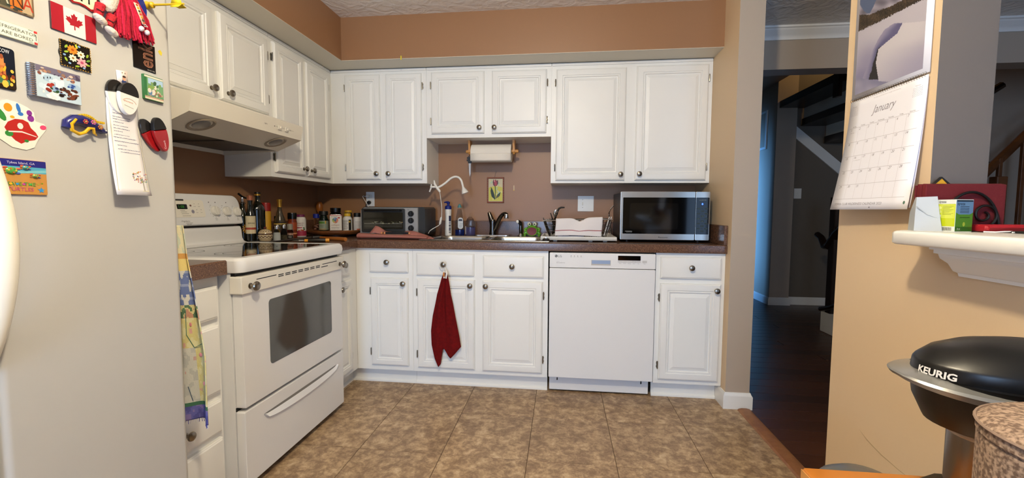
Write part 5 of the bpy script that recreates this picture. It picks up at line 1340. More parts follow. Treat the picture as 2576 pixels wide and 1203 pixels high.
# tools on the worktop
t = thing('pliers', 'pliers with yellow and black grips lying by the range', 'pliers', (.47, -.80, CT))
dx, dy = .885, .465
def PT(s, q, z): return (.405 + s * dx - q * dy, -.845 + s * dy + q * dx, CT + z)
for q in (-.011, .013):
    h = obj('grip', MB().color('14120E').tube([PT(.020, q * .4, .010), PT(.05, q, .011), (PT(.09, q * 1.5, .011)), PT(.125, q * 1.5, .010)], [.007, .008, .009, .0085], 8), 'print', t, label='black rubber grip')
    obj('grip_tip', MB().color('D8901E').tube([PT(.122, q * 1.5, .010), PT(.142, q * 1.4, .010)], [.0092, .0085], 8).tube([PT(.010, q * .4, .010), PT(.028, q * .55, .010)], [.0085, .0085], 8), 'print', h, label='yellow end of the grip')
    obj('jaw', MB().tube([PT(.015, q * .3, .009), PT(-.02, -q * .6, .009), PT(-.055, -q * .3, .008)], [.006, .009, .003], 8), 'steel', t)
t = thing('hammer', 'hammer with an orange wooden handle lying behind the pliers', 'hammer', (.50, -.67, CT))
obj('handle', MB().tube([(.385, -.625, CT + .013), (.45, -.655, CT + .012), (.54, -.700, CT + .0125), (.610, -.735, CT + .0125)], [.009, .010, .0125, .012], 10), 'wood_orange', t)
obj('head', MB().tube([(.350, -.655, CT + .013), (.372, -.632, CT + .013), (.386, -.605, CT + .013), (.400, -.570, CT + .009)], [.012, .012, .010, .004], 10), 'dark_chrome', t)

# ---- toaster oven
t = thing('toaster_oven', 'silver and black toaster oven with three knobs on the worktop', 'toaster oven', (.715, -.22, CT))
X0, X1, Y0, Y1, Z0, Z1 = .512, .925, -.345, -.075, .938, 1.135
mb = MB().loops([[(x, y, z) for x, z in [(X0 + .01, Z0), (X1 + .03, Z0), (X1 + .045, Z0 + .02), (X1 + .045 - .0, Z1 - .012), (X1 + .033, Z1), (X0 + .022, Z1), (X0 + .008, Z1 - .012), (X0, Z0 + .01)]] for y in (Y1, Y0 + .02)])
obj('body', mb, 'charcoal', t)
mb = MB().frame(FY(Y0 + .02))
mb.loops([[(x, z, w) for x, z in P] for w, P in ((0, [(X0, Z0), (X1, Z0), (X1, Z1 - .004), (X0 + .03, Z1 - .004), (X0 + .008, Z1 - .02)]), (.018, [(X0, Z0), (X1, Z0), (X1, Z1 - .006), (X0 + .03, Z1 - .006), (X0 + .008, Z1 - .022)]))])
obj('front_panel', mb, 'silver_plastic', t)
for k in range(7): obj('vent', MB().box(X1 + .0445, X1 + .0462, -.19, -.12, Z1 - .03 - k * .009, Z1 - .026 - k * .009), 'black', t)
F_ = FY(Y0 - .002)
d_ = obj('door', MB().frame(F_).rrect(.530, .838, .962, 1.124, 0, .012, .010, 4, .002), 'charcoal', t, label='black framed glass door')
obj('glass', MB().frame(F_).rrect(.543, .826, .984, 1.098, .0118, .0130, .006, 3), 'toast_glass' if 'toast_glass' in M else mat('toast_glass', '26231A', .06, coat=.5).name, d_)
mb = MB().frame(F_)
for v, c in ((1.020, 'A8A498'), (1.012, '5A5850'), (1.002, '6A675E'), (.994, '4A4842')): mb.color(c).flat([(.550, v), (.820, v + .0015), (.820, v + .0035), (.550, v + .002)], .0133)
rj = random.Random(8)
for k in range(26): mb.color(rj.choice(['8A8468', 'A8A488', '5A563E', '6E6A50'])).oval(rj.uniform(.60, .82), 1.026 + rj.uniform(-.006, .008), rj.uniform(.006, .016), rj.uniform(.001, .003), .0135, 7, rj.uniform(-.3, .3))
obj('rack_and_foil', mb, 'print_gloss', d_)['kind'] = 'stuff'
obj('handle', MB().frame(F_).tube([(.555, 1.110, .012), (.562, 1.112, .030), (.59, 1.112, .036), (.78, 1.112, .036), (.808, 1.112, .030), (.815, 1.110, .012)], .006, 8), 'black', d_)
mb = MB().frame(FY(Y0 + .0015))
for v in (1.089, 1.043, .991):
    kb = obj('knob', MB().frame(FY(Y0 + .001)).lathe([(.0200, 0), (.0185, .010), (.016, .012), (.001, .012)], (.878, v, 0), 20), 'black', t)
    obj('pointer', MB().frame(FY(Y0 + .001)).box(.876, .880, v - .014, v + .014, .011, .016, .001), 'charcoal', kb)
mb = MB().frame(FY(Y0 + .0015)).color('3A3A36')
for v in (1.089, 1.043, .991):
    for k in range(9): a_ = math.radians(-40 + k * 32); mb.oval(.878 + .0245 * math.cos(a_), v + .0225 * math.sin(a_), .0011, .0011, .0003, 6)
mb.text('TEMP', .852, 1.115, .0055, .0003); mb.text('TOAST', .850, 1.067, .0055, .0003); mb.text('TIME', .852, 1.018, .0055, .0003)
obj('marking', mb, 'print', t)
obj('lettering', MB().frame(FY(Y0 + .0015)).color('3A3A36').text('BLACK+DECKER', .640, .9485, .0075, .0003), 'print', t)
for x in (X0 + .03, X1 - .0): 
    for y in (Y0 + .04, Y1 - .03): obj('foot', MB().lathe([(.012, 0), (.012, .015)], (x, y, CT + .0005), 10), 'black', t)
# ---- pink vinyl roll
t = thing('vinyl_roll', 'rolled pink vinyl sheet lying in front of the toaster oven', 'roll', (.80, -.44, CT))
mb = MB(); L = []
for k in range(17):
    s = k / 16; x = .565 + .475 * s; h = .036 - .016 * s; w = .036 + .006 * math.sin(3 * s)
    cy = -.470 + .008 * math.sin(4 * s)
    L.append([(x, cy + w * math.cos(a), CT + .0015 + h / 2 + h / 2 * math.sin(a) * (1 + .12 * math.sin(6 * s + 2 * a))) for a in [2 * PI * q / 16 for q in range(16)]])
mb.loops(L); obj('roll', mb, 'pink_vinyl', t, sharp=60)
mb = MB()
mb.grid(lambda u, v: (.66 + .13 * u - .03 * (1 - v) * (1 - u), -.455 + .02 * u + .03 * v, .958 + v * (.050 * (1 - u) ** 1.2) * (1 if u < .5 else .9) + .004 * math.sin(9 * u)), 8, 4)
obj('flap', mb, 'pink_vinyl', t, solid=.002, label='pointed corner sticking up')
mb = MB()
mb.grid(lambda u, v: (.86 + .20 * u * (1 - .15 * v), -.45 + .10 * v - .02 * u, CT + .008 + .040 * math.sin(PI * min(1, v * .9 + .1)) * (1 - u ** 3) + .004 * math.sin(7 * u)), 10, 8)
obj('flap', mb, 'pink_vinyl', t, solid=.002, label='loose folded end')
mb = MB(); mb.grid(lambda u, v: (1.005 + .07 * u, -.49 + .05 * v, CT + .0035 + .020 * (1 - abs(2 * v - 1)) * (1 - u * .7)), 5, 4)
obj('end_fold', mb, 'pink_vinyl', t, solid=.002)
obj('strap', MB().color('0E0C0C').box(.720, .905, -.452, -.436, .955, .969, .004), 'print', t, label='black strap')
for x in (.716, .735, .905): obj('rivet', MB().color('D08A50').lathe([(.007, 0), (.0065, .004), (.001, .005)], (x, -.453, .962), 12, '-y'), 'print', t)
# ---- wall outlet with plugs
t = thing('wall_outlet', 'white wall outlet above the toaster oven with two plugs in it', 'outlet', (.433, 0, 1.197))
obj('plate', MB().frame(FY(0)).box(.400, .467, 1.140, 1.252, .0005, .006, .002), 'trim_white', t)
obj('socket', MB().frame(FY(0)).rrect(.418, .449, 1.203, 1.233, .005, .0075, .008), 'white_plastic', t); obj('socket', MB().frame(FY(0)).rrect(.418, .449, 1.157, 1.187, .005, .0075, .008), 'white_plastic', t)
t = thing('plug', 'white charger plug with a thin cord in the upper socket', 'plug', (.425, -.02, 1.218))
obj('body', MB().frame(FY(0)).box(.408, .430, 1.208, 1.228, .0075, .030, .003), 'white_plastic', t)
obj('cord', MB().tube([(.410, -.028, 1.215), (.392, -.036, 1.220), (.388, -.04, 1.216), (.402, -.045, 1.195), (.425, -.05, 1.163), (.440, -.055, 1.138), (.445, -.055, 1.10), (.46, -.03, 1.0), (.47, -.05, .931), (.56, -.05, .929)], .0022, 6), 'white_plastic', t)
t = thing('plug', 'black plug in the lower socket', 'plug', (.43, -.02, 1.172))
obj('body', MB().frame(FY(0)).lathe([(.014, .0075), (.0145, .020), (.010, .032), (.001, .033)], (.428, 1.170, 0), 14), 'black', t)
obj('cord', MB().tube([(.428, -.032, 1.165), (.415, -.04, 1.150), (.405, -.035, 1.10), (.43, -.028, 1.0), (.48, -.04, .932), (.53, -.052, .929)], .0030, 6), 'black', t)
# ---- clip lamp
t = thing('clip_lamp', 'white gooseneck lamp clipped to the edge of the upper cabinet', 'lamp', (1.02, -.25, 1.28))
LY_ = -.245
obj('clamp_arm', MB().tube([(1.012, LY_, 1.322), (1.016, LY_, 1.295), (1.034, LY_, 1.268), (1.050, LY_, 1.248), (1.052, LY_, 1.240)], [.004, .008, .010, .009, .006], 8), 'white_plastic', t)
obj('clamp_arm', MB().tube([(.992, LY_, 1.296), (.990, LY_, 1.270), (.978, LY_, 1.242)], [.005, .006, .005], 8), 'white_plastic', t)
obj('hinge_bar', MB().tube([(.986, LY_, 1.276), (1.035, LY_, 1.276)], .008, 10), 'white_plastic', t)
nk = [(1.036, LY_, 1.272), (1.060, LY_, 1.282), (1.095, LY_, 1.305), (1.130, LY_, 1.334), (1.160, LY_, 1.346), (1.186, LY_, 1.341), (1.204, LY_, 1.322), (1.213, LY_, 1.295), (1.217, LY_, 1.276)]
obj('gooseneck', MB().tube(cr(nk, 4), .0078, 12), 'white_plastic', t)
h_ = Vector((.012, 0, -.022)).normalized()
hd_ = [Vector(nk[-1]) + Vector((.35, 0, -.94)).normalized() * s for s in (0, .010, .026, .040, .046)]
sd = obj('lamp_head', MB().tube([tuple(p) for p in hd_], [.008, .011, .019, .024, .0245], 18), 'white_plastic', t)
obj('lens', MB().tube([tuple(hd_[-1]), tuple(hd_[-1] + Vector((.35, 0, -.94)) * .0012)], [.020, .019], 16), 'trim_white', sd)
obj('cord', MB().tube(cr([(1.052, LY_, 1.240), (1.056, LY_ + .01, 1.19), (1.057, LY_ + .03, 1.13), (1.053, LY_ + .04, 1.064)]), .0026, 6), 'white_plastic', t)
obj('switch', MB().tube([(1.052, LY_ + .04, 1.066), (1.049, LY_ + .04, 1.058), (1.041, LY_ + .04, 1.020), (1.038, LY_ + .04, 1.012)], [.004, .008, .008, .004], 8), 'white_plastic', t)
obj('cord', MB().tube(cr([(1.038, LY_ + .04, 1.013), (1.028, LY_ + .03, 1.003), (1.000, LY_ + .01, .985), (.980, LY_, .970), (.985, LY_ - .03, .966), (.99, LY_ - .07, .955)]), .0026, 6), 'white_plastic', t)
# ---- bottles by the sink
t = thing('lotion_bottle', 'white pump bottle with a navy blue pump by the sink', 'bottle', (1.072, -.102, DZ), 'bottles behind the sink')
x, y, z = 1.0735, -.100, DZ
obj('body', MB().lathe([(.0225, 0), (.0245, .003), (.0245, .04), (.0225, .10), (.0215, .14), (.0235, .175), (.0235, .190), (.021, .193)], (x, y, z), 22), 'white_plastic', t)
obj('pump', MB().color('0E1E6E').lathe([(.024, 0), (.024, .020), (.019, .026), (.009, .028), (.009, .038), (.012, .042), (.013, .052), (.010, .055), (.001, .055)], (x, y, z + .192), 20), 'print', t)
obj('nozzle', MB().color('0E1E6E').tube([(x, y, z + .243), (x - .012, y - .012, z + .244), (x - .024, y - .02, z + .241)], [.008, .006, .005], 8), 'print', t)
A_ = az(x, y); c = (x, y, z); mb = MB()
for k, (z0, z1, cc) in enumerate(((.020, .030, '2A3048'), (.034, .060, '3A4058'), (.064, .082, '2A3048'), (.086, .10, '6A7088'), (.105, .145, '1A2044'))):
    arc_band(mb, c, .0248 if z0 < .05 else .0243, z0, z1, A_ + 8, A_ + (44 if k < 4 else 50), cc, 4)
for k in range(7): arc_band(mb, c, .0250, .024 + k * .011, .0265 + k * .011, A_ + 14, A_ + 36, 'C8C4BC', 3)
obj('label', mb, 'print', t)
x, y, z = 1.158, -.100, DZ; t = thing('dish_soap_bottle', 'nearly empty clear dish soap bottle with blue soap in the bottom', 'bottle', (x, y, z), 'bottles behind the sink')
pr = [(.030, 0), (.0335, .004), (.0335, .060), (.030, .110), (.022, .155), (.015, .195), (.0125, .205)]
obj('body', MB().lathe(pr, (x, y, z), 22, sy=.7), 'glass', t)
obj('soap', MB().lathe([(.028, .002), (.032, .005), (.032, .044), (.001, .0445)], (x, y, z), 22, sy=.7), 'blue_liquid', t)
obj('cap', MB().color('4A8484').lathe([(.015, 0), (.014, .012), (.010, .014), (.009, .022), (.005, .026), (.001, .027)], (x, y, z + .204), 16), 'print', t)
A_ = az(x, y); F_ = Matrix.Translation((x + .012, y - .0285, z)) @ FY(0); mb = MB().frame(F_)
mb.color('C6C8C8').rrect(-.018, .020, .050, .132, 0, .0006, .017, 5); mb.color('2A2E40').flat([(-.014, .108), (.016, .108), (.012, .121), (-.010, .121)], .0008); mb.color('4A5068').text('Dawn', -.004, .084, .0125, .0008, sx=.9); mb.text('HAND', -.010, .073, .009, .0008); mb.text('SOAP', -.010, .062, .009, .0008)
obj('label', mb, 'print', t)
x, y, z = 1.237, -.100, DZ; t = thing('hand_soap_bottle', 'rounded clear bottle half full of lavender soap', 'bottle', (x, y, z), 'bottles behind the sink')
obj('body', MB().lathe([(.033, 0), (.0365, .005), (.0375, .07), (.035, .095), (.024, .122), (.013, .133), (.011, .142)], (x, y, z), 24, sy=.75), 'glass', t)
obj('soap', MB().lathe([(.031, .002), (.035, .006), (.0358, .062), (.001, .0625)], (x, y, z), 24, sy=.75), 'violet_liquid', t)
obj('pump_collar', MB().lathe([(.012, 0), (.012, .010), (.007, .012), (.006, .022), (.003, .024)], (x, y, z + .142), 14), 'glass', t)
obj('label', arc_band(MB(), (x, y, z), .0378, .012, .070, 190, 228, 'A8A4A8', 5, 1, .75), 'print', t)
# ---- frog
t = thing('frog_scrubby_holder', 'green ceramic frog with a wide open red mouth on the sink rim', 'frog figurine', (1.689, -.105, DZ))
x, y, z = 1.689, -.100, DZ
body = MB().color('5E9A2C').sphere((x, y + .004, z + .041), .044, .028, .040, 22, 14); obj('body', body, 'print_gloss', t)
mb = MB().frame(FY(y - .022)); n = 28
ring = lambda rx, rz, w: [(x + rx * math.cos(2 * PI * k / n), z + .0435 + rz * math.sin(2 * PI * k / n) * (1 if math.sin(2 * PI * k / n) < 0 else .72) - .002, w) for k in range(n)]
mb.color('6EA83A').loops([ring(.041, .038, -.010), ring(.042, .039, .003), ring(.038, .036, .008), ring(.034, .033, .005), ring(.033, .032, -.002)], False, False)
obj('lip', mb, 'print_gloss', t)
mb = MB().frame(FY(y - .022)).color('6E0E10').loops([ring(.0345, .0335, .0045), ring(.020, .018, .0035), ring(.002, .002, .0030)], False, True)
obj('mouth', mb, 'print', t, label='deep red open mouth')
for sx in (-1, 1):
    e = obj('eye', MB().color('6EA83A').sphere((x + sx * .0195, y - .004, z + .086), .0155, .013, .0155, 16, 10), 'print_gloss', t)
    obj('eyeball', MB().color('DCDCC4').sphere((x + sx * .0195, y - .0105, z + .089), .0138, .0105, .0138, 14, 8), 'print_gloss', e)
    obj('pupil', MB().color('0A0A08').sphere((x + sx * .0180, y - .0200, z + .0885), .0052, .003, .0060, 10, 6), 'print_gloss', e)
    obj('arm', MB().color('6EA83A').tube([(x + sx * .040, y, z + .060), (x + sx * .052, y - .006, z + .050), (x + sx * .048, y - .014, z + .034)], [.008, .009, .007], 10), 'print_gloss', t)
    obj('leg', MB().color('6EA83A').tube([(x + sx * .038, y, z + .028), (x + sx * .052, y - .004, z + .018), (x + sx * .050, y - .022, z + .008)], [.013, .013, .007], 10), 'print_gloss', t)
    for q in (-.6, 0, .6): obj('toe', MB().color('7AB048').sphere((x + sx * .050 + .009 * q, y - .030, z + .005), .0045, .008, .0045, 8, 5), 'print_gloss', t)
# black drain stopper on the sink rim
t = thing('drain_stopper', 'black rubber sink stopper on the front corner of the rim', 'stopper', (1.808, -.545, DZ))
obj('disc', MB().lathe([(.019, 0), (.022, .003), (.021, .012), (.015, .016), (.001, .017)], (1.805, -.540, DZ), 18), 'black_matte', t); obj('ring_pull', MB().lathe([(.004, 0), (.004, .005), (.001, .006)], (1.805, -.540, DZ + .0165), 10), 'chrome', t)
# ---- drain tray and dish rack
TR = .9315
t = thing('drain_tray', 'white plastic drain tray with flared ends under the dish rack', 'tray', (2.0, -.32, CT))
def dtray(u, v):
    x0, x1, y0, y1 = 1.770, 2.236, -.505, -.130
    x = x0 + (x1 - x0) * u; y = y0 + (y1 - y0) * v
    e = min(u, 1 - u) * (x1 - x0); f = min(v, 1 - v) * (y1 - y0); d = min(e * .6, f)
    return (x, y, TR + .0045 + (-.003 if d < .0005 else (.018 if d < .012 else (.004 if d < .024 else 0))) + (.014 * max(0, v - .5) if u > .95 else 0))
mb = MB(); us = [0, .003, .02, .045, .07, .09, .12] + [.12 + .76 * k / 8 for k in range(1, 9)] + [.91, .93, .955, .98, .997, 1.0]; vv = [0, .004, .03, .06, .09] + [.09 + .82 * k / 6 for k in range(1, 7)] + [.94, .97, .996, 1]
P = [dtray(a, b) for b in vv for a in us]; nU = len(us)
mb.add(P, [[j * nU + i, j * nU + i + 1, (j + 1) * nU + i + 1, (j + 1) * nU + i] for j in range(len(vv) - 1) for i in range(nU - 1)])
obj('tray', mb, 'white_plastic', t, solid=.003)
for x in (1.86, 2.08, 2.17):
    for y in (-.45, -.18): obj('foot', MB().box(x - .012, x + .012, y - .008, y + .008, CT + .0005, TR + .0035), 'white_plastic', t)
t = thing('dish_rack', 'chrome wire dish rack on the white tray', 'dish rack', (2.0, -.3, TR + .01))
RB = TR + .012
def wire(pts, r=.0022, closed=False, name='wire'): return obj(name, MB().tube(pts, r, 6, closed), 'dark_chrome' if r < .003 else 'chrome', t)
bx0, bx1, by0, by1 = 1.825, 2.175, -.425, -.175
tx0, tx1, ty0, ty1 = 1.785, 2.212, -.455, -.150
wire([(bx0, by0, RB), (bx1, by0, RB), (bx1, by1, RB), (bx0, by1, RB)], .0032, True, 'base_frame')
wire([(tx0, ty0, 1.052), (tx1, ty0, 1.062), (tx1, ty1, 1.062), (tx0, ty1, 1.052)], .0032, True, 'top_frame')
for k in range(9):
    f = k / 8; xb = bx0 + (bx1 - bx0) * f; xt = tx0 + (tx1 - tx0) * f
    wire([(xt, ty0, 1.053 + .01 * f), (xb, by0, RB), (xb, by1, RB), (xt, ty1, 1.053 + .01 * f)])
for k in range(5):
    f = k / 4; yb = by0 + (by1 - by0) * f; yt = ty0 + (ty1 - ty0) * f
    wire([(tx0, yt, 1.053), (bx0, yb, RB)]); wire([(tx1, yt, 1.063), (bx1, yb, RB)])
for z in (.985, 1.02):
    f = (z - RB) / (1.055 - RB); g_ = lambda a, b: a + (b - a) * f
    wire([(g_(bx0, tx0), g_(by0, ty0), z), (g_(bx1, tx1), g_(by0, ty0), z), (g_(bx1, tx1), g_(by1, ty1), z), (g_(bx0, tx0), g_(by1, ty1), z)], .0020, True, 'middle_wire')
wire([(tx0 - .003, -.40, 1.07), (tx0 + .004, -.39, 1.03), (tx0 + .02, -.38, .98), (tx0 + .04, -.37, RB)], .0034, name='end_loop')
wire([(2.232, -.33, 1.150), (2.214, -.33, 1.128), (2.204, -.33, 1.105), (2.205, -.33, 1.078), (2.208, -.32, 1.06), (2.216, -.30, 1.02), (2.222, -.30, .985), (2.226, -.28, .960)], .0042, name='end_loop')
# slanted beaded prongs
for dx_ in (0, .016):
    obj('prong', MB().tube([(2.206 + dx_ * .8, -.345, 1.078), (2.172 + dx_, -.36, RB + .012)], .0028, 6), 'trim_white', t)
# towel over the rack
t = thing('dish_towel', 'white ribbed dish towel with a dark red stripe over the dish rack', 'towel', (2.0, -.45, 1.06))
def dt(u, v, front=True):
    x = 1.861 + .288 * u + .003 * math.sin(5 * v)
    dip = -.022 * math.exp(-((u - .52) / .11) ** 2)
    top = 1.062 + .012 * u + dip
    if v < .2: s = v / .2; return (x, -.360 - .104 * s, top - .010 * (1 - s) ** 2 + .002)
    s = (v - .2) / .8
    return (x, -.464 - .006 * math.sin(2.2 * s) - .003 * math.sin(9 * u + 3 * s), top + ((.958 + .004 * math.sin(4 * u)) - top) * s)
nu, nv = 26, 34
mb = MB(); mb.v = [dt(i / nu, j / nv) for j in range(nv + 1) for i in range(nu + 1)]
for j in range(nv):
    for i in range(nu):
        v = (j + .5) / nv; s = (v - .2) / .8
        mb.color('8E1422' if .655 < s < .72 else ('DDD6D4' if (j % 2) else 'E6E0DE')); a_ = j * (nu + 1) + i
        mb.f.append([a_, a_ + 1, a_ + nu + 2, a_ + nu + 1]); mb.c.append(mb.col); mb.m.append(0)
obj('cloth', mb, 'print_cloth', t, solid=.004, sharp=80)
mb = MB().color('D6D2E0'); mb.grid(lambda u, v: (1.878 + .16 * u, -.455 + .006 * math.sin(6 * u), .958 - .018 * v * (1 - .8 * u)), 8, 3)
obj('back_layer', mb, 'print_cloth', t, solid=.003, label='lower back layer showing under the hem')
# jar and utensils
x, y = 1.838, -.262; z = RB + .0045; t = thing('utensil_jar', 'glass jar holding utensils in the dish rack', 'jar', (x, y, z))
obj('glass', MB().lathe([(.021, 0), (.023, .003), (.023, .10), (.021, .108), (.0215, .118), (.020, .118), (.0195, .108), (.0215, .098), (.0215, .005), (.001, .004)], (x, y, z), 18), 'glass', t)
t = thing('serving_spoon', 'shiny metal spoon standing bowl-up in the utensil jar', 'spoon', (x, y, z + .01))
obj('bowl', MB().frame(FR(x + .020, y, 1.098, .2, .25, .15)).sphere((0, 0, 0), .0165, .006, .027, 14, 9), 'chrome', t)
obj('stem', MB().tube([(x - .002, y, z + .008), (x + .006, y, 1.03), (x + .016, y, 1.075)], [.003, .003, .004], 8), 'chrome', t)
t = thing('peeler', 'metal utensil with a curved dark handle hooked over the jar', 'peeler', (x, y, z + .01))
obj('handle', MB().tube([(x + .032, y + .01, 1.108), (x + .040, y + .01, 1.128), (x + .055, y + .01, 1.137), (x + .080, y + .01, 1.1375)], [.006, .007, .006, .0045], 8), 'charcoal', t)
obj('shaft', MB().tube([(x + .004, y + .012, z + .008), (x + .014, y + .012, 1.04), (x + .032, y + .010, 1.108)], [.003, .003, .005], 8), 'dark_chrome', t)
t = thing('butter_knife', 'short metal blade leaning left out of the utensil jar', 'knife', (x, y, z + .01))
obj('blade', MB().tube([(x + .003, y - .012, z + .008), (x + .002, y - .012, 1.055), (x - .014, y - .012, 1.100)], [.003, .0055, .003], 6), 'dark_chrome', t)
t = thing('saucepan', 'black pot knob peeking over the towel in the dish rack', 'pot', (2.0, -.30, RB))
obj('lid', MB().lathe([(.060, 0), (.062, .006), (.040, .016), (.018, .020)], (2.0, -.30, 1.018), 24), 'dark_chrome', t)
obj('pot', MB().lathe([(.050, 0), (.054, .003), (.058, .078), (.060, .080)], (2.0, -.30, RB + .0045), 24), 'steel', t)
obj('lid_knob', MB().sphere((2.003, -.30, 1.048), .019, .015, .010, 14, 8), 'black_gloss', t)
# ---- microwave
t = thing('microwave', 'large stainless steel microwave oven at the end of the worktop', 'microwave', (2.52, -.28, CT))
MX0, MX1, MZ0, MZ1 = 2.257, 2.785, .939, 1.235
obj('body', MB().box(MX0 + .004, MX1 - .002, -.455, -.075, MZ0 + .004, MZ1 - .004, .004), 'charcoal', t)
F_ = FY(-.448)
d_ = obj('door', MB().frame(F_).rrect(MX0, 2.700, MZ0, MZ1, 0, .027, .006, 3, .003), 'steel', t)
p_ = obj('control_panel', MB().frame(F_).rrect(2.7015, MX1, MZ0, MZ1, 0, .027, .006, 3, .003), 'steel', t)
w_ = obj('window', MB().frame(F_).rrect(2.272, 2.699, .977, 1.199, .0268, .0282, .003, 2), 'mw_glass', d_, label='glossy black door glass')
obj('viewing_screen', MB().frame(F_).rrect(2.315, 2.600, 1.005, 1.165, .0281, .0286, .012, 3), mat('mw_screen', '0E0D0C', .08).name, w_)
pg = obj('keypad', MB().frame(F_).rrect(2.703, 2.779, .977, 1.199, .0268, .0282, .003, 2), 'mw_glass', p_, label='glossy black keypad')
mb = MB().frame(F_).color('2C3A3C')
for r_ in range(10):
    for c_ in range(3):
        v = 1.137 - r_ * .015
        mb.rrect(2.709 + c_ * .0225, 2.7275 + c_ * .0225, v - .0095, v, .0284, .0286, .002, 2) if (r_ + c_) % 2 == 0 else mb.text(('Pop', 'Def', 'Tim')[c_], 2.7182 + c_ * .0225, v - .0075, .0075, .0286, 'CENTER')
mb.color('8A9698').text('INVERTER', 2.741, 1.181, .0075, .0286, 'CENTER', sx=1.2)
for k, ch in enumerate('123456789'): mb.color('5A6A6C').text(ch, 2.718 + (k % 3) * .0225, 1.083 - (k // 3) * .016, .009, .0288, 'CENTER')
obj('key_marking', mb, 'print', pg)
obj('clock_led', MB().frame(F_).oval(2.739, 1.160, .0045, .0060, .0288, 12), 'blue_led', pg)
mb = MB().frame(F_).color('26221E').text('Panasonic', 2.515, .9525, .0115, .0275, 'CENTER', sx=1.25); obj('lettering', mb, 'print', d_)
mb = MB().frame(F_).color('A8A8A4').text('Genius', 2.292, .986, .010, .0286, sx=1.3, shear=.3).flat([(2.286, .989), (2.292, .992), (2.330, .992), (2.330, .9932), (2.290, .9936)], .0286); obj('lettering', mb, 'print', w_)
for x in (MX0 + .05, MX1 - .05):
    for y in (-.41, -.13): obj('foot', MB().lathe([(.013, 0), (.013, .020)], (x, y, CT + .0005), 10), 'black', t)

# ---- paper towel holder under the short cabinet
t = thing('paper_towel_holder', 'wooden under-cabinet paper towel holder', 'paper towel holder', (1.40, -.15, 1.60))
for x, s in ((1.247, -1), (1.561, 1)):
    obj('bracket', MB().frame(FXP(x - .007)).poly([(-.19, 1.605), (-.11, 1.605), (-.115, 1.58), (-.125, 1.55), (-.125, 1.525), (-.138, 1.508), (-.162, 1.508), (-.175, 1.525), (-.175, 1.55), (-.185, 1.58)], 0, .014), 'wood_light', t)
obj('dowel', MB().tube([(1.218, -.15, 1.530), (1.225, -.15, 1.530), (1.585, -.15, 1.530), (1.592, -.15, 1.530)], [.008, .012, .012, .008], 12), 'wood_light', t)
t = thing('paper_towel_roll', 'white paper towel roll on the wooden holder', 'paper towel', (1.404, -.15, 1.516))
mb = MB().frame(FR(1.262, -.15, 1.516)); mb.lathe([(.019, 0), (.061, .0), (.0625, .002), (.0625, .281), (.061, .283), (.019, .283), (.0185, .2), (.0185, .08)], seg=40, axis='x', cap0=False, cap1=False)
obj('paper', mb, 'paper_towel', t)
mb = MB().grid(lambda u, v: (1.262 + .283 * u, -.15 - .0632 * math.cos(.35 * v) - .001, 1.516 - .052 * v - .006), 4, 5); obj('loose_sheet', mb, 'paper_towel', t, solid=.0008)
# small knife hanging under the cabinet
t = thing('hanging_opener', 'small black opener with a pointed steel blade hanging left of the paper towels', 'opener', (1.247, -.16, 1.50))
obj('handle', MB().frame(FY(-.162)).poly([(1.228, 1.486), (1.240, 1.496), (1.247, 1.487), (1.256, 1.499), (1.266, 1.489), (1.262, 1.472), (1.272, 1.466), (1.262, 1.458), (1.261, 1.446), (1.236, 1.446), (1.236, 1.458), (1.225, 1.466), (1.235, 1.472)], 0, .008), 'black', t)
obj('blade', MB().frame(FY(-.163)).poly([(1.241, 1.447), (1.256, 1.447), (1.254, 1.372), (1.2495, 1.352), (1.244, 1.380)], .001, .005), 'steel', t)
obj('cord', MB().tube([(1.247, -.166, 1.490), (1.2455, -.162, 1.515), (1.247, -.158, 1.545)], .0013, 5), 'black', t)
# ---- picture tile
t = thing('tulip_picture', 'small picture of a red tulip hanging on the wall above the sink', 'picture', (1.41, 0, 1.265))
F_ = FY(0)
mb = MB().frame(F_).color('6A3018'); u0, u1, v0, v1 = 1.345, 1.472, 1.170, 1.360
for a0, a1, b0, b1 in ((u0, u1, v1 - .011, v1), (u0, u1, v0, v0 + .011), (u0, u0 + .010, v0, v1), (u1 - .010, u1, v0, v1)): mb.box(a0, a1, b0, b1, .001, .009, .002)
fr_ = obj('frame', mb, 'print', t)
mb = MB().frame(F_)
for k in range(22):
    f = k / 21
    for (u, v) in ((u0 + .004 + (u1 - u0 - .008) * f, v1 - .005), (u0 + .004 + (u1 - u0 - .008) * f, v0 + .005), (u1 - .005, v0 + .006 + (v1 - v0 - .012) * f), (u0 + .005, v0 + .006 + (v1 - v0 - .012) * f)):
        mb.color('B88048' if k % 2 else 'A83A20').sphere((u, v, .009), .0025, .0025, .0015, 6, 4)
obj('beading', mb, 'print', fr_)['kind'] = 'stuff'
mb = MB().frame(F_ @ Matrix.Translation((u0 + .010, v0 + .011, .0)) @ Matrix.Diagonal((u1 - u0 - .020, v1 - v0 - .022, 1, 1)))
def Q(c, pts, k): mb.color(c).flat(pts, .0035 + k * .00015)
Q('C8BC98', [(0, 0), (1, 0), (1, 1), (0, 1)], 0); Q('C8C048', [(.02, .02), (.98, .02), (.98, .62), (.5, .70), (.02, .60)], 1)
rb = random.Random(2)
for k in range(22): mb.color(rb.choice(['B8B43A', 'D8D074', 'A8C0A0', 'C8C8A0', 'D8CC88'])).oval(rb.uniform(.1, .9), rb.uniform(.06, .9), rb.uniform(.04, .12), rb.uniform(.03, .07), .0038 + k * .00001, 8, rb.uniform(0, 3))
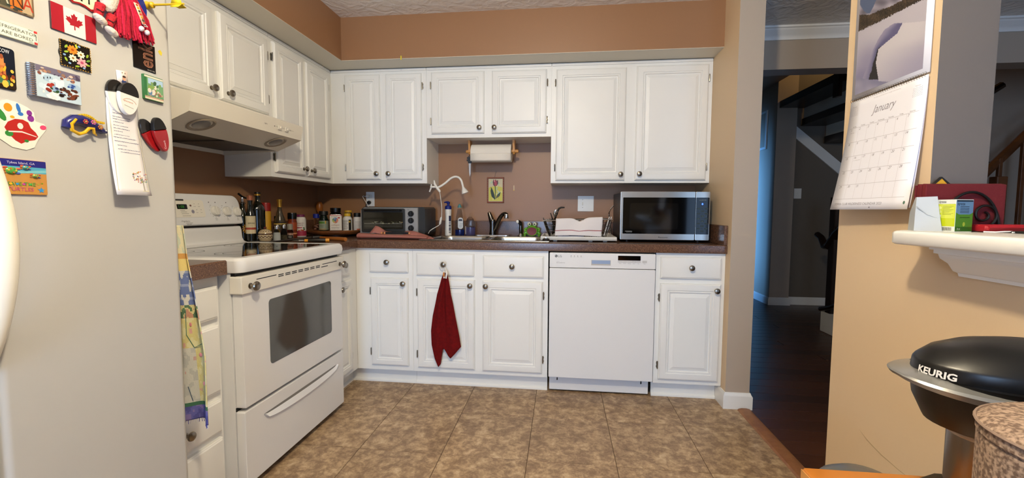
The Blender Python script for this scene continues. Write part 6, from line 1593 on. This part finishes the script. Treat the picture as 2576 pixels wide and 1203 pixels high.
Q('2A4A1A', [(.44, .66), (.50, .66), (.52, .30), (.46, .08), (.42, .08), (.47, .32)], 5); Q('16280E', [(.45, .08), (.22, .22), (.14, .46), (.20, .64), (.32, .48), (.42, .30)], 6); Q('16280E', [(.47, .10), (.62, .30), (.86, .42), (.78, .24), (.60, .16)], 6); Q('5A7A3A', [(.47, .10), (.60, .22), (.74, .32), (.66, .20)], 7)
Q('5A1420', [(.34, .72), (.30, .86), (.36, .98), (.44, .90), (.50, .99), (.57, .90), (.66, .95), (.68, .80), (.60, .70), (.46, .66)], 8); Q('A83A44', [(.42, .72), (.40, .88), (.48, .96), (.58, .86), (.60, .74), (.50, .68)], 9); Q('D88A8A', [(.37, .90), (.42, .97), (.46, .88), (.42, .84)], 10)
mb.color('5A2A2A').oval(.62, .20, .06, .03, .0052, 8)
obj('painting', mb, 'print', t)
obj('hanging_wire', MB().tube([(1.400, -.004, 1.358), (1.410, -.002, 1.398), (1.4105, -.006, 1.402)], .0008, 5), 'black', t); obj('nail', MB().lathe([(.0018, 0), (.0018, .008), (.003, .009), (.003, .010)], (1.4105, 0, 1.400), 8, '-y'), 'dark_chrome', t)
# ---- light switch and small scraps
t = thing('light_switch', 'white double switch plate on the brown wall between the sink and the microwave', 'light switch', (2.07, 0, 1.167))
pl = obj('plate', MB().frame(FY(0)).box(2.014, 2.129, 1.111, 1.223, .0005, .006, .002), 'trim_white', t)
obj('toggle', MB().frame(FY(0)).box(2.045, 2.053, 1.156, 1.178, .005, .013, .002), 'white_plastic', t)
for v in (1.140, 1.196): obj('screw', MB().frame(FY(0)).lathe([(.003, .005), (.003, .0068), (.001, .007)], (2.049, v, 0), 8), 'nickel', t)
tg = tag(obj('tape_scrap', MB().frame(FY(0)).color('C8B08A').box(1.541, 1.549, 1.262, 1.300, .0003, .0010).color('D8B43C').box(1.541, 1.549, 1.262, 1.268, .0010, .0013), 'print'), 'thin tape scrap on the brown wall right of the tulip picture', 'tape')
tg = tag(obj('tape_scrap', MB().color('D8C43C').frame(FY(-.4652)).box(.862, .870, 2.072, 2.098, -.001, .0006), 'print'), 'yellow tape scrap on the lower edge of the soffit over the corner', 'tape')

# ---- red towel on the sink cabinet
t = thing('hand_towel', 'dark red hand towel clipped to the drawer knob under the sink', 'towel', (1.205, -.655, .74))
def lerp_tab(tab, v):
    for (a, x), (b, y) in zip(tab, tab[1:]):
        if v <= b: f = (v - a) / (b - a); return x + (y - x) * f
    return tab[-1][1]
LT = [(0, 1.194), (.08, 1.178), (.3, 1.148), (.6, 1.122), (.8, 1.113), (1, 1.116)]; RT = [(0, 1.218), (.08, 1.224), (.3, 1.236), (.6, 1.262), (.85, 1.288), (1, 1.300)]
BT = [(0, .290), (.10, .205), (.22, .150), (.30, .170), (.37, .258), (.42, .268), (.55, .225), (.64, .208), (.8, .240), (1, .285)]
def rt_(u, v):
    L_, R_ = lerp_tab(LT, v), lerp_tab(RT, v)
    zb = lerp_tab(BT, u); z = .735 + (zb - .735) * v
    amp = .015 * min(1, v * 2.5)
    ypos = -.664 + amp * math.sin(u * 13 + 1.0 + v) * (.6 + .4 * math.cos(v * 3)) + .005 * math.sin(u * 5 + v * 6) - .008 * math.exp(-((u - .42) / .09) ** 2) * (v > .05)
    return (L_ + (R_ - L_) * u, min(ypos, -.640), z)
mb = MB().grid(rt_, 40, 40)
obj('cloth', mb, 'red_cloth', t, solid=.004, sharp=80)
t = thing('towel_clip', 'white plastic towel clip with an orange inset hooked on the drawer knob', 'clip', (1.205, -.665, .76))
obj('hook', MB().tube([(1.187 + .020 * math.cos(a), -.660, .783 + .022 * math.sin(a)) for a in [PI * 1.75 - 2 * PI * .82 * k / 14 for k in range(15)]] , .0028, 6), 'white_plastic', t)
obj('neck', MB().tube([(1.200, -.660, .768), (1.208, -.664, .752), (1.204, -.668, .742)], .0028, 6), 'white_plastic', t)
for s in (-1, 1):
    j = obj('jaw', MB().tube([(1.204 + s * .008, -.668 - .004 * s, .750), (1.207 + s * .010, -.676 - .004 * s, .735), (1.206 + s * .006, -.678 - .002 * s, .705)], [.005, .006, .005], 8), 'white_plastic', t)
obj('inset', MB().frame(FY(-.686)).color('C87A28').rrect(1.196, 1.204, .716, .742, -.004, .001, .003, 3), 'print', t)
# ================================================================ CALENDAR
def remap(mb, fn): mb.v = [fn(*p) for p in mb.v]; return mb
t = thing('wall_calendar', 'spiral wall calendar open at January with a snow photograph', 'calendar', (W, -1.80, 1.475))
CY0, CY1, ZSP, ZTOP, ZBT = -1.648, -1.947, 1.474, 1.798, 1.128
def up_(a, b, w=0): return (W - .005 - w, CY0 + (CY1 - CY0) * a, ZSP + .003 + (ZTOP - ZSP) * b)
def lo_(a, b, w=0):   # b = 0 at the bottom, 1 at the spiral
    s = 1 - b; return (W - .007 - (.046 - .016 * a) * s ** 1.5 - w, CY0 + (CY1 - CY0) * a, ZSP - .003 - (ZSP - ZBT) * s)
n = 16
obj('upper_page', remap(MB().color('E2E1E8').grid(lambda u, v: (u, v, 0), 2, 2), up_), 'print', t, solid=.0012)
obj('lower_page', remap(MB().color('E6E5EC').grid(lambda u, v: (u, v, 0), 6, n), lo_), 'print', t, solid=.0012)
obj('under_page', remap(MB().color('E0DAE2').grid(lambda u, v: (u * .992, .012 + v * .98, 0), 6, n), lambda a, b, w: (lambda p: (p[0] + .006 * (1 - b) + .002, p[1], p[2]))(lo_(a, b))), 'print', t, solid=.0016)
def cv(x, y):
    xl, xr = 825 - .133 * y, 1235 - .085 * y; a = (x - xl) / (xr - xl); yb = 548 - 143 * a
    return (a, (yb - y) / (562 + 212 * a))
def ph(mb, c, pts, k): mb.color(c).flat([(min(max(a, .045), .925), min(max(b, .045), .975)) for a, b in pts], .0007 + k * .00012)
def smooth(a, b, x):
    t_ = min(1, max(0, (x - a) / (b - a))); return t_ * t_ * (3 - 2 * t_)
def tab(T, y):
    for (a, x), (b, z) in zip(T, T[1:]):
        if y <= b: return x + (z - x) * max(0, (y - a)) / (b - a)
    return T[-1][1]
rr_ = random.Random(6); COLN = [rr_.random() for _ in range(400)]
def snow(a, b):
    y = 548 - 143 * a - b * (562 + 212 * a); xl, xr = 825 - .133 * y, 1235 - .085 * y; x = xl + a * (xr - xl)
    yL = 182 - (x - 800) * .535; yU = tab([(780, 85), (850, 72), (905, 64), (960, 34), (1040, 0), (1140, -60), (1260, -120)], x)
    nz = COLN[int(x * 1.3) % 400]; n2 = math.sin(x * .045 + y * .05 + math.sin(x * .03)) * math.sin(x * .02 - y * .06)
    if y < yU - 6 * nz:
        if y < yU - 60 + 50 * math.sin(x * .03): return (.36, .42, .55)
        s = .5 + .5 * n2; return (.42 + .3 * s, .40 + .3 * s, .46 + .3 * s)
    if y < yL - 8 * nz:
        s = .10 + .22 * nz + .06 * n2; return (s * 1.15, s * .95, s * .72)
    # shadow channel
    cxr = tab([(100, 1085), (160, 1055), (250, 945), (330, 925), (420, 935)], y); cxl = tab([(100, 1040), (140, 985), (190, 950), (250, 915), (330, 880), (420, 835)], y)
    base = Vector((.80, .78, .83)); shade = Vector((.40, .39, .55)); mid = Vector((.62, .60, .71))
    line = 405 + (x - 775) * .14
    if y > line + 6: return tuple(Vector((.56, .55, .66)).lerp(Vector((.70, .68, .77)), smooth(0, 60, y - line) * .5 + .2 * n2))
    if 100 < y < 425 and cxl < x < cxr:
        t_ = (x - cxl) / (cxr - cxl)
        if y > 238 and t_ > .42 + .40 * smooth(420, 240, y) and x > tab([(238, 935), (300, 915), (380, 895), (425, 850)], y): return (.13, .11, .11)
        return tuple(mid.lerp(shade, smooth(0, .75, t_)))
    if x >= cxr and y > 100: return tuple(Vector((.87, .85, .88)).lerp(Vector((.68, .66, .76)), smooth(40, 320, (x - cxr) * .8 + max(0, y - 200) * .7)))
    d_ = cxl - x
    return tuple(base.lerp(mid, smooth(150, 10, d_) * smooth(150, 330, y) + .35 * smooth(330, 420, y)))
mb = MB(); NA, NB = 120, 150
A0, A1, B0, B1 = .045, .925, .045, .975
mb.v = [(A0 + (A1 - A0) * i / NA, B0 + (B1 - B0) * j / NB, .0008) for j in range(NB + 1) for i in range(NA + 1)]
for j in range(NB):
    for i in range(NA):
        c_ = snow(A0 + (A1 - A0) * (i + .5) / NA, B0 + (B1 - B0) * (j + .5) / NB)
        mb.c.append(tuple([.66 * (v / 12.92 if v < .04 else ((v + .055) / 1.055) ** 2.4) for v in c_]) + (1,)); mb.m.append(0)
        q = j * (NA + 1) + i; mb.f.append([q, q + 1, q + NA + 2, q + NA + 1])
obj('photograph', remap(mb, up_), 'print', t)
mb = MB(); INK = '8A8488'
cw = .885 / 7; gl0, gr0, gt0, gb0 = .052, .937, .745, .095
def rc(a0, b0, a1, b1, c=INK, k=.0008):
    m_ = 6; mb.color(c)
    if abs(b1 - b0) > .1:
        for i in range(m_): q0, q1 = b0 + (b1 - b0) * i / m_, b0 + (b1 - b0) * (i + 1) / m_; mb.flat([(a0, q0), (a1, q0), (a1, q1), (a0, q1)], k)
    else: mb.flat([(a0, b0), (a1, b0), (a1, b1), (a0, b1)], k)
rows = 5; rh = (gt0 - gb0) / rows
for r_ in range(rows + 1): rc(gl0 - .01, gt0 - r_ * rh, gr0 + .01, gt0 - r_ * rh + .0022, 'A8A2A6')
for c_ in range(1, 7): rc(gl0 + c_ * cw, gb0, gl0 + c_ * cw + .0022, gt0, 'C4BEC2')
ASP = (ZSP - ZBT) / abs(CY1 - CY0)
day = 1
for r_ in range(rows):
    for c_ in range(7):
        if day > 31: break
        mb.color('6A6468').text(str(day), gl0 + c_ * cw + .012, gt0 - r_ * rh - .026, .030, .0008, sx=1.1, shear=.2); day += 1
for c_, d_ in enumerate(('Sunday', 'Monday', 'Tuesday', 'Wednesday', 'Thursday', 'Friday', 'Saturday')): mb.text(d_, gl0 + (c_ + .5) * cw, gt0 + .008, .014, .0008, 'CENTER', sx=1.3)
mb.color('7A747A').text('January', .50, .835, .098, .0008, 'CENTER', sx=1.0, shear=.42, bold=-.0005)
mb.color('7A767C').text('SIERRA CLUB WILDERNESS CALENDAR 2023', .055, .040, .030, .0008, sx=1.10)
mb.color('4A6A5A').oval(.955, .052, .012, .014, .0008, 8); mb.color('6A6468').oval(.56, .018, .008, .006, .0009, 8)
for a0 in (.02, .84):
    for r_ in range(6):
        for c_ in range(7): mb.color('A8A2A8').oval(a0 + .012 + c_ * .016, .925 - r_ * .012, .004, .003, .0008, 5)
    mb.text('December' if a0 < .5 else 'February', a0 + .06, .938, .013, .0008, 'CENTER', sx=1.3)
for (r_, c_, s_) in ((0, 0, 'NEW YEAR'), (2, 1, 'M. L. KING JR. DAY'), (3, 0, ''), (1, 5, '')): mb.color('9A9498').text(s_, gl0 + c_ * cw + .012, gt0 - r_ * rh - .045, .010, .0008, sx=1.2)
mb.color('B0AAAE').text('The clearest way into the universe is through a forest wilderness', .35, .965, .011, .0008, sx=1.2)
obj('printing', remap(mb, lo_), 'print', t)
for k in range(34):
    y = CY0 - .006 - k * .00862
    obj('spiral_loop', MB().tube([(W - .0085 - .0035 * math.cos(a), y, ZSP + .0058 * math.sin(a)) for a in [2 * PI * q / 8 for q in range(8)]], .0006, 5, True), 'chrome', t)
obj('scuff', MB().frame(FXN(W)).color('B49C7A').poly([(1.765, .437), (1.80, .424), (1.86, .412), (1.93, .406), (1.99, .405), (1.93, .4035), (1.86, .408), (1.80, .420)], .0002, .0005), 'print', bpy.data.objects['wall_column'], wrld=False)

# ================================================================ LEDGE
t = thing('ledge', 'white breakfast ledge on top of the half wall with moulding beneath', 'ledge', (2.85, -3.0, 1.04))
P = [(2.738, -2.002), (2.835, -1.985), (2.836, -1.967), (3.03, -1.967), (3.03, -2.72), (2.722, -2.72), (2.722, -2.016), (2.726, -2.005)]
def inset(P, i):
    cx = sum(p[0] for p in P) / len(P); return [(p[0] + (i if p[0] < cx else -i), p[1] + (i if p[1] < -3 else -i)) for p in P]
z0, z1 = 1.0385, 1.0715
obj('top', MB().loops([[(a, b, z) for a, b in inset(P, i)] for z, i in ((z0, .004), (z0 + .004, 0), (z1 - .006, 0), (z1 - .002, .002), (z1, .006))]), 'trim_white', t, sharp=50)
pr = [(W + .001, .968), (2.825, .968), (2.822, .976), (2.812, .980), (2.800, .998), (2.782, 1.010), (2.778, 1.020), (2.768, 1.022), (2.768, 1.030), (2.758, 1.031), (2.758, 1.0385), (W + .001, 1.0385)]
obj('moulding', MB().loops([[(x, y, z) for x, z in pr] for y in (-2.075, -2.72)]), 'trim_white', t)
LZ_ = 1.0718
# medicine box
t = thing('medicine_box', 'small green and white medicine box on the ledge', 'box', (2.80, -2.06, LZ_))
F_ = FR(2.806, -2.078, LZ_, math.radians(12))
w_, d_, h_ = .046, .040, .076
obj('carton', MB().frame(F_).color('D8DAD0').box(0, w_, 0, d_, 0, h_, .0006), 'print_gloss', t)
mb = MB().frame(F_ @ FXN(0))      # face towards -x : u = -y
S = Matrix.Translation((-d_, 0, .0002)) @ Matrix.Diagonal((d_, h_, 1, 1)); mb.F = F_ @ FXN(0) @ S
R(mb, 'B8C41E', 0, .17, 1, .86); R(mb, 'C8D04A', .03, .42, .97, .84, 2); R(mb, '2A2E2A', .2, .04, .85, .14, 3)
for k in range(14): R(mb, 'D8DAD0', .21 + k * .047, .04, .21 + k * .047 + .018, .14, 4)
mb.color('2A2A2A').text('Артелак', .10, .89, .11, 3 * E5, sx=.9)
mb.color('DDE08A').oval(.16, .74, .10, .055, 4 * E5, 12).oval(.16, .62, .10, .055, 4 * E5, 12); mb.color('E6E6D8').oval(.14, .49, .12, .055, 4 * E5, 12)
mb.color('7A8420')
for k in range(8): mb.flat([(.32, .79 - k * .037), (.90 - .1 * (k % 3), .79 - k * .037), (.90 - .1 * (k % 3), .799 - k * .037), (.32, .799 - k * .037)], 4 * E5)
obj('printing', mb, 'print_gloss', t, label='lime green side with printed text')
mb = MB(); mb.F = F_ @ FY(0) @ Matrix.Translation((0, 0, .0002)) @ Matrix.Diagonal((w_, h_, 1, 1))
R(mb, '4A7A22', .02, .02, .98, .60); R(mb, '2E5A1A', .02, .02, .98, .16, 2); mb.color('5A7A9A').flat([(.02, .60), (.20, .54), (.80, .54), (.98, .60), (.98, .98), (.02, .98)], 2 * E5); R(mb, '14283A', .05, .93, .95, .98, 3)
mb.color('1A2430').text('Артелак', .08, .82, .12, 3 * E5, sx=.9)
for k in range(5): mb.flat([(.25, .77 - k * .045), (.75, .77 - k * .045), (.75, .783 - k * .045), (.25, .783 - k * .045)], 3 * E5)
mb.color('9AA83A').oval(.5, .24, .07, .07, 3 * E5, 10); mb.color('D8D8C8').text('10 ml', .12, .07, .08, 3 * E5); mb.color('1E3A12').flat([(.25, .44), (.8, .44), (.8, .455), (.25, .455)], 3 * E5)
obj('printing', mb, 'print_gloss', t, label='green and blue front')
# napkin holder
t = thing('napkin_holder', 'black wrought-iron napkin holder with scrolls', 'napkin holder', (2.88, -2.0, LZ_))
Yp = -2.028
def arcp(cx, cz, r0, r1, a0, a1, n=18): return [(cx + (r0 + (r1 - r0) * k / n) * math.cos(math.radians(a0 + (a1 - a0) * k / n)), Yp, cz + (r0 + (r1 - r0) * k / n) * math.sin(math.radians(a0 + (a1 - a0) * k / n))) for k in range(n + 1)]
obj('outer_arch', MB().tube([(p[0], p[1], LZ_ + .004 + (p[2] - LZ_ - .004) * 1.46) for p in arcp(2.880, LZ_ + .004, .062, .062, 0, 180, 26)], .0032, 8), 'black', t)
obj('scroll', MB().tube(arcp(2.909, LZ_ + .040, .030, .006, -70, 430, 40), .0030, 8), 'black', t)
obj('scroll', MB().tube(arcp(2.850, LZ_ + .040, .030, .006, 250, -250, 40), .0030, 8), 'black', t)
obj('base_wire', MB().tube([(2.80, Yp, LZ_ + .0035), (2.95, Yp, LZ_ + .0035), (2.95, Yp + .045, LZ_ + .0035), (2.80, Yp + .045, LZ_ + .0035)], .0030, 6, True), 'black', t)
mat('napkin_red', '5E1018', .9, bump=(300, .4, .001)); mat('bright_red', '9A1420', .6)
t = thing('napkin_stack', 'stack of dark red napkins standing in the holder', 'napkins', (2.88, -2.0, LZ_))
for k in range(7):
    y = Yp + .007 + k * .0052
    obj('napkin', MB().box(2.784 + .001 * (k % 3), 2.960 + .001 * (k % 2), y, y + .0048, LZ_ + .0072, LZ_ + .113 + .0015 * (k % 3), .0015), 'napkin_red', t)
t = thing('red_coaster', 'bright red folded cloth at the foot of the napkin holder', 'cloth', (2.90, -2.055, LZ_))
obj('cloth', MB().box(2.868, 2.975, -2.085, -2.036, LZ_ + .0012, LZ_ + .018, .006), 'bright_red', t)
obj('fold', MB().tube([(2.872, -2.084, LZ_ + .011), (2.92, -2.088, LZ_ + .012), (2.972, -2.085, LZ_ + .011)], .0045, 6), 'bright_red', t)
t = thing('yellow_packet', 'yellow packet corner sticking up behind the red napkins', 'packet', (2.83, -1.985, LZ_))
obj('packet', MB().frame(FY(-1.978)).color('D09A1E').poly([(2.82, LZ_ + .002), (2.868, LZ_ + .002), (2.868, LZ_ + .108), (2.846, LZ_ + .131), (2.822, LZ_ + .108)], 0, .006), 'print', t)
obj('dark_edge', MB().frame(FY(-1.9785)).color('1A1614').poly([(2.812, LZ_ + .10), (2.846, LZ_ + .135), (2.872, LZ_ + .112), (2.868, LZ_ + .108), (2.846, LZ_ + .131), (2.822, LZ_ + .108)], -.001, .0065), 'print', t)
t = thing('folded_packaging', 'white folded paper bag standing at the end of the ledge', 'paper bag', (2.775, -2.02, LZ_))
mb = MB().color('B9BEC2').loops([[(2.745, -2.045, LZ_ + .001), (2.797, -2.058, LZ_ + .001), (2.800, -2.018, LZ_ + .001), (2.757, -2.010, LZ_ + .001)], [(2.747, -2.043, LZ_ + .045), (2.793, -2.052, LZ_ + .045), (2.797, -2.022, LZ_ + .045), (2.757, -2.013, LZ_ + .045)], [(2.752, -2.038, LZ_ + .082), (2.796, -2.040, LZ_ + .084), (2.797, -2.033, LZ_ + .084), (2.755, -2.030, LZ_ + .082)]])
obj('bag', mb, 'print_gloss', t)
obj('crease', MB().color('B0B5BA').tube([(2.748, -2.0450, LZ_ + .06), (2.770, -2.048, LZ_ + .04), (2.794, -2.0525, LZ_ + .03)], .0012, 5), 'print', t)
t = thing('paper_sheets', 'loose white sheets lying under the box and bag', 'paper', (2.76, -2.03, LZ_))
obj('sheet', MB().color('D8D4CA').loops([[(2.730, -2.022, z), (2.77, -2.075, z), (2.835, -2.085, z), (2.835, -2.00, z), (2.752, -2.006, z)] for z in (LZ_ + .0001, LZ_ + .0009)]), 'print', t)
t = thing('usb_cable', 'white cable lying on the ledge in front of the red cloth', 'cable', (2.87, -2.10, LZ_))
obj('cable', MB().tube([(2.855, -2.092, LZ_ + .002), (2.868, -2.105, LZ_ + .002), (2.885, -2.108, LZ_ + .0035), (2.900, -2.106, LZ_ + .0035), (2.906, -2.112, LZ_ + .002), (2.89, -2.118, LZ_ + .002)], .0016, 6), 'trim_white', t)
t = thing('dark_notebook', 'thin black notebook lying flat beside the glass bowl', 'notebook', (2.92, -2.12, LZ_))
obj('cover', MB().box(2.896, 2.99, -2.165, -2.100, LZ_ + .0003, LZ_ + .0045, .001), 'black_matte', t); obj('pages', MB().box(2.899, 2.991, -2.163, -2.102, LZ_ + .0012, LZ_ + .0036), 'paper', t)
t = thing('glass_bowl', 'clear glass bowl with brown scraps on the ledge, cut by the edge of the photo', 'bowl', (2.935, -2.235, LZ_))
x, y = 2.928, -2.228
obj('bowl', MB().lathe([(.030, 0), (.036, .002), (.055, .016), (.066, .032), (.068, .038), (.065, .038), (.062, .031), (.052, .017), (.034, .005), (.001, .004)], (x, y, LZ_ + .0003), 30), 'glass', t)
for k in range(7): a_ = k * .9; obj('scrap', MB().color(('7A4A3A', 'B8B09A', '5A2A24')[k % 3]).sphere((x + .022 * math.cos(a_), y + .022 * math.sin(a_), LZ_ + .013), .014, .010, .006, 8, 5), 'print', t)

# ================================================================ SIDE TABLE, COFFEE MAKER, CANISTER, BIN
TBZ = .640
t = thing('side_table', 'orange wooden side table under the ledge', 'table', (2.6, -2.7, 0))
obj('top', MB().box(2.351, 2.830, -3.05, -2.356, TBZ - .028, TBZ, .004), 'table_wood' if 'table_wood' in M else mat('table_wood', 'B06A22', .3, noise=(5, 'C07A2E', .35, .7), coat=.3).name, t)
obj('edge_band', MB().box(2.3495, 2.3512, -3.048, -2.358, TBZ - .024, TBZ - .003), 'wood_light', t)
for x in (2.39, 2.79):
    for y in (-3.01, -2.396): obj('leg', MB().box(x - .02, x + .02, y - .02, y + .02, 0, TBZ - .028, .003), 'table_wood', t)
obj('apron', MB().box(2.375, 2.81, -2.384, -2.372, TBZ - .09, TBZ - .028), 'table_wood', t)
t = thing('coffee_maker', 'black and silver single-serve coffee maker on the side table', 'coffee maker', (2.66, -2.46, TBZ))
cx, cy = 2.560, -2.462
obj('body', MB().box(2.600, 2.810, -2.548, -2.376, TBZ + .016, .862, .020), 'black_gloss' if False else 'black', t)
obj('base', MB().frame(Matrix.Identity(4)).loops([[(p[0], p[1], z) for p in [(2.81, -2.376), (2.56, -2.376), (2.51, -2.40), (2.500, -2.46), (2.51, -2.525), (2.56, -2.548), (2.81, -2.548)]] for z in (TBZ + .0003, TBZ + .016)]), 'black', t)
obj('drip_grille', MB().lathe([(.046, 0), (.046, .004), (.001, .0045)], (2.548, -2.462, TBZ + .016), 24), 'charcoal', t)
mat('bronze_steel', '857B6F', .22, 1.0)
obj('front_column', MB().lathe([(.040, 0), (.040, .150)], (2.578, -2.430, TBZ + .016), 24, sx=.95), 'bronze_steel', t, label='polished metal column under the brew head')
obj('front_column', MB().lathe([(.030, 0), (.030, .150)], (2.592, -2.500, TBZ + .016), 24), 'bronze_steel', t)
obj('column_collar', MB().lathe([(.044, 0), (.046, .004), (.046, .034), (.044, .036)], (2.580, -2.436, TBZ + .118), 24), 'silver_plastic', t)
obj('brew_head', MB().lathe([(.060, 0), (.074, .006), (.088, .040), (.094, .085)], (cx, cy, .782), 36, sx=1.05, sy=.95), 'black', t)
# handle ring: wide silver band sweeping round the head
mb = MB(); n = 48; L = []
for k in range(n):
    a = 2 * PI * k / n; ca, sa = math.cos(a), math.sin(a)
    ex = cx + .040; rx, ry = .172, .098
    zc = .868 - .012 * (ca + 1) * .5 - .008 * (1 if sa < 0 else .3) * abs(sa)
    wdt = .030 if ca < 0 else .020
    h = .008 + .018 * max(0, -sa) * (0.5 + .5 * min(1, max(0, ca + .6)))
    o_ = (ex + rx * ca, cy + ry * sa); i_ = (ex + (rx - wdt * (1.4 if ca < -.5 else 1)) * ca, cy + (ry - .012) * sa)
    L.append([(o_[0], o_[1], zc - h * .9), (o_[0] + .003 * ca, o_[1] + .003 * sa, zc - h * .3), (o_[0], o_[1], zc), (i_[0], i_[1], zc + .004), (i_[0], i_[1], zc - .004)])
L.append(L[0]); mb.loops(L, False, False)
obj('handle_ring', mb, 'ring_silver', t, label='silver lift handle ring')
def dome(a, z, r): return (cx + .045 + r * .148 * math.cos(a), cy + r * .086 * math.sin(a), z)
mb = MB(); mb.loops([[dome(2 * PI * k / 48, z, r) for k in range(48)] for z, r in ((.850, .90), (.862, .97), (.868, 1.0), (.884, .985), (.889, .96), (.903, .84), (.914, .64), (.920, .40), (.922, .15), (.9222, .01))])
obj('lid', mb, 'black', t, label='black domed lid')
tm = MB().text('KEURIG', 0, 0, .0180, 0, 'CENTER', sx=.85, bold=.0006)
mb = MB().color('D8D4CE'); vs = []
for u, v, w in tm.v:
    a = math.radians(195) + u / .100; p = dome(a, .870 + v * .80, 1.004 - .010 * (v / .014)); vs.append((p[0] - .0008, p[1] - .0008, p[2]))
mb.add(vs, tm.f); obj('lettering', mb, 'print', t)
t = thing('tweed_canister', 'round brown tweed-covered canister with a piped lid on the side table', 'canister', (2.455, -2.69, TBZ))
x, y = 2.475, -2.690
obj('side', MB().lathe([(.096, 0), (.100, .004), (.100, .216), (.098, .220)], (x, y, TBZ + .0005), 48), 'tweed', t)
obj('lid', MB().lathe([(.0985, 0), (.101, .003), (.100, .014), (.090, .022), (.05, .026), (.001, .027)], (x, y, TBZ + .2205), 48), 'tweed', t)
mb = MB().tube([(x + .1015 * math.cos(a), y + .1015 * math.sin(a), TBZ + .2345) for a in [2 * PI * k / 48 for k in range(48)]], .0018, 6, True)
obj('piping', mb, mat('piping', '7E6A5C', .8).name, t)
t = thing('trash_bin', 'dark grey plastic bin with a domed lid behind the side table', 'bin', (2.62, -2.12, 0))
x, y = 2.625, -2.115
obj('bucket', MB().lathe([(.080, 0), (.084, .004), (.104, .40), (.108, .405), (.108, .420)], (x, y, 0), 36), 'gray_plastic', t)
lz = .415
obj('lid', MB().lathe([(.112, 0), (.113, .012), (.108, .026), (.090, .050), (.062, .068), (.03, .077), (.001, .079)], (x, y, lz), 40), 'gray_plastic', t)
obj('swing_flap', MB().lathe([(.100, .034), (.0925, .0505), (.063, .0700), (.031, .0790), (.001, .0808)], (x, y, lz), 24, sx=.98, sy=.98), mat('gray_plastic_light', '5E5E5E', .35).name, t)
